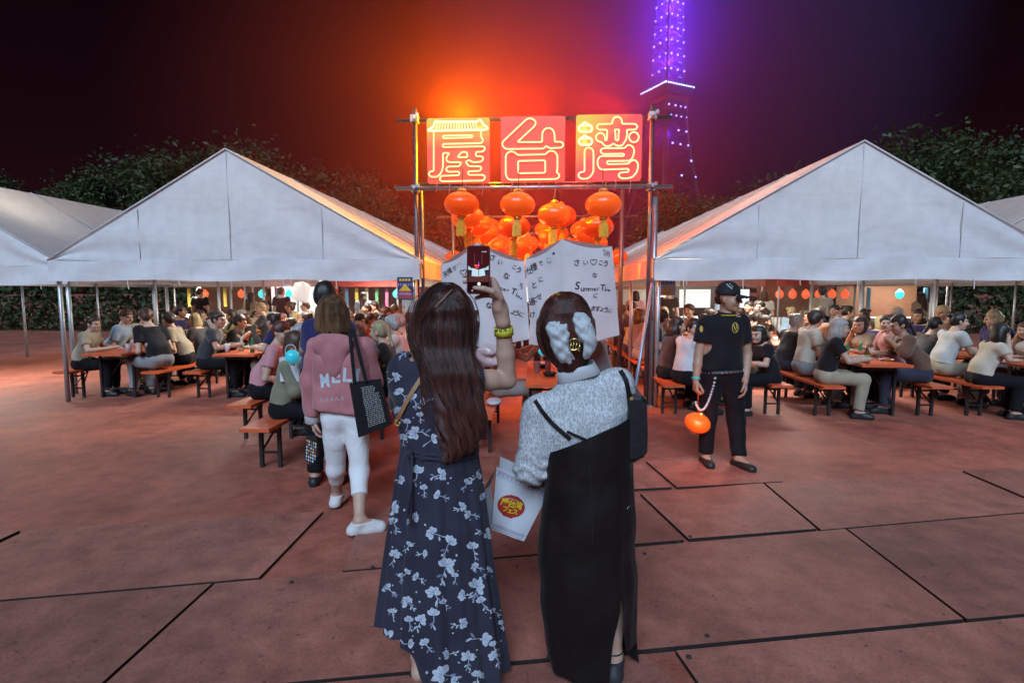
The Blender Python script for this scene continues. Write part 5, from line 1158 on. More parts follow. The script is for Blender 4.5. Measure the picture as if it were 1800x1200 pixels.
for i in range(5200):
    lk = locks[r.integers(54)]; s_ = float(np.clip(lk[0] + r.normal() * .035, -1.03, 1.03)); cr_ = s_ + lk[3]
    top = 497 + 44 * r.random() if r.random() < .55 else 497 + 12 * r.random(); part = 795 - (top - 500) * .75
    end = (815 - 42 * max(0, s_) - 6 * abs(s_) - r.exponential(12)) if r.random() < .86 else r.uniform(640, 780)
    if s_ < -.6 and r.random() < .4: end = r.uniform(690, 800)
    p = []; rr = 1.0 + lk[4] + r.normal() * .02
    for t in np.linspace(0, 1, KP):
        y = top + (end - top) * t; g = min(1.0, (y - top) / 70.0) ** .55; l, r_ = np.interp(y, hy, hl), np.interp(y, hy, hr); mid, hw_ = (l + r_) / 2, (r_ - l) / 2
        x = part * (1 - g) + (mid + hw_ * s_ * 1.02) * g; wv = np.clip((y - 640) / 140, 0, 1) ** 1.2
        x += wv * (14 * lk[2] * math.sin(lk[1] + (y - 670) * .052) - 5 * wv); sn = np.clip((x - mid) / max(hw_, 1), -1, 1); Yc, D = hair_back(y)
        p.append(P(x, y, Yc - D * math.sqrt(max(0, 1 - sn * sn)) * (1.0 + .05 * r.random() * 0) * rr - .012 * wv * math.cos(lk[1] + (y - 670) * .05) - .004))
    paths.append(p)
for i in range(90):     # flyaway hairs along the outline
    sd = r.choice((-1, 1)) * r.uniform(.9, 1.12); y0 = r.uniform(500, 640); y1_ = y0 + r.uniform(40, 130); k_ = r.uniform(1, 5); ph_ = r.uniform(0, 6); p = []
    for t in np.linspace(0, 1, KP): y = y0 + (y1_ - y0) * t; l, r_ = np.interp(y, hy, hl), np.interp(y, hy, hr); p.append(P((l + r_) / 2 + (r_ - l) / 2 * sd * (.97 + .03 * t) + k_ * t * math.sin(ph_ + 3 * t), y, Y1 - .02 - .03 * t))
    paths.append(p)
for i in range(120):    # loose hairs at the left of her back and by her right cheek
    s0 = r.random(); x0 = 722 + 22 * s0; y0 = 600 + 20 * r.random(); y1_ = r.uniform(680, 760) if i < 80 else 620
    if i >= 80: x0, y0, y1_ = 834 + 4 * r.random(), 545, r.uniform(585, 640)
    p = []
    for t in np.linspace(0, 1, KP): y = y0 + (y1_ - y0) * t; x = x0 + ((28 + 16 * s0) * t + 5 * math.sin(t * 5 + s0 * 6) if i < 80 else -6 * t ** 2 + 2 * math.sin(t * 4 + s0 * 5)); p.append(P(x, y, Y1 - .10 - .02 * t if i < 80 else Y1 - .03))
    paths.append(p)
strands('hair_strands', paths, .00085, hm1s, h1)
B().tube(spline([P(795, 508, Y1 - .066), P(786, 518, Y1 - .094), P(775, 529, Y1 - .108), P(765, 539, Y1 - .114)], 10), [.0008, .002, .0026, .0026, .0026, .0026, .0024, .002, .0015, .0006], 5).out('parting', skin_c, h1)
# sandals
for q in 'LR':
    an = J['an' + q]; b = B(); b.tube([an + A_(.038 * math.cos(t), .038 * math.sin(t) + .002, .012 + .012 * math.sin(t)) for t in np.linspace(0, 6.283, 17)[:-1]], .006, 6, True)
    hl_ = [an + A_(-.034, -.05, 0), an + A_(.034, -.05, 0), an + A_(.042, .1, 0), an + A_(.03, .175, 0), an + A_(-.03, .175, 0), an + A_(-.042, .1, 0)]
    for p in hl_: p[2] = .014
    b.prism([A_(*p) for p in hl_], (0, 0, .014)); b.bar(an + A_(-.046, .11, -.05), an + A_(.046, .11, -.05), .03, .005); b.out('sandal', black_m, w1)
# yellow paper wristband
d = unit(J['elR'] - J['wrR']); c0 = J['wrR'] * .74 + J['elR'] * .26; x_, y_, _ = frame_of(d); R_ = .0385
wb = thing('wristband', c0, 'yellow printed paper wristband on the raised forearm', 'wristband'); b = B(); n = 32; V = []
for k in range(n):
    t = 2 * math.pi * k / n; e = x_ * math.cos(t) + y_ * math.sin(t)
    for a, rr in ((-.017, R_), (.017, R_ + .001), (.017, R_ - .0015), (-.017, R_ - .0015)): V.append(c0 + d * a + e * rr)
b.add(V, [(k * 4 + a, k * 4 + (a + 1) % 4, ((k + 1) % n) * 4 + (a + 1) % 4, ((k + 1) % n) * 4 + a) for k in range(n) for a in range(4)])
wbo = b.out('band', M('yellow_paper', (.62, .60, .05), .55, .08), wb, True); pw = Print(bvh_of([wbo]), .0012); pw.text('屋台湾フェス', (891, 580), 7.2, 8, thin=.012); pw.out('printed_text', black_m, wb)
# phone
phY = 2.105; ph = thing('phone', P(841, 474, phY), 'phone held up, its screen showing the gate and sky lanterns', 'phone')
def q_(x, y, dY=0.0): return P(x, y, phY - dY)
def rrect(x0, y0, x1, y1, r_, dY): return [q_(cx + r_ * math.cos(math.radians(t)), cy_ - r_ * math.sin(math.radians(t)), dY) for cx, cy_, t0 in ((x1 - r_, y0 + r_, 0), (x0 + r_, y0 + r_, 90), (x0 + r_, y1 - r_, 180), (x1 - r_, y1 - r_, 270)) for t in np.linspace(t0, t0 + 90, 5)]
B().prism(rrect(820.5, 431.5, 861.5, 517, 5, 0), (0, .009, 0)).out('case', M('phone_case', (.10, .025, .03), .35), ph)
def scr(name, pts, col, s_, dY): return B().poly([q_(x, y, dY) for x, y in pts]).out(name, EM('screen_' + name, col, s_, False), ph)
B().poly(rrect(822, 433, 860, 515, 4, .0006)).out('screen', EM('screen_dark', (.055, .008, .012), 1.0, False), ph)
scr('view_ground', [(824, 478), (859, 478), (859, 495), (824, 495)], (.10, .035, .03), 1, .0009)
scr('view_lamp', [(830, 471), (841, 474), (841, 486), (829, 485)], (.55, .75, .88), 1, .0013); scr('view_lamp', [(842, 474), (851, 471), (853, 484), (842, 486)], (.55, .75, .88), 1, .0013)
scr('view_tent', [(823, 467), (831, 473), (831, 475), (823, 474)], (.4, .65, .75), 1, .0012); scr('view_tent', [(859, 467), (851, 472), (852, 475), (859, 474)], (.4, .65, .75), 1, .0012)
scr('view_crowd', [(824, 476), (829, 476), (829, 484), (824, 485)], (.03, .03, .045), 1, .0012); scr('view_crowd', [(853, 476), (859, 476), (859, 484), (853, 483)], (.03, .03, .045), 1, .0012)
for i in range(3): scr('view_sign', [(834 + i * 3, 465), (836.4 + i * 3, 465), (836.4 + i * 3, 468), (834 + i * 3, 468)], (1, .12, .16), 1.1, .0012)
scr('view_lanterns', [(834.5, 469), (842, 469), (840, 472), (836, 472)], (.9, .06, .05), 1, .0012); scr('view_tower', [(841, 460), (842.2, 460), (842.8, 467), (840.6, 467)], (.25, .08, .7), 1, .0011)
for x in (834, 847): scr('view_line', [(x, 446), (x + .5, 446), (x + .5, 464), (x, 464)], (.25, .1, .1), 1, .0010)
scr('controls', [(822.5, 496), (859.5, 496), (859.5, 513), (822.5, 513)], (.012, .004, .006), 1, .0008)
def disc(x, y, r_): return [(x + r_ * math.cos(t), y + r_ * math.sin(t)) for t in np.linspace(0, 6.283, 15)[:-1]]
scr('shutter_button', disc(842, 499, 3.0), (.95, .93, .97), 1.1, .0013)
for x, y in ((830, 510.5), (847, 510.5), (855.5, 510)): scr('icon', disc(x, y, 1.2), (.6, .6, .85), 1, .0013)
for x in (848, 851, 854): scr('icon', disc(x, 442.5, .9), (.75, .75, .95), 1, .0013)

# ================================================================ woman in the black slip dress and white lace blouse
Y2 = 2.15
w2 = thing('person', G(1040, 1200), 'woman in black slip dress and white lace blouse, white organza bow in short hair', 'person')
K2 = joints_default(1.6); px3(K2, dict(pelvis=(1036, 880, Y2), waist=(1034, 820, Y2), chest=(1024, 742, Y2), neck=(1010, 662, Y2 + .005), head=(995, 588, Y2 + .03), shL=(950, 722, Y2), shR=(1086, 676, Y2 + .01),
    elL=(935, 822, Y2 + .02), wrL=(944, 806, Y2 + .26), elR=(1100, 790, Y2 + .10), wrR=(1085, 770, Y2 + .30), hipL=(1000, 900, Y2), hipR=(1072, 900, Y2), knL=(1008, 1045, Y2 + .02), knR=(1078, 1045, Y2 + .02)))
K2.update(anL=A_(P(1004, 1180, Y2)[0], Y2 + .05, .085), anR=A_(P(1077, 1180, Y2)[0], Y2 + .0, .085)); K2['toeL'] = K2['anL'] + A_(-.01, .14, -.055); K2['toeR'] = K2['anR'] + A_(.02, .14, -.055)
hands2 = [hand_mesh(K2['wrL'], A_(.4, .9, .1), A_(.2, .2, -1), A_(1, -.2, .2), .93, .95), hand_mesh(K2['wrR'], A_(-.3, 1, .1), A_(-.3, 0, -1), A_(-1, 0, .2), .93, .5)]
body(K2, (-.15, 1, .05), w2, skin_a, .007, .97, hands=hands2, w=.92, up=(-.12, 0, 1))
lace = lace_mat('white_lace')
S = torso_prims(K2, .97, .93); cuts = [creases(.0045, 30, 14)]
sh, el, wr = K2['shL'], K2['elL'], K2['wrL']
S += [cap(sh, el, .062, .060, .04), cap(el, el + (wr - el) * .75, .058, .047, .03), cap(K2['shR'], K2['elR'], .056, .05, .04), cap(K2['elR'], K2['wrR'], .048, .04, .03)]
cuts += [lambda X, Y, Z, F: F + .004 * np.sin(Z * 120 + 3 * np.sin(X * 40)) * np.clip((.98 - Z) / .1, 0, 1), trim(el + (wr - el) * .70, wr - el, .085), trim(K2['wrR'], K2['wrR'] - K2['elR'], .08), trim(K2['neck'] - A_(.005, 0, .012), A_(-.28, .1, 1), .12), trim(K2['waist'] + A_(.02, 0, .02), A_(0, 0, -1), .185)]
v, f = soft(S, .0065, .010, chain(*cuts), 1); blouse = mesh('lace_blouse', v, f, lace, w2, True)
cc = P(1014, 652, Y2 - .002); axv = unit(A_(-.30, -.06, 1)); xr_ = unit(np.cross(A_(0, 1, 0), axv)); yr_ = np.cross(axv, xr_); V = []; n = 36
for hgt, ra in ((-.028, .078), (-.024, .084), (.010, .076), (.022, .073), (.020, .069), (-.025, .072)):
    for k in range(n): t = 2 * math.pi * k / n; V.append(cc + axv * (hgt + .003 * math.sin(3 * t)) + xr_ * ra * 1.05 * math.cos(t) + yr_ * ra * .82 * math.sin(t))
mesh('collar', V, [(j * n + k, j * n + (k + 1) % n, ((j + 1) % 6) * n + (k + 1) % n, ((j + 1) % 6) * n + k) for j in range(6) for k in range(n)], fabric('white_collar', (.52, .54, .56), .1), w2, True)
# black slip dress with a slit
blk = fabric('black_satin', (.0075, .0042, .0048), .2, .62, 300, .12, .04, (.011, .006, .0065))
rows2 = [(715, 978, 1108), (745, 966, 1109), (775, 958, 1110), (830, 958, 1111), (880, 953, 1113), (930, 947, 1115), (985, 944, 1116), (1050, 949, 1116), (1100, 956, 1115), (1150, 963, 1117), (1200, 969, 1119), (1260, 974, 1121)]
ztl, ztr = P(965, 792, Y2)[2], P(1105, 728, Y2)[2]
def top2(t): c = (math.cos(t) + 1) / 2; return ztl + (ztr - ztl) * c + .018 * math.sin(3.14 * c)
zb2 = .045; zb2r = P(1105, 1170, Y2 - .17)[2]
def hem2(t):
    c = math.cos(t); return zb2r - .03 * (c - .55) if (c > .55 and math.sin(t) < 0) else zb2
GAP[0] = math.atan2(-math.sqrt(1 - .55 ** 2), .55); tslit = (1.0 - (1092 - 750) / (1220 - 750))
def gap2(t): return max(0.0, (t - .70)) * .95
V, F, UV = sil(rows2, Y2, .72, 80, 180, lambda t: .012 + .045 * max(0, t - .18), 7, 12, z0=top2, z1=hem2, gap=gap2)
V = np.array(V); cz = P(1036, 900, Y2); dirv = V - A_(cz[0], Y2, 0); dirv[:, 2] = 0; dirv /= np.maximum(np.linalg.norm(dirv, axis=1), 1e-6)[:, None]
fade = np.clip((P(1036, 800, Y2)[2] - V[:, 2]) / .12, 0, 1)      # soft diagonal pulls below the waist
V = V + dirv * (fade * (.0038 * np.sin(V[:, 2] * 17 + (V[:, 0] - cz[0]) * 15 + 2 * np.sin(V[:, 0] * 9)) + 0.0022 * np.sin(V[:, 2] * 29 - (V[:, 0] - cz[0]) * 26)))[:, None]
slip = mesh('slip_dress', V, F, blk, w2, True)
bv2 = bvh_of([blouse, slip])
def ribbon(pts, wd, m, par, off=.004, n=18):
    q = [cast(bv2, x, y, off) for x, y in pts]; q = [p for p in q if p is not None]; sp = spline(q, n); return band(sp, wd, [A_(-.1, -1, .15)] * n, .003).out('strap', m, par)
ribbon([(941, 704), (953, 722), (968, 740), (985, 756), (1003, 771)], .016, blk, w2); ribbon([(997, 757), (1008, 762), (1020, 767), (1030, 772)], .009, blk, w2, .006)
ribbon([(1090, 652), (1099, 668), (1104, 690), (1106, 715), (1106, 732)], .018, blk, w2, .004)
B().tube(spline([P(1031, 775, Y2 - .128), P(1037, 830, Y2 - .126), P(1040, 880, Y2 - .135), P(1041, 955, Y2 - .145)], 14), .0016, 5).out('seam_cord', black_m, w2); B().tube(spline([P(969, 1130, Y2 - .09), P(965, 1148, Y2 - .09), P(962, 1155, Y2 - .09)], 6), .003, 5).out('hem_tie', black_m, w2)
# short hair swept into the clip
hrow2 = [(511, 989, 999), (514, 977, 1013), (520, 966, 1024), (530, 956, 1033), (545, 948, 1041), (565, 943, 1046), (585, 942, 1048), (603, 945, 1047), (618, 951, 1043), (632, 962, 1037), (645, 976, 1031), (657, 989, 1022)]
h2y = np.array([q[0] for q in hrow2]); h2l = np.array([q[1] for q in hrow2], float); h2r = np.array([q[2] for q in hrow2], float)
def h2b(y): return float(np.interp(y, [511, 560, 620, 657], [Y2 + .03, Y2 + .03, Y2 + .015, Y2 + .0])), float(np.interp(y, [511, 514, 525, 550, 580, 610, 635, 657], [.01, .05, .088, .112, .116, .104, .082, .058]))
V = []; nj, ni = 34, 36
for j in range(nj + 1):
    y = 512 + (656 - 512) * j / nj; l, r_ = np.interp(y, h2y, h2l), np.interp(y, h2y, h2r); Yc, D = h2b(y)
    for i in range(ni):
        t = 2 * math.pi * i / ni; V.append(P((l + r_) / 2 + (r_ - l) / 2 * .96 * math.cos(t), y, Yc + (D * .95 * math.sin(t) if math.sin(t) < 0 else min(.06, D) * math.sin(t) * (1 if y < 565 else .25))))
h2 = mesh('hair', V, [(j * ni + i, j * ni + (i + 1) % ni, (j + 1) * ni + (i + 1) % ni, (j + 1) * ni + i) for j in range(nj) for i in range(ni)] + [tuple(range(ni))], hair_mat('short_red_brown_hair', (.022, .007, .0055), (.05, .017, .012)), w2, True)
paths = []; r = np.random.default_rng(33)
for i in range(3600):
    a = r.uniform(-1, 1); top = 512 + 30 * r.random() ** 1.5; conv = 1010 + 14 * a
    yb = r.uniform(585, 620); under = r.random() < .3
    if under: top = 655 - 14 * r.random(); yb = 612
    p = []; rr = 1 + r.normal() * .012
    for t in np.linspace(0, 1, 20):
        y = top + (yb - top) * t; l, r_ = np.interp(y, h2y, h2l), np.interp(y, h2y, h2r); mid, hw_ = (l + r_) / 2, (r_ - l) / 2
        s_ = a * (1 - t ** 2.2 * .8) if not under else a * (.95 - .5 * t); sn = s_ * min(1, .35 + t * 2.2) if not under else s_; x = mid + hw_ * sn * 1.0; x = x * (1 - t ** 3) + conv * t ** 3 if not under else x
        sn = np.clip((x - mid) / max(hw_, 1), -1, 1); Yc, D = h2b(y); p.append(P(x, y, Yc - D * math.sqrt(max(0, 1 - sn * sn)) * rr - .004))
    paths.append(p)
for i in range(700):     # side hair hanging to the jaw
    sd = -1 if i % 2 else 1; p = []; y1_ = r.uniform(600, 632); th = r.uniform(.86, 1.0)
    for t in np.linspace(0, 1, 20): y = 518 + (y1_ - 518) * t; l, r_ = np.interp(y, h2y, h2l), np.interp(y, h2y, h2r); mid, hw_ = (l + r_) / 2, (r_ - l) / 2; sn = sd * th * min(1, .2 + 1.6 * t); Yc, D = h2b(y); p.append(P(mid + hw_ * sn, y, Yc - D * math.sqrt(max(0, 1 - sn * sn)) - .003))
    paths.append(p)
strands('hair_strands', paths, .0008, strand_mat('red_brown_strand', (.026, .008, .006), (.11, .032, .022)), h2)
# organza bow: two puffed ruffles, and the gold claw that holds them
org = M('white_organza', (.58, .63, .66), .45, .06, 12, .06, 60, trans=.2); bow = thing('hair_bow', P(1007, 605, Y2 - .12), 'white organza bow with gold claw clip in the short hair', 'hair bow')
lobL = [(959.5,571),(968,564),(977,565),(984,560),(994,566),(1001,573),(1003,584),(1001,593),(1002,605),(1003,617),(1011.5,629),(1009,636),(995,641.5),(983,636),(975,623),(968,608),(966,593),(960,584)]
lobR = [(1005,550.5),(1014,547),(1030,550.5),(1038.5,560),(1039,568),(1044.5,575.5),(1047,588.5),(1050.5,604),(1045,615.5),(1037.5,627.5),(1030,633),(1023,626),(1026.5,616.6),(1026,606),(1016,596),(1009,579),(1006,565)]
for lob, sd in ((lobL, 1), (lobR, 2)):
    o2 = [q for q in smooth_line(lob, 2, True)]; c = sum(o2) / len(o2); n = len(o2); V = []; rg = 9; rr_ = np.random.default_rng(sd); k1, k2 = rr_.uniform(0, 6, 2)
    for side in (1, -1):
        for j in range(rg + 1):
            rho = j / rg
            for i, q in enumerate(o2):
                p2 = c + (q - c) * rho * (1 + .02 * math.sin(i * 1.3)); xa, ya = p2 - c
                Yb = h2b(min(656, p2[1]))[0] - h2b(min(656, p2[1]))[1] * .8 - .018
                ruf = .0050 * math.sin(ya * .24 + xa * .12 + k1 + 1.3 * math.sin(xa * .11 + k2)) + .0035 * math.sin(ya * .37 - xa * .25 + k2) + .0015 * math.sin(xa * .9 + k1)
                V.append(P(p2[0], p2[1], Yb - side * (.024 * math.sqrt(max(0, 1 - rho ** 2.5))) + ruf * (1 if side > 0 else .3) * (.5 + .5 * rho)))
    F = []; m_ = (rg + 1) * n
    for o_ in (0, m_):
        for j in range(rg):
            for i in range(n): q = (o_ + j * n + i, o_ + j * n + (i + 1) % n, o_ + (j + 1) * n + (i + 1) % n, o_ + (j + 1) * n + i); F.append(q if o_ == 0 else q[::-1])
    mesh('ruffle', V, F, org, bow, True)
b = B(); Yk = Y2 - .108
for x, y in ((1003, 601), (1008, 599), (1013, 600), (1018, 603)): b.tube(spline([P(x, y, Yk), P(x + 1, y + 4, Yk - .012), P(x - 1, y + 10, Yk - .012), P(x, y + 14, Yk)], 8), .0032, 6)
b.tube(spline([P(1000, 600, Yk), P(1006, 596, Yk - .008), P(1014, 596, Yk - .008), P(1021, 600, Yk)], 10), .0035, 6); b.tube(spline([P(1000, 612, Yk), P(1006, 615, Yk - .008), P(1014, 614, Yk - .008), P(1020, 608, Yk)], 10), .0035, 6); b.out('claw_clip', M('brass', (.72, .58, .22), .25, .1, metal=.9), bow, True)
# sneakers and bag
shoes(K2, w2, M('sneaker_black', (.03, .03, .035), .6), .98, .006, .008, 'shoe', M('sneaker_white', (.7, .7, .7), .5))
for q in 'R':
    an = K2['anR']; B().tube([an + A_(.037 * math.cos(t), .037 * math.sin(t), .022) for t in np.linspace(0, 6.283, 17)[:-1]], .005, 6, True).out('ankle_strap', black_m, w2)
bagm = M('black_leather', (.013, .012, .015), .38, .3, 40, .25, 160); sb = thing('shoulder_bag', P(1122, 800, Y2 + .08), 'black leather shoulder bag hanging at the right side of the slip dress', 'bag')
o2 = [(1104, 700), (1112, 694), (1128, 695), (1137, 703), (1139, 760), (1138, 793), (1131, 804), (1116, 810), (1104, 811)]; V = [P(x, y, Y2 - .05) for x, y in o2]; b = B(); bk = [p + A_(.015, .26, 0) for p in V]; n = len(V); md0 = [p + A_(0, -.012, 0) + (P(1121, 752, Y2 - .05) - p) * .12 for p in V]
b.add(md0 + V + bk, [tuple(range(n))[::-1]] + [(i, (i + 1) % n, n + (i + 1) % n, n + i) for i in range(n)] + [(n + i, n + (i + 1) % n, 2 * n + (i + 1) % n, 2 * n + i) for i in range(n)] + [tuple(range(2 * n, 3 * n))]); b.out('bag_body', bagm, sb, False)
B().tube(spline([P(1108, 702, Y2 - .03), P(1107, 680, Y2 - .03), P(1101, 660, Y2 - .0), P(1092, 648, Y2 + .04), P(1088, 650, Y2 + .09), P(1096, 672, Y2 + .14), P(1115, 700, Y2 + .16)], 24), .008, 6).out('bag_strap', bagm, sb, True)
B().tube(spline([P(1112, 812, Y2 - .04), P(1113, 850, Y2 - .05), P(1115, 905, Y2 - .04)], 10), .003, 5).tube(spline([P(1109, 812, Y2 - .04), P(1110, 840, Y2 - .05), P(1112, 880, Y2 - .04)], 10), .0025, 5).out('drawcord', black_m, sb)
B().lathe(P(1110, 700, Y2 - .065), [(.0001, 0), (.007, 0), (.007, .004), (.0001, .004)], 10, (0, -1, 0)).out('stud', gold_m, sb)
# white paper carrier bag with the red festival badge
Yb = 2.30; pb = thing('paper_bag', P(912, 940, Yb), 'white paper carrier bag with red oval festival badge and yellow lettering', 'bag')
q4 = [P(873, 820, Yb), P(966, 862, Yb), P(921, 951, Yb), P(864, 930, Yb)]; tl, tr, br, bl = q4; ml = P(852, 868, Yb + .05); dp = A_(.01, .085, .02)
pm = M('white_paper', (.56, .58, .62), .6, .06, 14, .12, 8); b = B()
b.grid(lambda u, v: (tl * (1 - u) + tr * u) * (1 - v) + (bl * (1 - u) + br * u) * v + A_(0, -.010 * math.sin(3.14 * u) * math.sin(3.14 * v) + .003 * math.sin(9 * u + 5 * v), 0), 14, 14)
bf = b.out('front_panel', pm, pb, True); b = B(); c1, c2 = (tl + bl) / 2 + A_(-.062, .03, .01), (tl + bl) / 2 + A_(-.03, .07, .01)
b.grid(lambda u, v: (tl + dp) * (1 - u) * (1 - v) + (tr + dp) * u * (1 - v) + (bl + dp) * (1 - u) * v + (br + dp) * u * v, 6, 6); b.out('back_panel', pm, pb)
b = B(); b.add([tl, c1, bl, bl + dp, c2 + dp * .5, tl + dp], [(0, 1, 4, 5), (1, 2, 3, 4)]); b.add([tr, br, br + dp, tr + dp], [(0, 1, 2, 3)]); b.add([bl, br, br + dp, bl + dp], [(0, 1, 2, 3)]); b.out('side_gusset', pm, pb)
pp = [Print(bvh_of([bf]), o_) for o_ in (.0012, .0020, .0020, .0028)]
oc = A_(898.5, 889); oa = math.radians(14)
def oval(rx, ry): return [oc + A_(math.cos(oa) * rx * math.cos(t) - math.sin(oa) * ry * math.sin(t), math.sin(oa) * rx * math.cos(t) + math.cos(oa) * ry * math.sin(t)) for t in np.linspace(0, 6.283, 33)[:-1]]
pp[0].fan(oval(24.5, 19.5)); pp[0].quad([(898, 868.5), (912, 873), (911, 878), (896, 874)], 3, 2); pp[0].quad([(884, 902), (902, 908), (900, 911), (883, 905)], 3, 2)
ca_, sa_ = math.cos(oa), math.sin(oa)
for t_, dx, dy, h_ in (('屋', -12.5, -3.5, 14), ('台', 0, -3.5, 14), ('湾', 12.5, -3.5, 14), ('フ', -9, 7.5, 11), ('ェ', 0, 8.5, 11), ('ス', 9, 8.5, 11)): pp[1].text(t_, oc + A_(ca_ * dx - sa_ * dy, sa_ * dx + ca_ * dy), h_, -14, 1, 0, .022)
for i in range(10):
    dx, dy = -11 + i * 2.4, -13.0 + .09 * (i - 4.5) ** 2; p = oc + A_(ca_ * dx - sa_ * dy, sa_ * dx + ca_ * dy); pp[2].quad([p + A_(-.8, -.7), p + A_(.8, -.5), p + A_(.7, .9), p + A_(-.8, .8)], 1, 1)
lav = M('lavender_border', (.36, .28, .42), .6)
def uv(u, v): return A_(873, 820) * (1 - u) * (1 - v) + A_(966, 862) * u * (1 - v) + A_(864, 930) * (1 - u) * v + A_(921, 951) * u * v
for k in range(22):
    u = .04 + .92 * k / 22; d_ = .026
    for v0 in (.055, .905): pp[3].quad([uv(u, v0), uv(u + d_, v0), uv(u + d_, v0 + .045 - .02 * (k % 2)), uv(u, v0 + .045 - .02 * (k % 2))], 1, 1)
for v0, v1 in ((.035, .045), (.115, .122), (.885, .893), (.965, .975)): pp[3].quad([uv(.01, v0), uv(.99, v0), uv(.99, v1), uv(.01, v1)], 8, 1)
pp[0].out('badge', M('badge_red', (.36, .03, .02), .5), bf); pp[1].out('badge_lettering', M('badge_yellow', (.72, .55, .02), .5), bf); pp[2].out('badge_small_print', M('badge_pale', (.6, .5, .45), .5), bf); pp[3].out('border_print', lav, bf)['kind'] = 'stuff'
hd = M('white_cord', (.62, .62, .64), .6, .1, 60, .3); fa = K2['wrL']
B().tube(spline([P(909, 838, Yb - .002), P(914, 822, Yb), fa + A_(-.02, -.03, .035), fa + A_(.02, -.03, .035), P(961, 836, Yb), P(943, 853, Yb - .002)], 24), .003, 6).tube(spline([P(906, 836, Yb + .085), P(911, 818, Yb + .07), fa + A_(-.02, .02, .035), fa + A_(.02, .02, .035), P(958, 832, Yb + .08), P(940, 850, Yb + .085)], 24), .003, 6).out('cord_handle', hd, pb, True)
# ================================================================ the two big paper sky lanterns
paper_m = canvas_mat('thin_white_paper', (.87, .86, .88), .22, .03); ink_m = M('black_ink', (.012, .012, .014), .6, bump=0)
def bulge_face(nt, st, nb, sb, out, sag, bul):
    b = B()
    def fn(u, v):
        top = nt * (1 - u) + st * u - A_(0, 0, sag * 4 * u * (1 - u)); bot = nb * (1 - u) + sb * u
        return top * (1 - v) + bot * v + out * bul * math.sin(math.pi * v) ** .7 * math.sin(math.pi * u) + out * .004 * math.sin(7 * u + 4 * v) * math.sin(math.pi * u)
    return b.grid(fn, 18, 18)
def sky_lantern(near_t, near_b, l_t, l_b, r_t, r_b, lab):
    t = thing('sky_lantern', (near_b + l_b + r_b) / 3, lab, 'paper lantern', 'paper sky lanterns')
    bt, bb_ = l_t + r_t - near_t, l_b + r_b - near_b; cen = (near_t + bt + near_b + bb_) / 4
    faces = []
    for (a, b_, c, d) in ((near_t, l_t, near_b, l_b), (near_t, r_t, near_b, r_b), (l_t, bt, l_b, bb_), (r_t, bt, r_b, bb_)):
        o = (a + b_ + c + d) / 4 - cen; o[2] = 0; o = unit(o); faces.append(bulge_face(a, b_, c, d, o, .045, .03).out('paper_side', paper_m, t, True))
    b = B(); b.add([near_t, l_t, bt, r_t, cen * [1, 1, 0] + A_(0, 0, (near_t[2] + bt[2]) / 2 - .03)], [(0, 1, 4), (1, 2, 4), (2, 3, 4), (3, 0, 4)]); b.out('paper_top', paper_m, t)
    b = B(); b.tube([near_b, l_b, bb_, r_b], .004, 5, True); b.tube([near_b, bb_], .002, 4); b.tube([l_b, r_b], .002, 4); b.out('wire_ring', steel_m, t)
    return t, faces
def heart(c, r, ang=0.0):
    t = np.linspace(0, 6.283, 25); x = 16 * np.sin(t) ** 3; y = -(13 * np.cos(t) - 5 * np.cos(2 * t) - 2 * np.cos(3 * t) - np.cos(4 * t)); a = math.radians(-ang); return [A_(c[0] + (x[i] * math.cos(a) - y[i] * math.sin(a)) * r / 17, c[1] + (x[i] * math.sin(a) + y[i] * math.cos(a)) * r / 17) for i in range(25)]
TH = .010
R1, fR = sky_lantern(P(988, 420, 5.15), P(997, 613, 5.15), P(923, 455, 5.55), P(935, 606, 5.55), P(1076, 433, 5.5), P(1089, 589, 5.5), 'right paper sky lantern with handwritten wishes, behind the bow-haired woman')
pt = Print(bvh_of([fR[0], fR[1]]), .004); C = lambda x, y: (915 + x * 180 / 1029, 410 + y * 180 / 1029)
for s_, x, y, h_, a in (('さ', 563, 300, 13, 4), ('い', 650, 298, 10, 0), ('こ', 805, 300, 10, -4), ('う', 853, 308, 12, -6), ('な', 742, 425, 10, 0), ('に', 752, 630, 10, 2), ('ま', 728, 757, 10, -4), ('す', 772, 762, 11, -4), ('よ', 815, 768, 9, -4), ('う', 856, 772, 11, -4), ('に', 897, 780, 8, -6), ('S', 570, 530, 19, 0), ('u', 618, 558, 13, 0), ('m', 660, 560, 12, -2), ('m', 705, 560, 11, -2), ('e', 745, 560, 10, -2), ('r', 776, 558, 11, 0), ('T', 822, 548, 15, -3), ('i', 847, 562, 11, -3), ('m', 868, 567, 8, -3), ('e', 890, 572, 7, -4)): pt.text(s_, C(x, y), h_, a, 1, .12, TH)
for s_, x, y, h_, a in (('様', 137, 345, 15, 18), ('で', 207, 305, 10, 22), ('と', 140, 525, 13, 14), ('に', 205, 468, 11, 22), ('過', 118, 690, 14, 8), ('ご', 152, 668, 10, 14), ('せ', 192, 640, 12, 18), ('け', 122, 820, 13, 8), ('仕', 92, 380, 13, 14)): pt.text(s_, C(x, y), h_, a, .85, .1, TH)
pt.line(heart(C(732, 288), 6.2), 1.0); pt.line([C(270, 278), C(280, 298), C(300, 296), C(310, 276)], .9)
for x, y, q in ((272, 258, .9), (298, 248, .9), (335, 203, 2.2)): pt.fan([A_(*C(x, y)) + q * A_(math.cos(t), math.sin(t)) for t in np.linspace(0, 6.28, 9)[:-1]])
for x, y in ((838, 175), (868, 190), (848, 212), (882, 222), (885, 200)): pt.line([A_(*C(x, y)) + 2.1 * A_(math.cos(t), math.sin(t)) for t in np.linspace(0, 6.6, 10)], .7)
pt.out('handwriting', ink_m, fR[1])['kind'] = 'stuff'
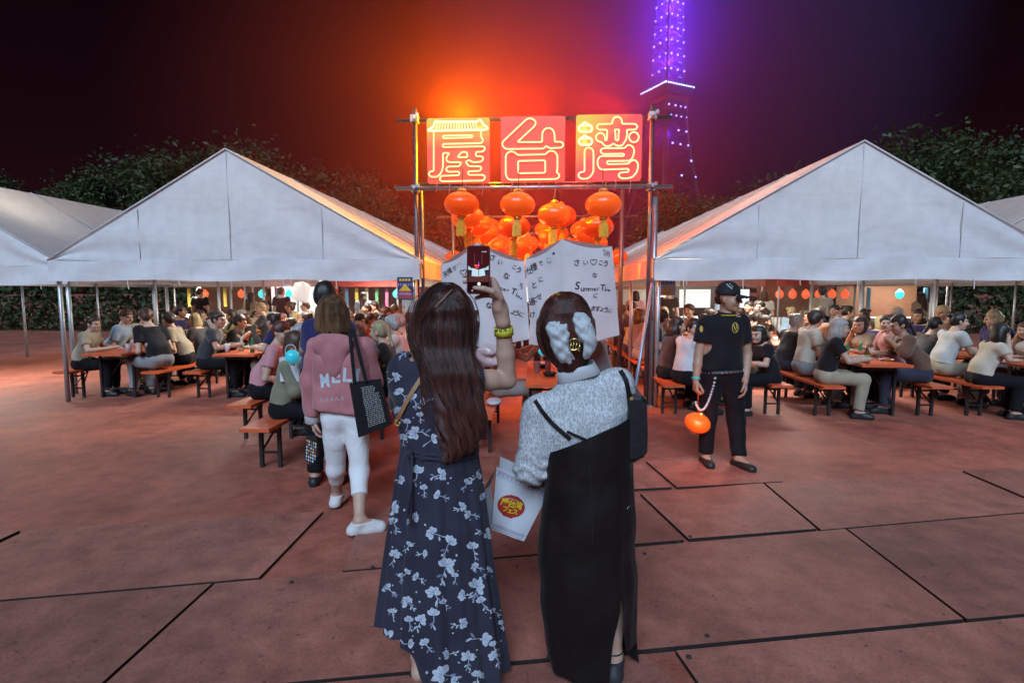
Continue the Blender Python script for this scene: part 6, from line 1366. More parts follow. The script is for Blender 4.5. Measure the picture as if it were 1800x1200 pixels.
L1, fL = sky_lantern(P(838, 426, 5.2), P(851, 611, 5.2), P(775, 464, 5.6), P(780, 600, 5.6), P(922, 459, 5.55), P(931, 596, 5.55), 'left paper sky lantern with handwritten wishes, behind the raised phone')
pt = Print(bvh_of([fL[0], fL[1]]), .004); C = lambda x, y: (770 + x / 6, 420 + y / 6)
for s_, x, y, h_, a in (('さ', 570, 200, 12, -14), ('い', 650, 250, 10, -18), ('こ', 800, 300, 9, -20), ('う', 848, 330, 12, -20), ('な', 718, 395, 13, -16), ('m', 660, 520, 10, -16), ('e', 700, 530, 10, -16), ('r', 735, 540, 10, -16), ('T', 795, 555, 15, -18), ('i', 825, 585, 10, -20), ('m', 845, 605, 8, -22), ('e', 875, 625, 7, -24), ('な', 535, 705, 13, -6), ('よ', 790, 775, 10, -18), ('う', 825, 785, 12, -18), ('に', 875, 800, 10, -18), ('お', 875, 480, 6, -14), ('り', 878, 515, 6, -14)): pt.text(s_, C(x, y), h_, a, 1, .1, TH)
for s_, x, y, h_, a in (('天', 85, 375, 11, 30), ('候', 125, 340, 11, 30), ('が', 178, 310, 9, 30)): pt.text(s_, C(x, y), h_, a, .85, .1, TH)
pt.line(heart(C(272, 350), 6, 14), 1.0)
for x, y in ((210, 268), (235, 255)): pt.fan([A_(*C(x, y)) + .8 * A_(math.cos(t), math.sin(t)) for t in np.linspace(0, 6.28, 8)[:-1]])
pt.out('handwriting', ink_m, fL[1])['kind'] = 'stuff'
# ================================================================ woman walking left in the pink hoodie
Y3 = 3.66
w3 = thing('person', G(612, 935), 'woman in pink hoodie and white cropped trousers walking left of the floral dress', 'person')
H = joints_default(1.6); px3(H, dict(pelvis=(606, 728, Y3), waist=(604, 690, Y3), chest=(601, 640, Y3), neck=(592, 592, Y3), head=(585, 552, Y3 + .02), shL=(557, 612, Y3), shR=(641, 610, Y3), elL=(546, 672, Y3 + .02), wrL=(549, 736, Y3 + .05),
    elR=(654, 672, Y3 + .06), wrR=(650, 706, Y3 + .26), hipL=(588, 745, Y3), hipR=(627, 745, Y3), knL=(590, 822, Y3 + .08), knR=(632, 826, Y3 - .02)))
H.update(anL=G(593, 886, .10) + A_(0, .1, 0), anR=G(632, 916, .085)); H['toeL'] = H['anL'] + A_(.01, .13, -.07); H['toeR'] = H['anR'] + A_(.125, .045, -.055)
H['anL'] = P(593, 886, Y3 + .22); H['toeL'] = H['anL'] + A_(.005, .13, -.055); zfoot = .03
for q in 'LR': H['toe' + q][2] = zfoot; H['an' + q][2] = .09
hl3 = hand_mesh(H['wrL'], A_(.08, .1, -1), A_(.6, .3, 0), A_(0, -1, -.3), .92, .45)
body(H, (-.35, 1, 0), w3, skin_a, .010, .97, hands=[hl3])
pink = fabric('pink_hoodie_cloth', (.42, .15, .16), .12, .8, 380, .12, .3, (.50, .20, .21), 7); ribm = fabric('pale_grey_rib', (.42, .40, .42), .1)
def hoodie(J, m, par, h=.010):
    T = torso_prims(J, 1.0, 1.08); r = unit(J['shR'] - J['shL']); L = [cap(J['pelvis'] + r * i * .10 + A_(0, 0, .045), J['chest'] + r * i * .085, .108, .098, .05) for i in (-1, 0, 1)] + T
    v1 = soft(L, h, .012, chain(creases(.006, 22, 5), trim(J['pelvis'] + A_(0, 0, .03), A_(-.12, 0, -1), .4), trim(J['neck'] + A_(0, -.01, .0), A_(0, .25, 1), .13)), 1)
    A = []; cuts = [creases(.006, 32, 9)]
    for q in 'LR': sh, el, wr = J['sh' + q], J['el' + q], J['wr' + q]; A += [cap(sh, el, .062, .064, .03), cap(el, wr, .066, .046, .03)]; cuts.append(trim(el + (wr - el) * .9, wr - el, .09))
    v2 = soft(A, h, .008, chain(*cuts), 1); c = (J['chest'] * .35 + J['neck'] * .65) + A_(-.0, -.095, 0); R = np.eye(3)
    v3 = soft([ell(c + A_(-.01, .005, .02), (.135, .05, .085), None, .03), ell(c + A_(.005, -.005, -.075), (.085, .042, .10), None, .05), ell(c + A_(.01, -.004, -.16), (.03, .03, .05), None, .04)], .008, 0, lambda X, Y, Z, F: F + .006 * np.sin(14 * (Z - c[2]) + 30 * np.abs(X - c[0] - .005)) + wave(X, Y, Z, .003, 40, 3), 1)
    v, f = merge(v1, v2); o = mesh('hoodie', v, f, m, par, True); hd_ = mesh('hood', v3[0], v3[1], m, o, True); return o, hd_
hood_o, hood_h = hoodie(H, pink, w3)
for q in 'LR':
    d = unit(H['wr' + q] - H['el' + q]); c = H['el' + q] * .1 + H['wr' + q] * .9; B().lathe(c - d * .005, [(.048, 0), (.052, .012), (.050, .05), (.046, .06), (.04, .06)], 16, d).out('cuff', ribm, hood_o, True)
B().lathe(H['neck'] + A_(0, -.005, -.025), [(.085, 0), (.092, .012), (.080, .045), (.073, .045), (.08, .01)], 22, (-.05, .15, 1)).out('white_collar', fabric('tee_white', (.62, .63, .65), .08), w3, True)
tw = fabric('white_denim', (.72, .72, .73), .07, .8, 300, .12, .1, None, 9); tr3 = trousers(H, w3, tw, .95, .008, .009, 6, .52, 'trousers', .98, .003, .95)
shoes(H, w3, M('white_canvas_shoe', (.62, .60, .60), .7, .1, 20), .95, .006, .009, 'sneaker', M('sole', (.62, .58, .57), .6), M('sole_line', (.10, .03, .04), .6))
for q in 'LR':
    d_ = unit((H['toe' + q] - H['an' + q]) * A_(1, 1, 0)); r_ = A_(-d_[1], d_[0], 0)
    for k_ in range(4): c_ = H['an' + q] + d_ * (.035 + .018 * k_) + A_(0, 0, -.006 - .011 * k_); B().bar(c_ - r_ * .022, c_ + r_ * .022, .007, .005).out('lace', ribm, w3)
for q in 'LR': B().tube([H['an' + q] + A_(.035 * math.cos(t), .035 * math.sin(t), -.012) for t in np.linspace(0, 6.283, 15)[:-1]], .006, 6, True).out('ankle_strap', black_m, w3)
pr3 = Print(bvh_of([hood_o]), .003); pr3b = Print(bvh_of([hood_o]), .003)
for s_, x, y, a, q_x in (('M', 571.5, 670, 7, .66), ('E', 590, 662, 2, .95), ('L', 610, 660, -2, 1), ('I', 628, 661, -6, 1.1)): pr3.text(s_, (x, y), 33, a, q_x, 0, .035)
for k_ in range(5): pr3.line([(563 + k_ * 9, 706 - k_ * .8), (566 + k_ * 9, 699 - k_ * .8), (568 + k_ * 9, 706 - k_ * .8)], 1.0)
pr3.out('printed_letters', M('faded_pale_print', (.50, .57, .62), .7, .15, 30), hood_o)['kind'] = 'stuff'
# bob hair
b3 = [(516, 578, 590), (520, 567, 602), (528, 559, 609), (540, 555, 613), (555, 553, 615), (570, 552, 617), (582, 554, 618), (588, 558, 614)]
by = np.array([q[0] for q in b3]); bl_ = np.array([q[1] for q in b3], float); br_ = np.array([q[2] for q in b3], float); bh = lambda y: float(np.interp(y, [516, 519, 530, 550, 575, 588], [.02, .075, .112, .126, .118, .105]))
V = []; nj, ni = 22, 30
for j in range(nj + 1):
    y = 517 + 68 * j / nj; l, r_ = np.interp(y, by, bl_), np.interp(y, by, br_)
    for i in range(ni): t = 2 * math.pi * i / ni; V.append(P((l + r_) / 2 + (r_ - l) / 2 * .95 * math.cos(t), y, Y3 + .02 + (bh(y) * .95 * math.sin(t) if math.sin(t) < 0 else min(.06, bh(y)) * math.sin(t) * (1 if y < 540 else .4))))
h3 = mesh('hair', V, [(j * ni + i, j * ni + (i + 1) % ni, (j + 1) * ni + (i + 1) % ni, (j + 1) * ni + i) for j in range(nj) for i in range(ni)] + [tuple(range(ni))], hair_brown, w3, True)
paths = []; r = np.random.default_rng(5)
for i in range(2200):
    a = r.uniform(-1, 1); top = 517 + 10 * r.random(); yb = 586 - 8 * r.random() ** 2 + 3 * math.sin(a * 9); p = []; ph_ = r.uniform(0, 6)
    for t in np.linspace(0, 1, 14): y = top + (yb - top) * t; l, r_ = np.interp(y, by, bl_), np.interp(y, by, br_); mid, hw_ = (l + r_) / 2, (r_ - l) / 2; sn = a * min(1, .15 + 1.8 * t ** .7); p.append(P(mid + hw_ * sn + .8 * math.sin(ph_ + t * 7) * t, y, Y3 + .02 - bh(y) * math.sqrt(max(0, 1 - sn * sn)) - .005))
    paths.append(p)
strands('hair_strands', paths, .0012, strand_mat('brown_strand', (.045, .022, .012), (.20, .11, .055)), h3)
# black canvas tote on her right shoulder
tt = thing('tote_bag', P(650, 768, Y3 - .15), 'black canvas tote bag with rows of small white print on the pink hoodie shoulder', 'bag'); Yt = Y3 - .17
tq = [P(614, 674, Yt), P(665, 668, Yt + .02), P(685, 748, Yt + .02), P(630, 769, Yt)]; b = B(); dpt = A_(0, .06, 0)
b.grid(lambda u, v: (tq[0] * (1 - u) + tq[1] * u) * (1 - v) + (tq[3] * (1 - u) + tq[2] * u) * v + A_(0, -.012 * math.sin(3.14 * u) * math.sin(3.14 * v), 0), 10, 10); blkc = fabric('black_canvas', (.012, .011, .013), .2, .9, 300, .25, .05); tf = b.out('front_panel', blkc, tt, True)
b = B(); b.grid(lambda u, v: (tq[0] * (1 - u) + tq[1] * u) * (1 - v) + (tq[3] * (1 - u) + tq[2] * u) * v + dpt + A_(0, .012 * math.sin(3.14 * u) * math.sin(3.14 * v), 0), 6, 6)
for i, k in ((0, 3), (3, 2), (2, 1)): b.add([tq[i], tq[k], tq[k] + dpt, tq[i] + dpt], [(0, 1, 2, 3)])
b.out('back_panel', blkc, tt)
for (x0, y0, x1, y1) in ((615, 584, 624, 674), (622, 584, 644, 671)):
    band(spline([P(x0 - 3, y0 - 3, Y3 - .02), P(x0, y0, Y3 - .09), P(x0 * .6 + x1 * .4, y0 * .6 + y1 * .4, Y3 - .165), P(x1, y1, Yt - .004)], 16), .024, [A_(0, -1, .2)] * 16).out('strap', blkc, tt)
pq = Print(bvh_of([tf]), .002); rt = random.Random(4)
def tuv(u, v): return A_(614, 674) * (1 - u) * (1 - v) + A_(665, 668) * u * (1 - v) + A_(630, 769) * (1 - u) * v + A_(685, 748) * u * v
for k in range(21):
    v0 = .10 + .80 * k / 21; u = .36 + rt.uniform(0, .03)
    while u < .90 - (.12 if k < 4 else 0): du = rt.uniform(.02, .09); pq.quad([tuv(u, v0), tuv(min(u + du, .92), v0), tuv(min(u + du, .92), v0 + .016), tuv(u, v0 + .016)], 2, 1); u += du + rt.uniform(.012, .03)
pq.out('small_print', M('print_grey_white', (.33, .33, .33), .7), tf)
# patterned pouch in her left hand
po = thing('pouch', P(546, 816, Y3 + .04), 'small pouch with black, white and yellow pattern hanging from the left hand', 'pouch'); Yp = Y3 + .02
pqs = [P(539, 768, Yp), P(556, 766, Yp), P(558, 800, Yp), P(545, 818, Yp), P(536, 808, Yp), P(535, 784, Yp)]; b = B(); b.prism(pqs, (0, .03, 0)); b.out('pouch_body', black_m, po)
pcols = [M('pattern_white', (.6, .6, .62), .6), M('pattern_yellow', (.6, .42, .06), .6), M('pattern_red', (.4, .06, .06), .6), M('pattern_blue', (.12, .3, .45), .6)]; rt = random.Random(9); bs = [B() for _ in pcols]
for i in range(5):
    for k in range(8):
        x, y = 539 + i * 3.7, 772 + k * 5.4 + i * 1.4; x -= (k * .25)
        if y < 812 and x < 556 - max(0, y - 800) * .7 and x > 536 + max(0, y - 806) * .6: bs[rt.choice((0, 0, 0, 1, 2, 3))].poly([P(x, y, Yp - .002), P(x + 2.2, y + .6, Yp - .002), P(x + 2.0, y + 4.2, Yp - .002), P(x - .2, y + 3.6, Yp - .002)])
for b, m_ in zip(bs, pcols):
    if b.f: b.out('pattern_print', m_, po)['kind'] = 'stuff'

# ================================================================ generic dressed person
def dress_person(J, f, root, skin, shirt_m, trouser_m, shoe_m, hair_m, style='short', sleeve=.55, s=1.0, h=.010, up=(0, 0, 1), seed=1, hands=None, hat=None, face=True, hs=1.0, w=1.0, hem=.04):
    body(J, f, root, skin, h, s, up, hands, hs=hs, w=w)
    shirt(J, root, shirt_m, sleeve, s, .016, h, seed, hem, -.005, w, 'shirt' if sleeve < 1 else 'long_sleeved_top'); trousers(J, root, trouser_m, s, .015, h, seed + 1, .93)
    shoes(J, root, shoe_m, s, max(.007, h * .8))
    if hat: cap_hat(J, f, root, hat, up, hs * 1.03)
    hair(J, f, root, hair_m, style, up, hs, min(.009, h), seed)
def yawed(J, rz, x, y, z=0.0):
    c, s_ = math.cos(rz), math.sin(rz); return {k: A_(p[0] * c - p[1] * s_ + x, p[0] * s_ + p[1] * c + y, p[2] + z) for k, p in J.items()}
polo = fabric('black_polo_cloth', (.010, .009, .012), .25, .85, 400, .2, .1); blackt = fabric('black_trousers', (.007, .006, .009), .2, sheen=.03); teeb = fabric('black_tee', (.014, .011, .012), .25); whitec = fabric('white_shirt_cloth', (.56, .58, .60), .08, .8, 300, .1, .1); navyt = fabric('navy_tee', (.022, .020, .085), .2); shoe_w = M('shoe_pale', (.5, .48, .47), .6); shoe_k = M('shoe_black', (.02, .02, .022), .5)
beige = fabric('beige_cloth', (.32, .28, .20), .15); greyc = fabric('grey_cloth', (.22, .22, .23), .15)
# man in the cap with the lantern, standing right of the gate
Y5 = 5.05; w5 = thing('person', G(1268, 812, GZ), 'man in black cap and polo with yellow collar line, holding an orange lantern', 'person')
Wk = joints_default(1.74); o5 = np.array(w5.location); Wk = {k: p + o5 for k, p in Wk.items()}
px3(Wk, dict(pelvis=(1268, 655, Y5), waist=(1268, 625, Y5), chest=(1270, 578, Y5), neck=(1276, 552, Y5), head=(1281, 524, Y5 - .02), shL=(1303, 566, Y5), shR=(1239, 570, Y5), elR=(1228, 622, Y5 - .03), wrR=(1223, 668, Y5 - .08), elL=(1314, 622, Y5 + .02), wrL=(1310, 668, Y5 - .08), hipR=(1252, 665, Y5), hipL=(1286, 665, Y5), knR=(1244, 735, Y5 - .02), knL=(1294, 738, Y5)))
Wk['anR'] = G(1240, 800, .075); Wk['anL'] = G(1299, 806, .075); Wk['toeR'] = Wk['anR'] + A_(.0, -.16, -.05); Wk['toeL'] = Wk['anL'] + A_(.06, -.15, -.05)
fh = hand_mesh(Wk['wrR'], A_(-.05, -.2, -1), A_(1, .2, 0), A_(.1, -1, -.2), 1.05, 1.1); fh2 = hand_mesh(Wk['wrL'], A_(-.05, -.2, -1), A_(-1, .2, 0), A_(-.1, -1, -.2), 1.05, .5)
fw = unit(A_(.80, -.62, -.05))
dress_person(Wk, fw, w5, skin_b, polo, blackt, shoe_k, hair_black, 'crop', .62, 1.08, .009, seed=8, hands=[fh, fh2], hat=M('cap_black_cloth', (.012, .013, .018), .75), hs=1.06, w=1.12)
cc = Wk['neck'] + A_(0, 0, -.012)
B().lathe(cc, [(.082, -.02), (.086, 0), (.074, .04), (.068, .038), (.078, -.005)], 24, (.05, -.2, 1)).out('polo_collar', polo, w5, True)
B().tube([cc + A_(.088 * math.cos(t), .085 * math.sin(t), .004 + .016 * -math.sin(t) * 0) for t in np.linspace(2.4, 6.9, 26)], .0045, 5).out('collar_stripe', M('yellow_stripe', (.75, .5, .03), .6), w5)
zb_ = Wk['pelvis'][2] + .02
B().tube([A_(Wk['pelvis'][0] + .178 * math.cos(t), Y5 + .122 * math.sin(t), zb_ + .012 * math.cos(t)) for t in np.linspace(0, 6.283, 37)[:-1]], .017, 6, True).out('belt', M('studded_belt', (.06, .055, .06), .4, .5, 90, .3, 140), w5, True)
b = B()
for i in range(14): t = 3.3 + 2.8 * i / 14; b.box(A_(Wk['pelvis'][0] + .197 * math.cos(t), Y5 + .141 * math.sin(t), zb_ + .012 * math.cos(t)), (.012, .012, .012), t)
b.out('belt_studs', M('stud_silver', (.6, .6, .6), .3, metal=.9), w5)['kind'] = 'stuff'
b = B()
for i in range(26):
    t = i / 25; p = P(1256, 664, Y5 - .15) * (1 - t) + P(1222, 706, Y5 - .15) * t + A_(0, -.02, -.16 * math.sin(math.pi * t) ** .8); b.ball(p, (.015, .011, .013), 6, 4)
ch = b.out('wallet_chain', M('chain_blue_silver', (.42, .5, .62), .35, metal=.6), w5, True); ch['kind'] = 'stuff'
cq = unit(Wk['wrR'] - Wk['elR']); B().lathe(Wk['wrR'] * .93 + Wk['elR'] * .07, [(.036, -.012), (.038, -.01), (.038, .01), (.036, .012)], 16, cq).out('teal_wristband', M('teal_band', (.12, .5, .48), .5), w5, True)
pz = Print(bvh_of([ch_ for ch_ in w5.children if ch_.name.startswith('shirt')]), .004); el_ = [A_(1292 + 5.2 * math.cos(t), 576 + 8.5 * math.sin(t)) for t in np.linspace(0, 6.283, 19)]; pz.line(el_, 1.1); pz.line([(1289, 570), (1292, 579), (1296, 583)], 1.6); pz.line([(1294, 569), (1295, 578)], 1.2); pz.fan([A_(1233 + 3 * math.cos(t), 578 + 6 * math.sin(t)) for t in np.linspace(0, 6.28, 9)[:-1]]); pz.out('chest_badge', M('badge_gold_print', (.55, .42, .08), .5), w5)
hk = [c for c in w5.children if c.name.startswith('cap')][0]; pk = Print(bvh_of([hk]), .003); pk.line([(1277, 499), (1281, 503), (1287, 508)], 1.6); pk.line([(1282, 498), (1288, 505)], 1.0); pk.out('cap_badge', M('cap_badge_pale', (.45, .48, .5), .5), hk)
# hand lantern of the man in the cap
hl5 = copy_tree(LP[1]); hl5.location = P(1226, 743, Y5 - .10); hl5.scale = (.50, .50, .55); hl5.rotation_euler = (.2, .25, 0); tag(hl5, 'glowing orange lantern hanging from the hand of the man in the cap', 'lantern'); del hl5['group']
for c in list(hl5.children):
    if c.name.startswith(('tassel', 'hook')): bpy.data.objects.remove(c)
b = B(); b.tube([P(1228, 681, Y5 - .13), P(1227, 700, Y5 - .12), P(1227, 724, Y5 - .10)], .006, 6)
so = b.out('hand_strap', M('red_cord', (.4, .06, .03), .6), None, True); so.parent = hl5; so.matrix_parent_inverse = (Matrix.Translation(hl5.location) @ hl5.rotation_euler.to_matrix().to_4x4() @ Matrix.Diagonal((*hl5.scale, 1))).inverted()
L = bpy.data.lights.new('hand_lantern_light', 'POINT'); L.energy = 5; L.color = (1, .2, .04); L.shadow_soft_size = .08; o = bpy.data.objects.new('hand_lantern_light', L); COL.objects.link(o); o.location = P(1226, 743, Y5 - .32)

# man in navy behind the pink hoodie
w4 = thing('person', G(572, 850, GZ), 'dark haired man in navy shirt standing behind the pink hoodie', 'person'); Y4 = 4.35
Nm = {k: p + A_(P(572, 700, Y4)[0], Y4, GZ) for k, p in joints_default(1.70).items()}
px3(Nm, dict(head=(574, 522, Y4), neck=(574, 556, Y4), chest=(576, 590, Y4), shL=(546, 577, Y4), shR=(610, 577, Y4), elL=(540, 630, Y4 + .05), elR=(612, 640, Y4)))
Nm['wrL'] = Nm['elL'] + A_(.03, .2, .05)
dress_person(Nm, (.1, 1, 0), w4, skin_b, navyt, blackt, shoe_k, hair_black, 'short', .62, 1.05, .011, seed=31)

# ---------------------------------------------------------------- named sitters near the walkway
def sitter(x, y, facing, label, shirt_m, hair_m, style='short', sleeve=.55, H=1.60, skin=skin_a, look=None, trous=blackt, hat=None, arms=None, group=None, h=.010, hs=1.0, lean=0.0, shoe=shoe_k):
    """facing: heading in degrees (0 looks away from the camera, 90 to the left, -90 to the right)"""
    r = thing('person', (x, y, GZ), label, 'person', group); J = joints_default(H, True)
    for n_ in ('chest', 'neck', 'head', 'shL', 'shR'): J[n_] = J[n_] + A_(0, lean * (J[n_][2] - .5), 0)
    if arms:
        for k, p in arms.items(): J[k] = A_(*p)
    J = yawed(J, math.radians(facing), x, y, GZ); lk = math.radians(facing if look is None else look); f = A_(-math.sin(lk), math.cos(lk), -.08)
    dress_person(J, f, r, skin, shirt_m, trous, shoe, hair_m, style, sleeve, H / 1.62, h, seed=int(abs(x * 37 + y * 11)), hat=hat, hs=hs); return r, J
brownt = fabric('dark_brown_top', (.045, .016, .014), .2); palet = fabric('pale_trousers', (.42, .40, .38), .1)
sitter(-1.74, 5.50, 60, 'person with short red brown hair in black top, seated with back to the walkway', teeb, hair_red, 'short', .8, 1.62, h=.009)
sitter(-1.62, 6.08, 95, 'blond haired person in black tee seated on the bench, hand raised to the mouth', teeb, hair_blond, 'tail', .5, 1.64, arms=dict(elR=(.16, .26, .78), wrR=(.03, .20, 1.02), elL=(-.22, .2, .74), wrL=(-.10, .40, .74)), h=.009, look=80)
sitter(-1.70, 6.95, 85, 'man with grey hair in pale shirt beside the blond person', fabric('pale_pink_shirt', (.52, .42, .38), .1), hair_grey, 'short', .7, 1.68, skin_b, look=60)
sitter(-1.95, 7.45, 120, 'brown haired man in white tee seated behind the grey haired man', whitec, hair_dark, 'short', .6, 1.66, skin_b)
BCHL = put(BCH, -2.42, 5.38, 0, 'orange bench at the far left in front of the tent', 'orange folding benches')
sitter(-2.40, 4.98, -75, 'woman with brown bob seated at far left, paper bag on lap', fabric('khaki_jacket', (.20, .19, .13), .2), hair_brown, 'bob', 1.75, 1.58, skin_a, look=-70, arms=dict(elL=(-.2, .16, .70), wrL=(-.06, .34, .68), elR=(.2, .16, .70), wrR=(.06, .34, .68)), shoe=M('pump_grey', (.3, .29, .3), .5), h=.009)
sitter(-2.36, 5.36, -40, 'person in black cap and black top seated beside the woman with the paper bag', teeb, hair_black, 'short', .9, 1.62, skin_a, look=70, hat=M('cap_soft_black', (.02, .02, .024), .9))
g_ = []
# woman's paper bag and teal lantern
pb2 = thing('paper_bag', (-2.02, 4.86, .56), 'white paper bag with twisted handles on the lap at the far left', 'bag'); pc = P(512, 640, 4.80); b = B()
b.box(pc + A_(0, .05, -.05), (.22, .10, .22)).out('bag_body', pm, pb2)
B().tube(spline([pc + A_(-.05, 0, .06), pc + A_(-.045, 0, .15), pc + A_(0, 0, .18), pc + A_(.045, 0, .15), pc + A_(.05, 0, .06)], 16), .004, 6).out('cord_handle', hd, pb2, True)
tl_ = thing('lantern', P(514, 627, 4.66), 'small glowing teal lantern held before the paper bag', 'lantern'); cT = P(514, 627, 4.66)
teal2 = lantern_mat('teal_silk', (.03, .40, .50), .6); V = []; n, k = 32, 14
for j in range(k + 1):
    ph_ = -1.45 + 2.9 * j / k
    for i in range(n): t = 2 * math.pi * i / n; rb = 1 - .03 * (1 - abs(math.cos(t * 5))) ** 2; V.append(cT + .062 * A_(math.cos(ph_) * rb * math.cos(t), math.cos(ph_) * rb * math.sin(t), 1.05 * math.sin(ph_)))
mesh('silk_shell', V, [(j * n + i, j * n + (i + 1) % n, (j + 1) * n + (i + 1) % n, (j + 1) * n + i) for j in range(k) for i in range(n)], teal2, tl_, True); B().lathe(cT + A_(0, 0, .062), [(.0001, 0), (.02, 0), (.018, .014), (.0001, .016)], 12).out('top_cap', gold_m, tl_)
B().lathe(cT + A_(0, 0, -.062), [(.0001, 0), (.02, 0), (.018, -.014), (.0001, -.016)], 12).out('bottom_cap', gold_m, tl_)
# pair on the bench right of the gate
sitter(1.80, 7.42, -80, 'person with long dark hair in dark brown top, seated back-on at right bench', brownt, hair_dark, 'long', 1.6, 1.62, h=.009)
sitter(1.92, 6.98, -65, 'dark haired person in white shirt and strap, looking back from right bench', whitec, hair_black, 'short', 1.3, 1.62, skin_a, look=-165, h=.009)
# holders of the sky lanterns, seated on the middle benches behind them
sitter(-.42, 6.15, -70, 'person on the middle bench holding up the left sky lantern', fabric('pink_top', (.5, .2, .18), .1), hair_black, 'bob', .5, 1.6, trous=palet, arms=dict(elR=(.2, .28, .86), wrR=(.10, .50, 1.02), elL=(-.2, .28, .86), wrL=(-.05, .52, 1.0)), h=.009)
sitter(.80, 6.15, 80, 'person in grey top holding up the right sky lantern', greyc, hair_dark, 'short', 1.5, 1.68, trous=greyc, arms=dict(elR=(.2, .32, .88), wrR=(.12, .56, 1.02), elL=(-.2, .32, .88), wrL=(-.05, .56, 1.0)), h=.009)
# ================================================================ the crowd at the tables (each sitter a thing; bodies share mesh data)
def proto_sitter(i):
    arms = [None, dict(elR=(.22, .2, .78), wrR=(.05, .26, 1.02)), dict(elL=(-.24, .1, .70), wrL=(-.12, .30, .66), elR=(.24, .1, .70), wrR=(.12, .30, .66)), dict(elL=(-.20, .25, .80), wrL=(-.06, .36, .92), elR=(.20, .25, .80), wrR=(.06, .36, .92)), dict(elR=(.26, .1, .76), wrR=(.16, .34, .84)), None][i]
    r = thing('person', (0, 0, 0), 'p', 'person', 'people eating at the tables'); J = joints_default((1.60, 1.56, 1.70, 1.62, 1.72, 1.66)[i], True)
    tw_ = (0, .4, -.5, .15, .6, -.25)[i]; ln = (.0, .06, .1, .12, -.02, .05)[i]
    for n_ in ('chest', 'neck', 'head', 'shL', 'shR'): J[n_] = J[n_] + A_(0, ln, 0)
    if arms:
        for k, p in arms.items(): J[k] = A_(*p)
    f = A_(-math.sin(tw_), math.cos(tw_), (-.1, -.05, -.25, -.3, 0, -.1)[i]); st = ('long', 'bob', 'short', 'tail', 'short', 'bun')[i]
    dress_person(J, f, r, skin_a, whitec, blackt, shoe_k, hair_black, st, (.55, .6, .6, 1.5, .6, .6)[i], 1.0, .013, seed=50 + i); return r
PS = [proto_sitter(i) for i in range(6)]
for r_ in PS:
    for c in r_.children:
        for sl in c.material_slots: m_ = sl.material; sl.link = 'OBJECT'; sl.material = m_
shirts = [('black', teeb), ('black', polo), ('white', fabric('crowd_white', (.42, .42, .41), .1)), ('black', teeb), ('cream', fabric('crowd_cream', (.5, .45, .35), .1)), ('grey', greyc), ('navy', navyt), ('brown', fabric('crowd_brown', (.13, .07, .045), .15)), ('red', fabric('crowd_red', (.32, .05, .04), .15)), ('pale blue', fabric('crowd_blue', (.25, .36, .5), .12)), ('olive', fabric('crowd_olive', (.12, .12, .06), .15)), ('pink', fabric('crowd_pink', (.5, .24, .26), .12)), ('charcoal', fabric('crowd_charcoal', (.04, .04, .045), .2)), ('beige', beige)]
hairs = [('black haired', hair_black), ('dark haired', hair_dark), ('brown haired', hair_brown), ('black haired', hair_black), ('dark haired', hair_dark), ('reddish haired', hair_red), ('grey haired', hair_grey), ('blond', hair_blond)]
styles = ['long', 'bobbed', 'short', 'tied-back', 'short', 'bunned']
rc = random.Random(17); usedp = set(); skins = [skin_a, skin_b, skin_a, skin_c]
def seat_person(x, y, heading, lab_of):
    i = rc.randrange(6); r_ = PS[i] if i not in usedp else copy_tree(PS[i]); usedp.add(i)
    r_.location = (x, y, GZ); r_.rotation_euler = (0, 0, heading); s_ = rc.uniform(.95, 1.05); r_.scale = (s_, s_, s_)
    sn, sm = rc.choice(shirts); hn, hm = hairs[min(7, int(rc.random() ** 1.3 * 8))]; sk = rc.choice(skins); tm = rc.choice([blackt, blackt, navy_cloth, beige, greyc])
    for c in r_.children:
        n_ = c.name.split('.')[0]
        if n_ == 'body': c.material_slots[0].material = sk
        elif n_ in ('shirt', 'long_sleeved_top'): c.material_slots[0].material = sm
        elif n_ == 'hair': c.material_slots[0].material = hm
        elif n_ == 'trousers': c.material_slots[0].material = tm
    tag(r_, lab_of(hn, styles[i], sn), 'person', 'people eating at the tables'); return r_
for (x, y, fc, sd, row, cn, bs, pos, side, col, rw) in SEATS:
    if side < 0 and rw == 0 and col == 0 and fc < 0: continue          # the named sitters sit here
    if side > 0 and rw == 0 and col == 0 and bs == 'aisle-side' and pos != 'back': continue
    if rc.random() < .10: continue
    head = -math.pi / 2 if fc > 0 else math.pi / 2
    seat_person(x, y + rc.uniform(-.06, .06), head + rc.uniform(-.35, .35), lambda hn, st, sn: '%s person in %s, %s seat, %s bench, %s row %s table, %s tent' % (hn, sn, pos, bs, row, cn, sd))
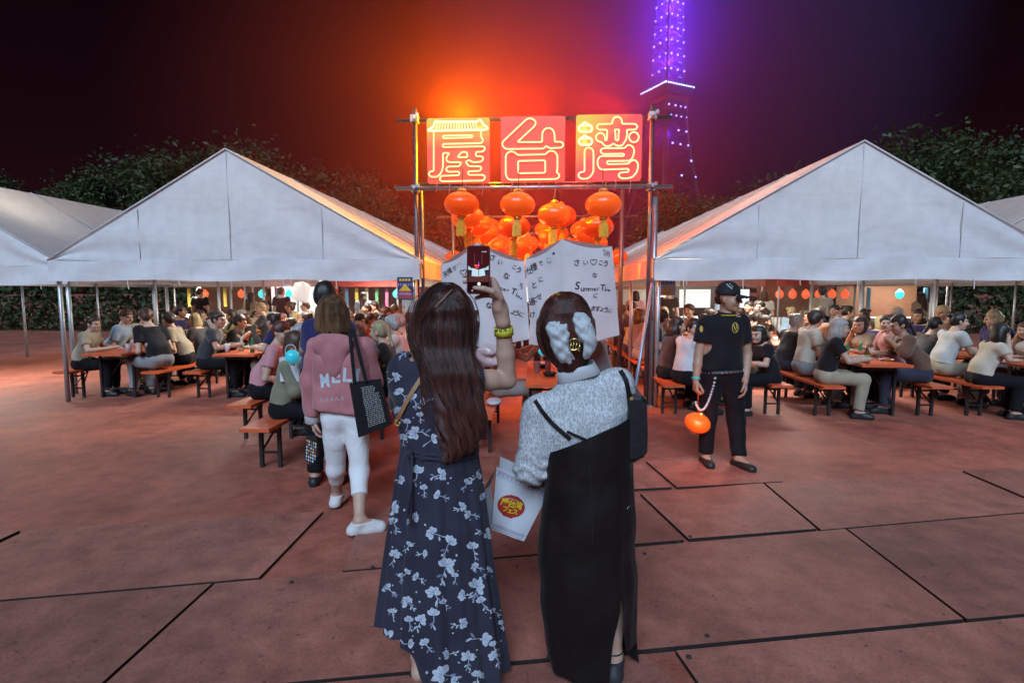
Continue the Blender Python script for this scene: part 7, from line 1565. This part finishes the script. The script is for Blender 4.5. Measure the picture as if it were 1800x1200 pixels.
# people standing at the stalls and walking at the end of the lantern walk
def proto_stander(i):
    r = thing('person', (0, 0, 0), 'p', 'person', 'people standing at the stalls'); J = joints_default((1.62, 1.72, 1.58)[i]); J = dict(J)
    if i != 1: J['wrR'] = J['elR'] + A_(-.03, .2, .06)
    dress_person(J, A_((-.3, .4, 0)[i], 1, -.05), r, skin_a, whitec, blackt, shoe_k, hair_black, ('bob', 'short', 'long')[i], .6, 1.0, .014, seed=80 + i); return r
PT = [proto_stander(i) for i in range(3)]
for r_ in PT:
    for c in r_.children:
        for sl in c.material_slots: m_ = sl.material; sl.link = 'OBJECT'; sl.material = m_
ut = set()
spots = [(-2.5, 14.6, .2, 'at the red lantern stall'), (-3.3, 14.3, -.4, 'left of the red lantern stall'), (-4.7, 14.7, .1, 'at the stall with coloured strips'), (-5.5, 14.5, .5, 'queueing by the coloured strip stall'), (-6.9, 14.5, 0, 'at the teal lamp stall'), (-7.6, 14.2, -.3, 'far left of the teal lamp stall'), (2.5, 13.6, .1, 'at the brown walled stall'), (3.3, 13.5, -.5, 'between the two right stalls'), (4.7, 13.7, .3, 'at the lit menu boards'), (5.6, 13.5, -.2, 'right of the lit menu boards'), (7.0, 13.5, 0, 'at the red glowing lantern stall'), (-.3, 13.2, .2, 'walking at the far end of the lantern walk'), (.25, 14.2, -.2, 'standing before the bright white stall'), (-.8, 15.0, .4, 'left of the bright white stall'), (.15, 11.2, 2.9, 'coming along the lantern walk towards the camera'), (-.75, 9.6, .5, 'in the lantern walk behind the left sky lantern'), (-9.3, 14.7, 0, 'at the yellow banner stall'), (9.4, 13.6, .2, 'at the blue banner stall'), (-1.3, 11.8, 1.2, 'beside the left posts of the lantern walk'), (1.3, 12.4, -1.0, 'beside the right posts of the lantern walk')]
for k, (x, y, rz, where) in enumerate(spots):
    i = k % 3; r_ = PT[i] if i not in ut else copy_tree(PT[i]); ut.add(i); r_.location = (x, y, GZ); r_.rotation_euler = (0, 0, rz); sn, sm = rc.choice(shirts); hn, hm = hairs[rc.randrange(6)]
    for c in r_.children:
        n_ = c.name.split('.')[0]
        if n_ == 'shirt': c.material_slots[0].material = sm
        elif n_ == 'hair': c.material_slots[0].material = hm
    tag(r_, 'standing %s person in %s %s' % (hn, sn, where), 'person', 'people standing at the stalls')

# ================================================================ small things on tables and benches
def clear_cup_mat():
    m, nt, o = new_mat('frosted_cup'); p = N(nt, 'ShaderNodeBsdfPrincipled', Roughness=.35); p.inputs['Base Color'].default_value = (.75, .6, .6, 1); t = N(nt, 'ShaderNodeBsdfTransparent'); mx = N(nt, 'ShaderNodeMixShader', Fac=.45); nt.links.new(p.outputs[0], mx.inputs[1]); nt.links.new(t.outputs[0], mx.inputs[2]); nt.links.new(mx.outputs[0], o.inputs[0]); return m
cupm = clear_cup_mat(); drinkm = M('pink_drink', (.5, .25, .25), .2, trans=.3)
def cup(p, lab, straw_m, h=.12, grp=None):
    t = thing('plastic_cup', p, lab, 'cup', grp); B().lathe(p, [(.028, 0), (.030, .002), (.040, h), (.0425, h + .003), (.039, h + .003), (.029, .006), (.0001, .005)], 18).out('cup_wall', cupm, t, True); B().lathe(p, [(.0001, .006), (.0285, .006), (.034, h * .62), (.0001, h * .62)], 14).out('drink', drinkm, t, True)
    B().tube([p + A_(.005, 0, .01), p + A_(-.012, .012, h + .08)], .0045, 6).out('straw', straw_m, t); return t
TZ = .70 + GZ
tp = lambda px, py: A_(*G(px, py, TZ))
cup(tp(944, 654), 'clear plastic cup with dark straw, left of the black food tray', black_m, grp='cups on the middle table'); cup(tp(963, 652), 'clear plastic cup with pink straw, standing behind the black food tray', M('pink_straw', (.7, .2, .25), .4), grp='cups on the middle table')
def tray(p, lab, s=1.0):
    t = thing('food_tray', p, lab, 'food tray', 'black food trays'); B().lathe(p, [(.0001, 0), (.06 * s, 0), (.085 * s, .045 * s), (.088 * s, .045 * s), (.064 * s, .006), (.0001, .006)], 10).out('tray', black_m, t); b = B(); rr_ = random.Random(int(p[0] * 99))
    for i in range(9): b.ball(p + A_(rr_.uniform(-.045, .045) * s, rr_.uniform(-.045, .045) * s, .022 * s), A_(.02, .016, .012) * s, 7, 5)
    b.out('food', M('fried_food', (.25, .10, .03), .5, .3, 30), t, True)['kind'] = 'stuff'
tray(tp(966, 661), 'black plastic food tray nearest the front edge of the middle table', .9); tray(tp(953, 646), 'black plastic food tray behind the cups on the middle table', .8)
p = tp(957, 626); tlb = thing('lantern', p, 'small round blue green lantern lying on the middle table', 'lantern'); b = B(); b.ball(p + A_(0, 0, .07), (.09, .075, .07), 20, 12); b.out('silk_shell', teal2, tlb, True); B().lathe(p + A_(-.085, 0, .085), [(.0001, 0), (.02, 0), (.02, .02), (.0001, .02)], 10, (-1, 0, .2)).out('end_cap', M('blue_cap', (.05, .2, .6), .4), tlb)
bz = .43 + GZ; q = A_(*G(868, 712, bz)); wf = thing('food_pack', q, 'food in white paper under crinkled clear film on the middle bench', 'food pack'); b = B(); b.ball(q + A_(.0, .05, .03), (.085, .13, .035), 14, 8); b.out('paper_pack', pm, wf, True); q2 = A_(*G(885, 690, bz)); b = B(); b.ball(q2 + A_(0, .1, .035), (.075, .16, .035), 14, 8); b.out('pink_pack', M('pinkish_film', (.6, .25, .22), .2, .15, 20, .3), wf, True)
# clear bag held against the left sky lantern by the seated person
film = M('clear_film', (.55, .40, .40), .15, .2, 14, .6, 26); pbg = thing('plastic_bag', P(856, 632, 5.05), 'crinkled clear plastic bag held below the left sky lantern', 'plastic bag'); b = B()
pbv, pbf = soft([ell(P(x, y, 5.05), (rx, .06, rz_), None, .06) for x, y, rx, rz_ in ((843, 624, .08, .06), (862, 629, .11, .07), (880, 619, .07, .07), (858, 614, .05, .05))], .009, 0, creases(.016, 45, 6), 1); mesh('film', pbv, pbf, film, pbg, True)
rl = random.Random(3); n_it = 0; colsf = [M('dish_%d' % i, c, .5) for i, c in enumerate([(.6, .58, .54), (.5, .12, .08), (.55, .4, .12), (.2, .3, .12)])]
for (x, y, fc, sd, row, cn, bs, pos, side, col, rw) in SEATS:
    if rl.random() < .18: continue
    tx = x + fc * .40; ty = y + rl.uniform(-.15, .15); p = A_(tx, ty, TZ); where = '%s-seat diner on %s bench, %s row %s table, %s tent' % (pos, bs, row, cn, sd)
    if rl.random() < .5:
        t = thing('plate', p, 'paper dish of food before %s' % where, 'dish', 'dishes on the tables'); B().lathe(p, [(.0001, 0), (.06, 0), (.09, .02), (.092, .02), (.062, .004), (.0001, .004)], 14).out('dish', colsf[0], t); B().ball(p + A_(0, 0, .015), (.055, .05, .025), 9, 6).out('food', colsf[1 + rl.randrange(3)], t, True)
    else:
        t = thing('plastic_cup', p, 'drink cup before %s' % where, 'cup', 'cups on the tent tables'); B().lathe(p, [(.03, 0), (.042, .13), (.04, .13), (.029, .006), (.0001, .005)], 12).out('cup_wall', colsf[0] if rl.random() < .5 else cupm, t, True); B().tube([p + A_(0, 0, .02), p + A_(.015, .01, .19)], .005, 5).out('straw', black_m, t)
for (x, y, fc, sd, row, cn, bs, pos, side, col, rw) in SEATS:
    if col > 1 or rl.random() < .45: continue
    p = A_(x + fc * rl.uniform(.5, .6), y + rl.uniform(-.2, .2), TZ); where = 'in mid table before %s seat, %s bench, %s row %s table, %s tent' % (pos, bs, row, cn, sd)
    t = thing('bottle', p, '%s bottle %s' % (('green', 'brown', 'clear')[rl.randrange(3)], where), 'bottle', 'bottles on the tent tables')
    B().lathe(p, [(.0001, 0), (.032, 0), (.033, .12), (.013, .18), (.013, .215), (.0001, .216)], 12).out('bottle_body', [M('glass_green', (.05, .2, .08), .1), M('glass_brown', (.16, .06, .02), .1), M('pet_clear', (.5, .5, .48), .1)][('green', 'brown', 'clear').index(t['label'].split()[0])], t, True); B().lathe(p, [(.034, .05), (.0345, .05), (.0345, .10), (.034, .10)], 12).out('bottle_label', colsf[rl.randrange(4)], t, True)
# orange lantern on a table in the right tent, and the white sky lantern carried under the left tent
def small_copy(src, loc, s, lab):
    c = copy_tree(src); c.location = loc; c.scale = (s, s, s); tag(c, lab, 'lantern'); del c['group']
    for q in list(c.children):
        if q.name.startswith(('tassel', 'hook')): bpy.data.objects.remove(q)
    return c
small_copy(LP[2], (2.25, 8.05, TZ + .12), .62, 'orange lantern standing on the front table of the right tent')
sk_ = sky_lantern(P(533, 494, 8.6), P(537, 530, 8.6), P(517, 497, 8.75), P(513, 524, 8.75), P(546, 501, 8.8), P(540, 533, 8.8), 'small blank white sky lantern carried high under the left tent')
litp = M('glowing_paper', (.85, .85, .84), .6, .03, emit=(1.0, .98, .94), estr=.62)
for f_ in sk_[1]: f_.data.materials[0] = litp
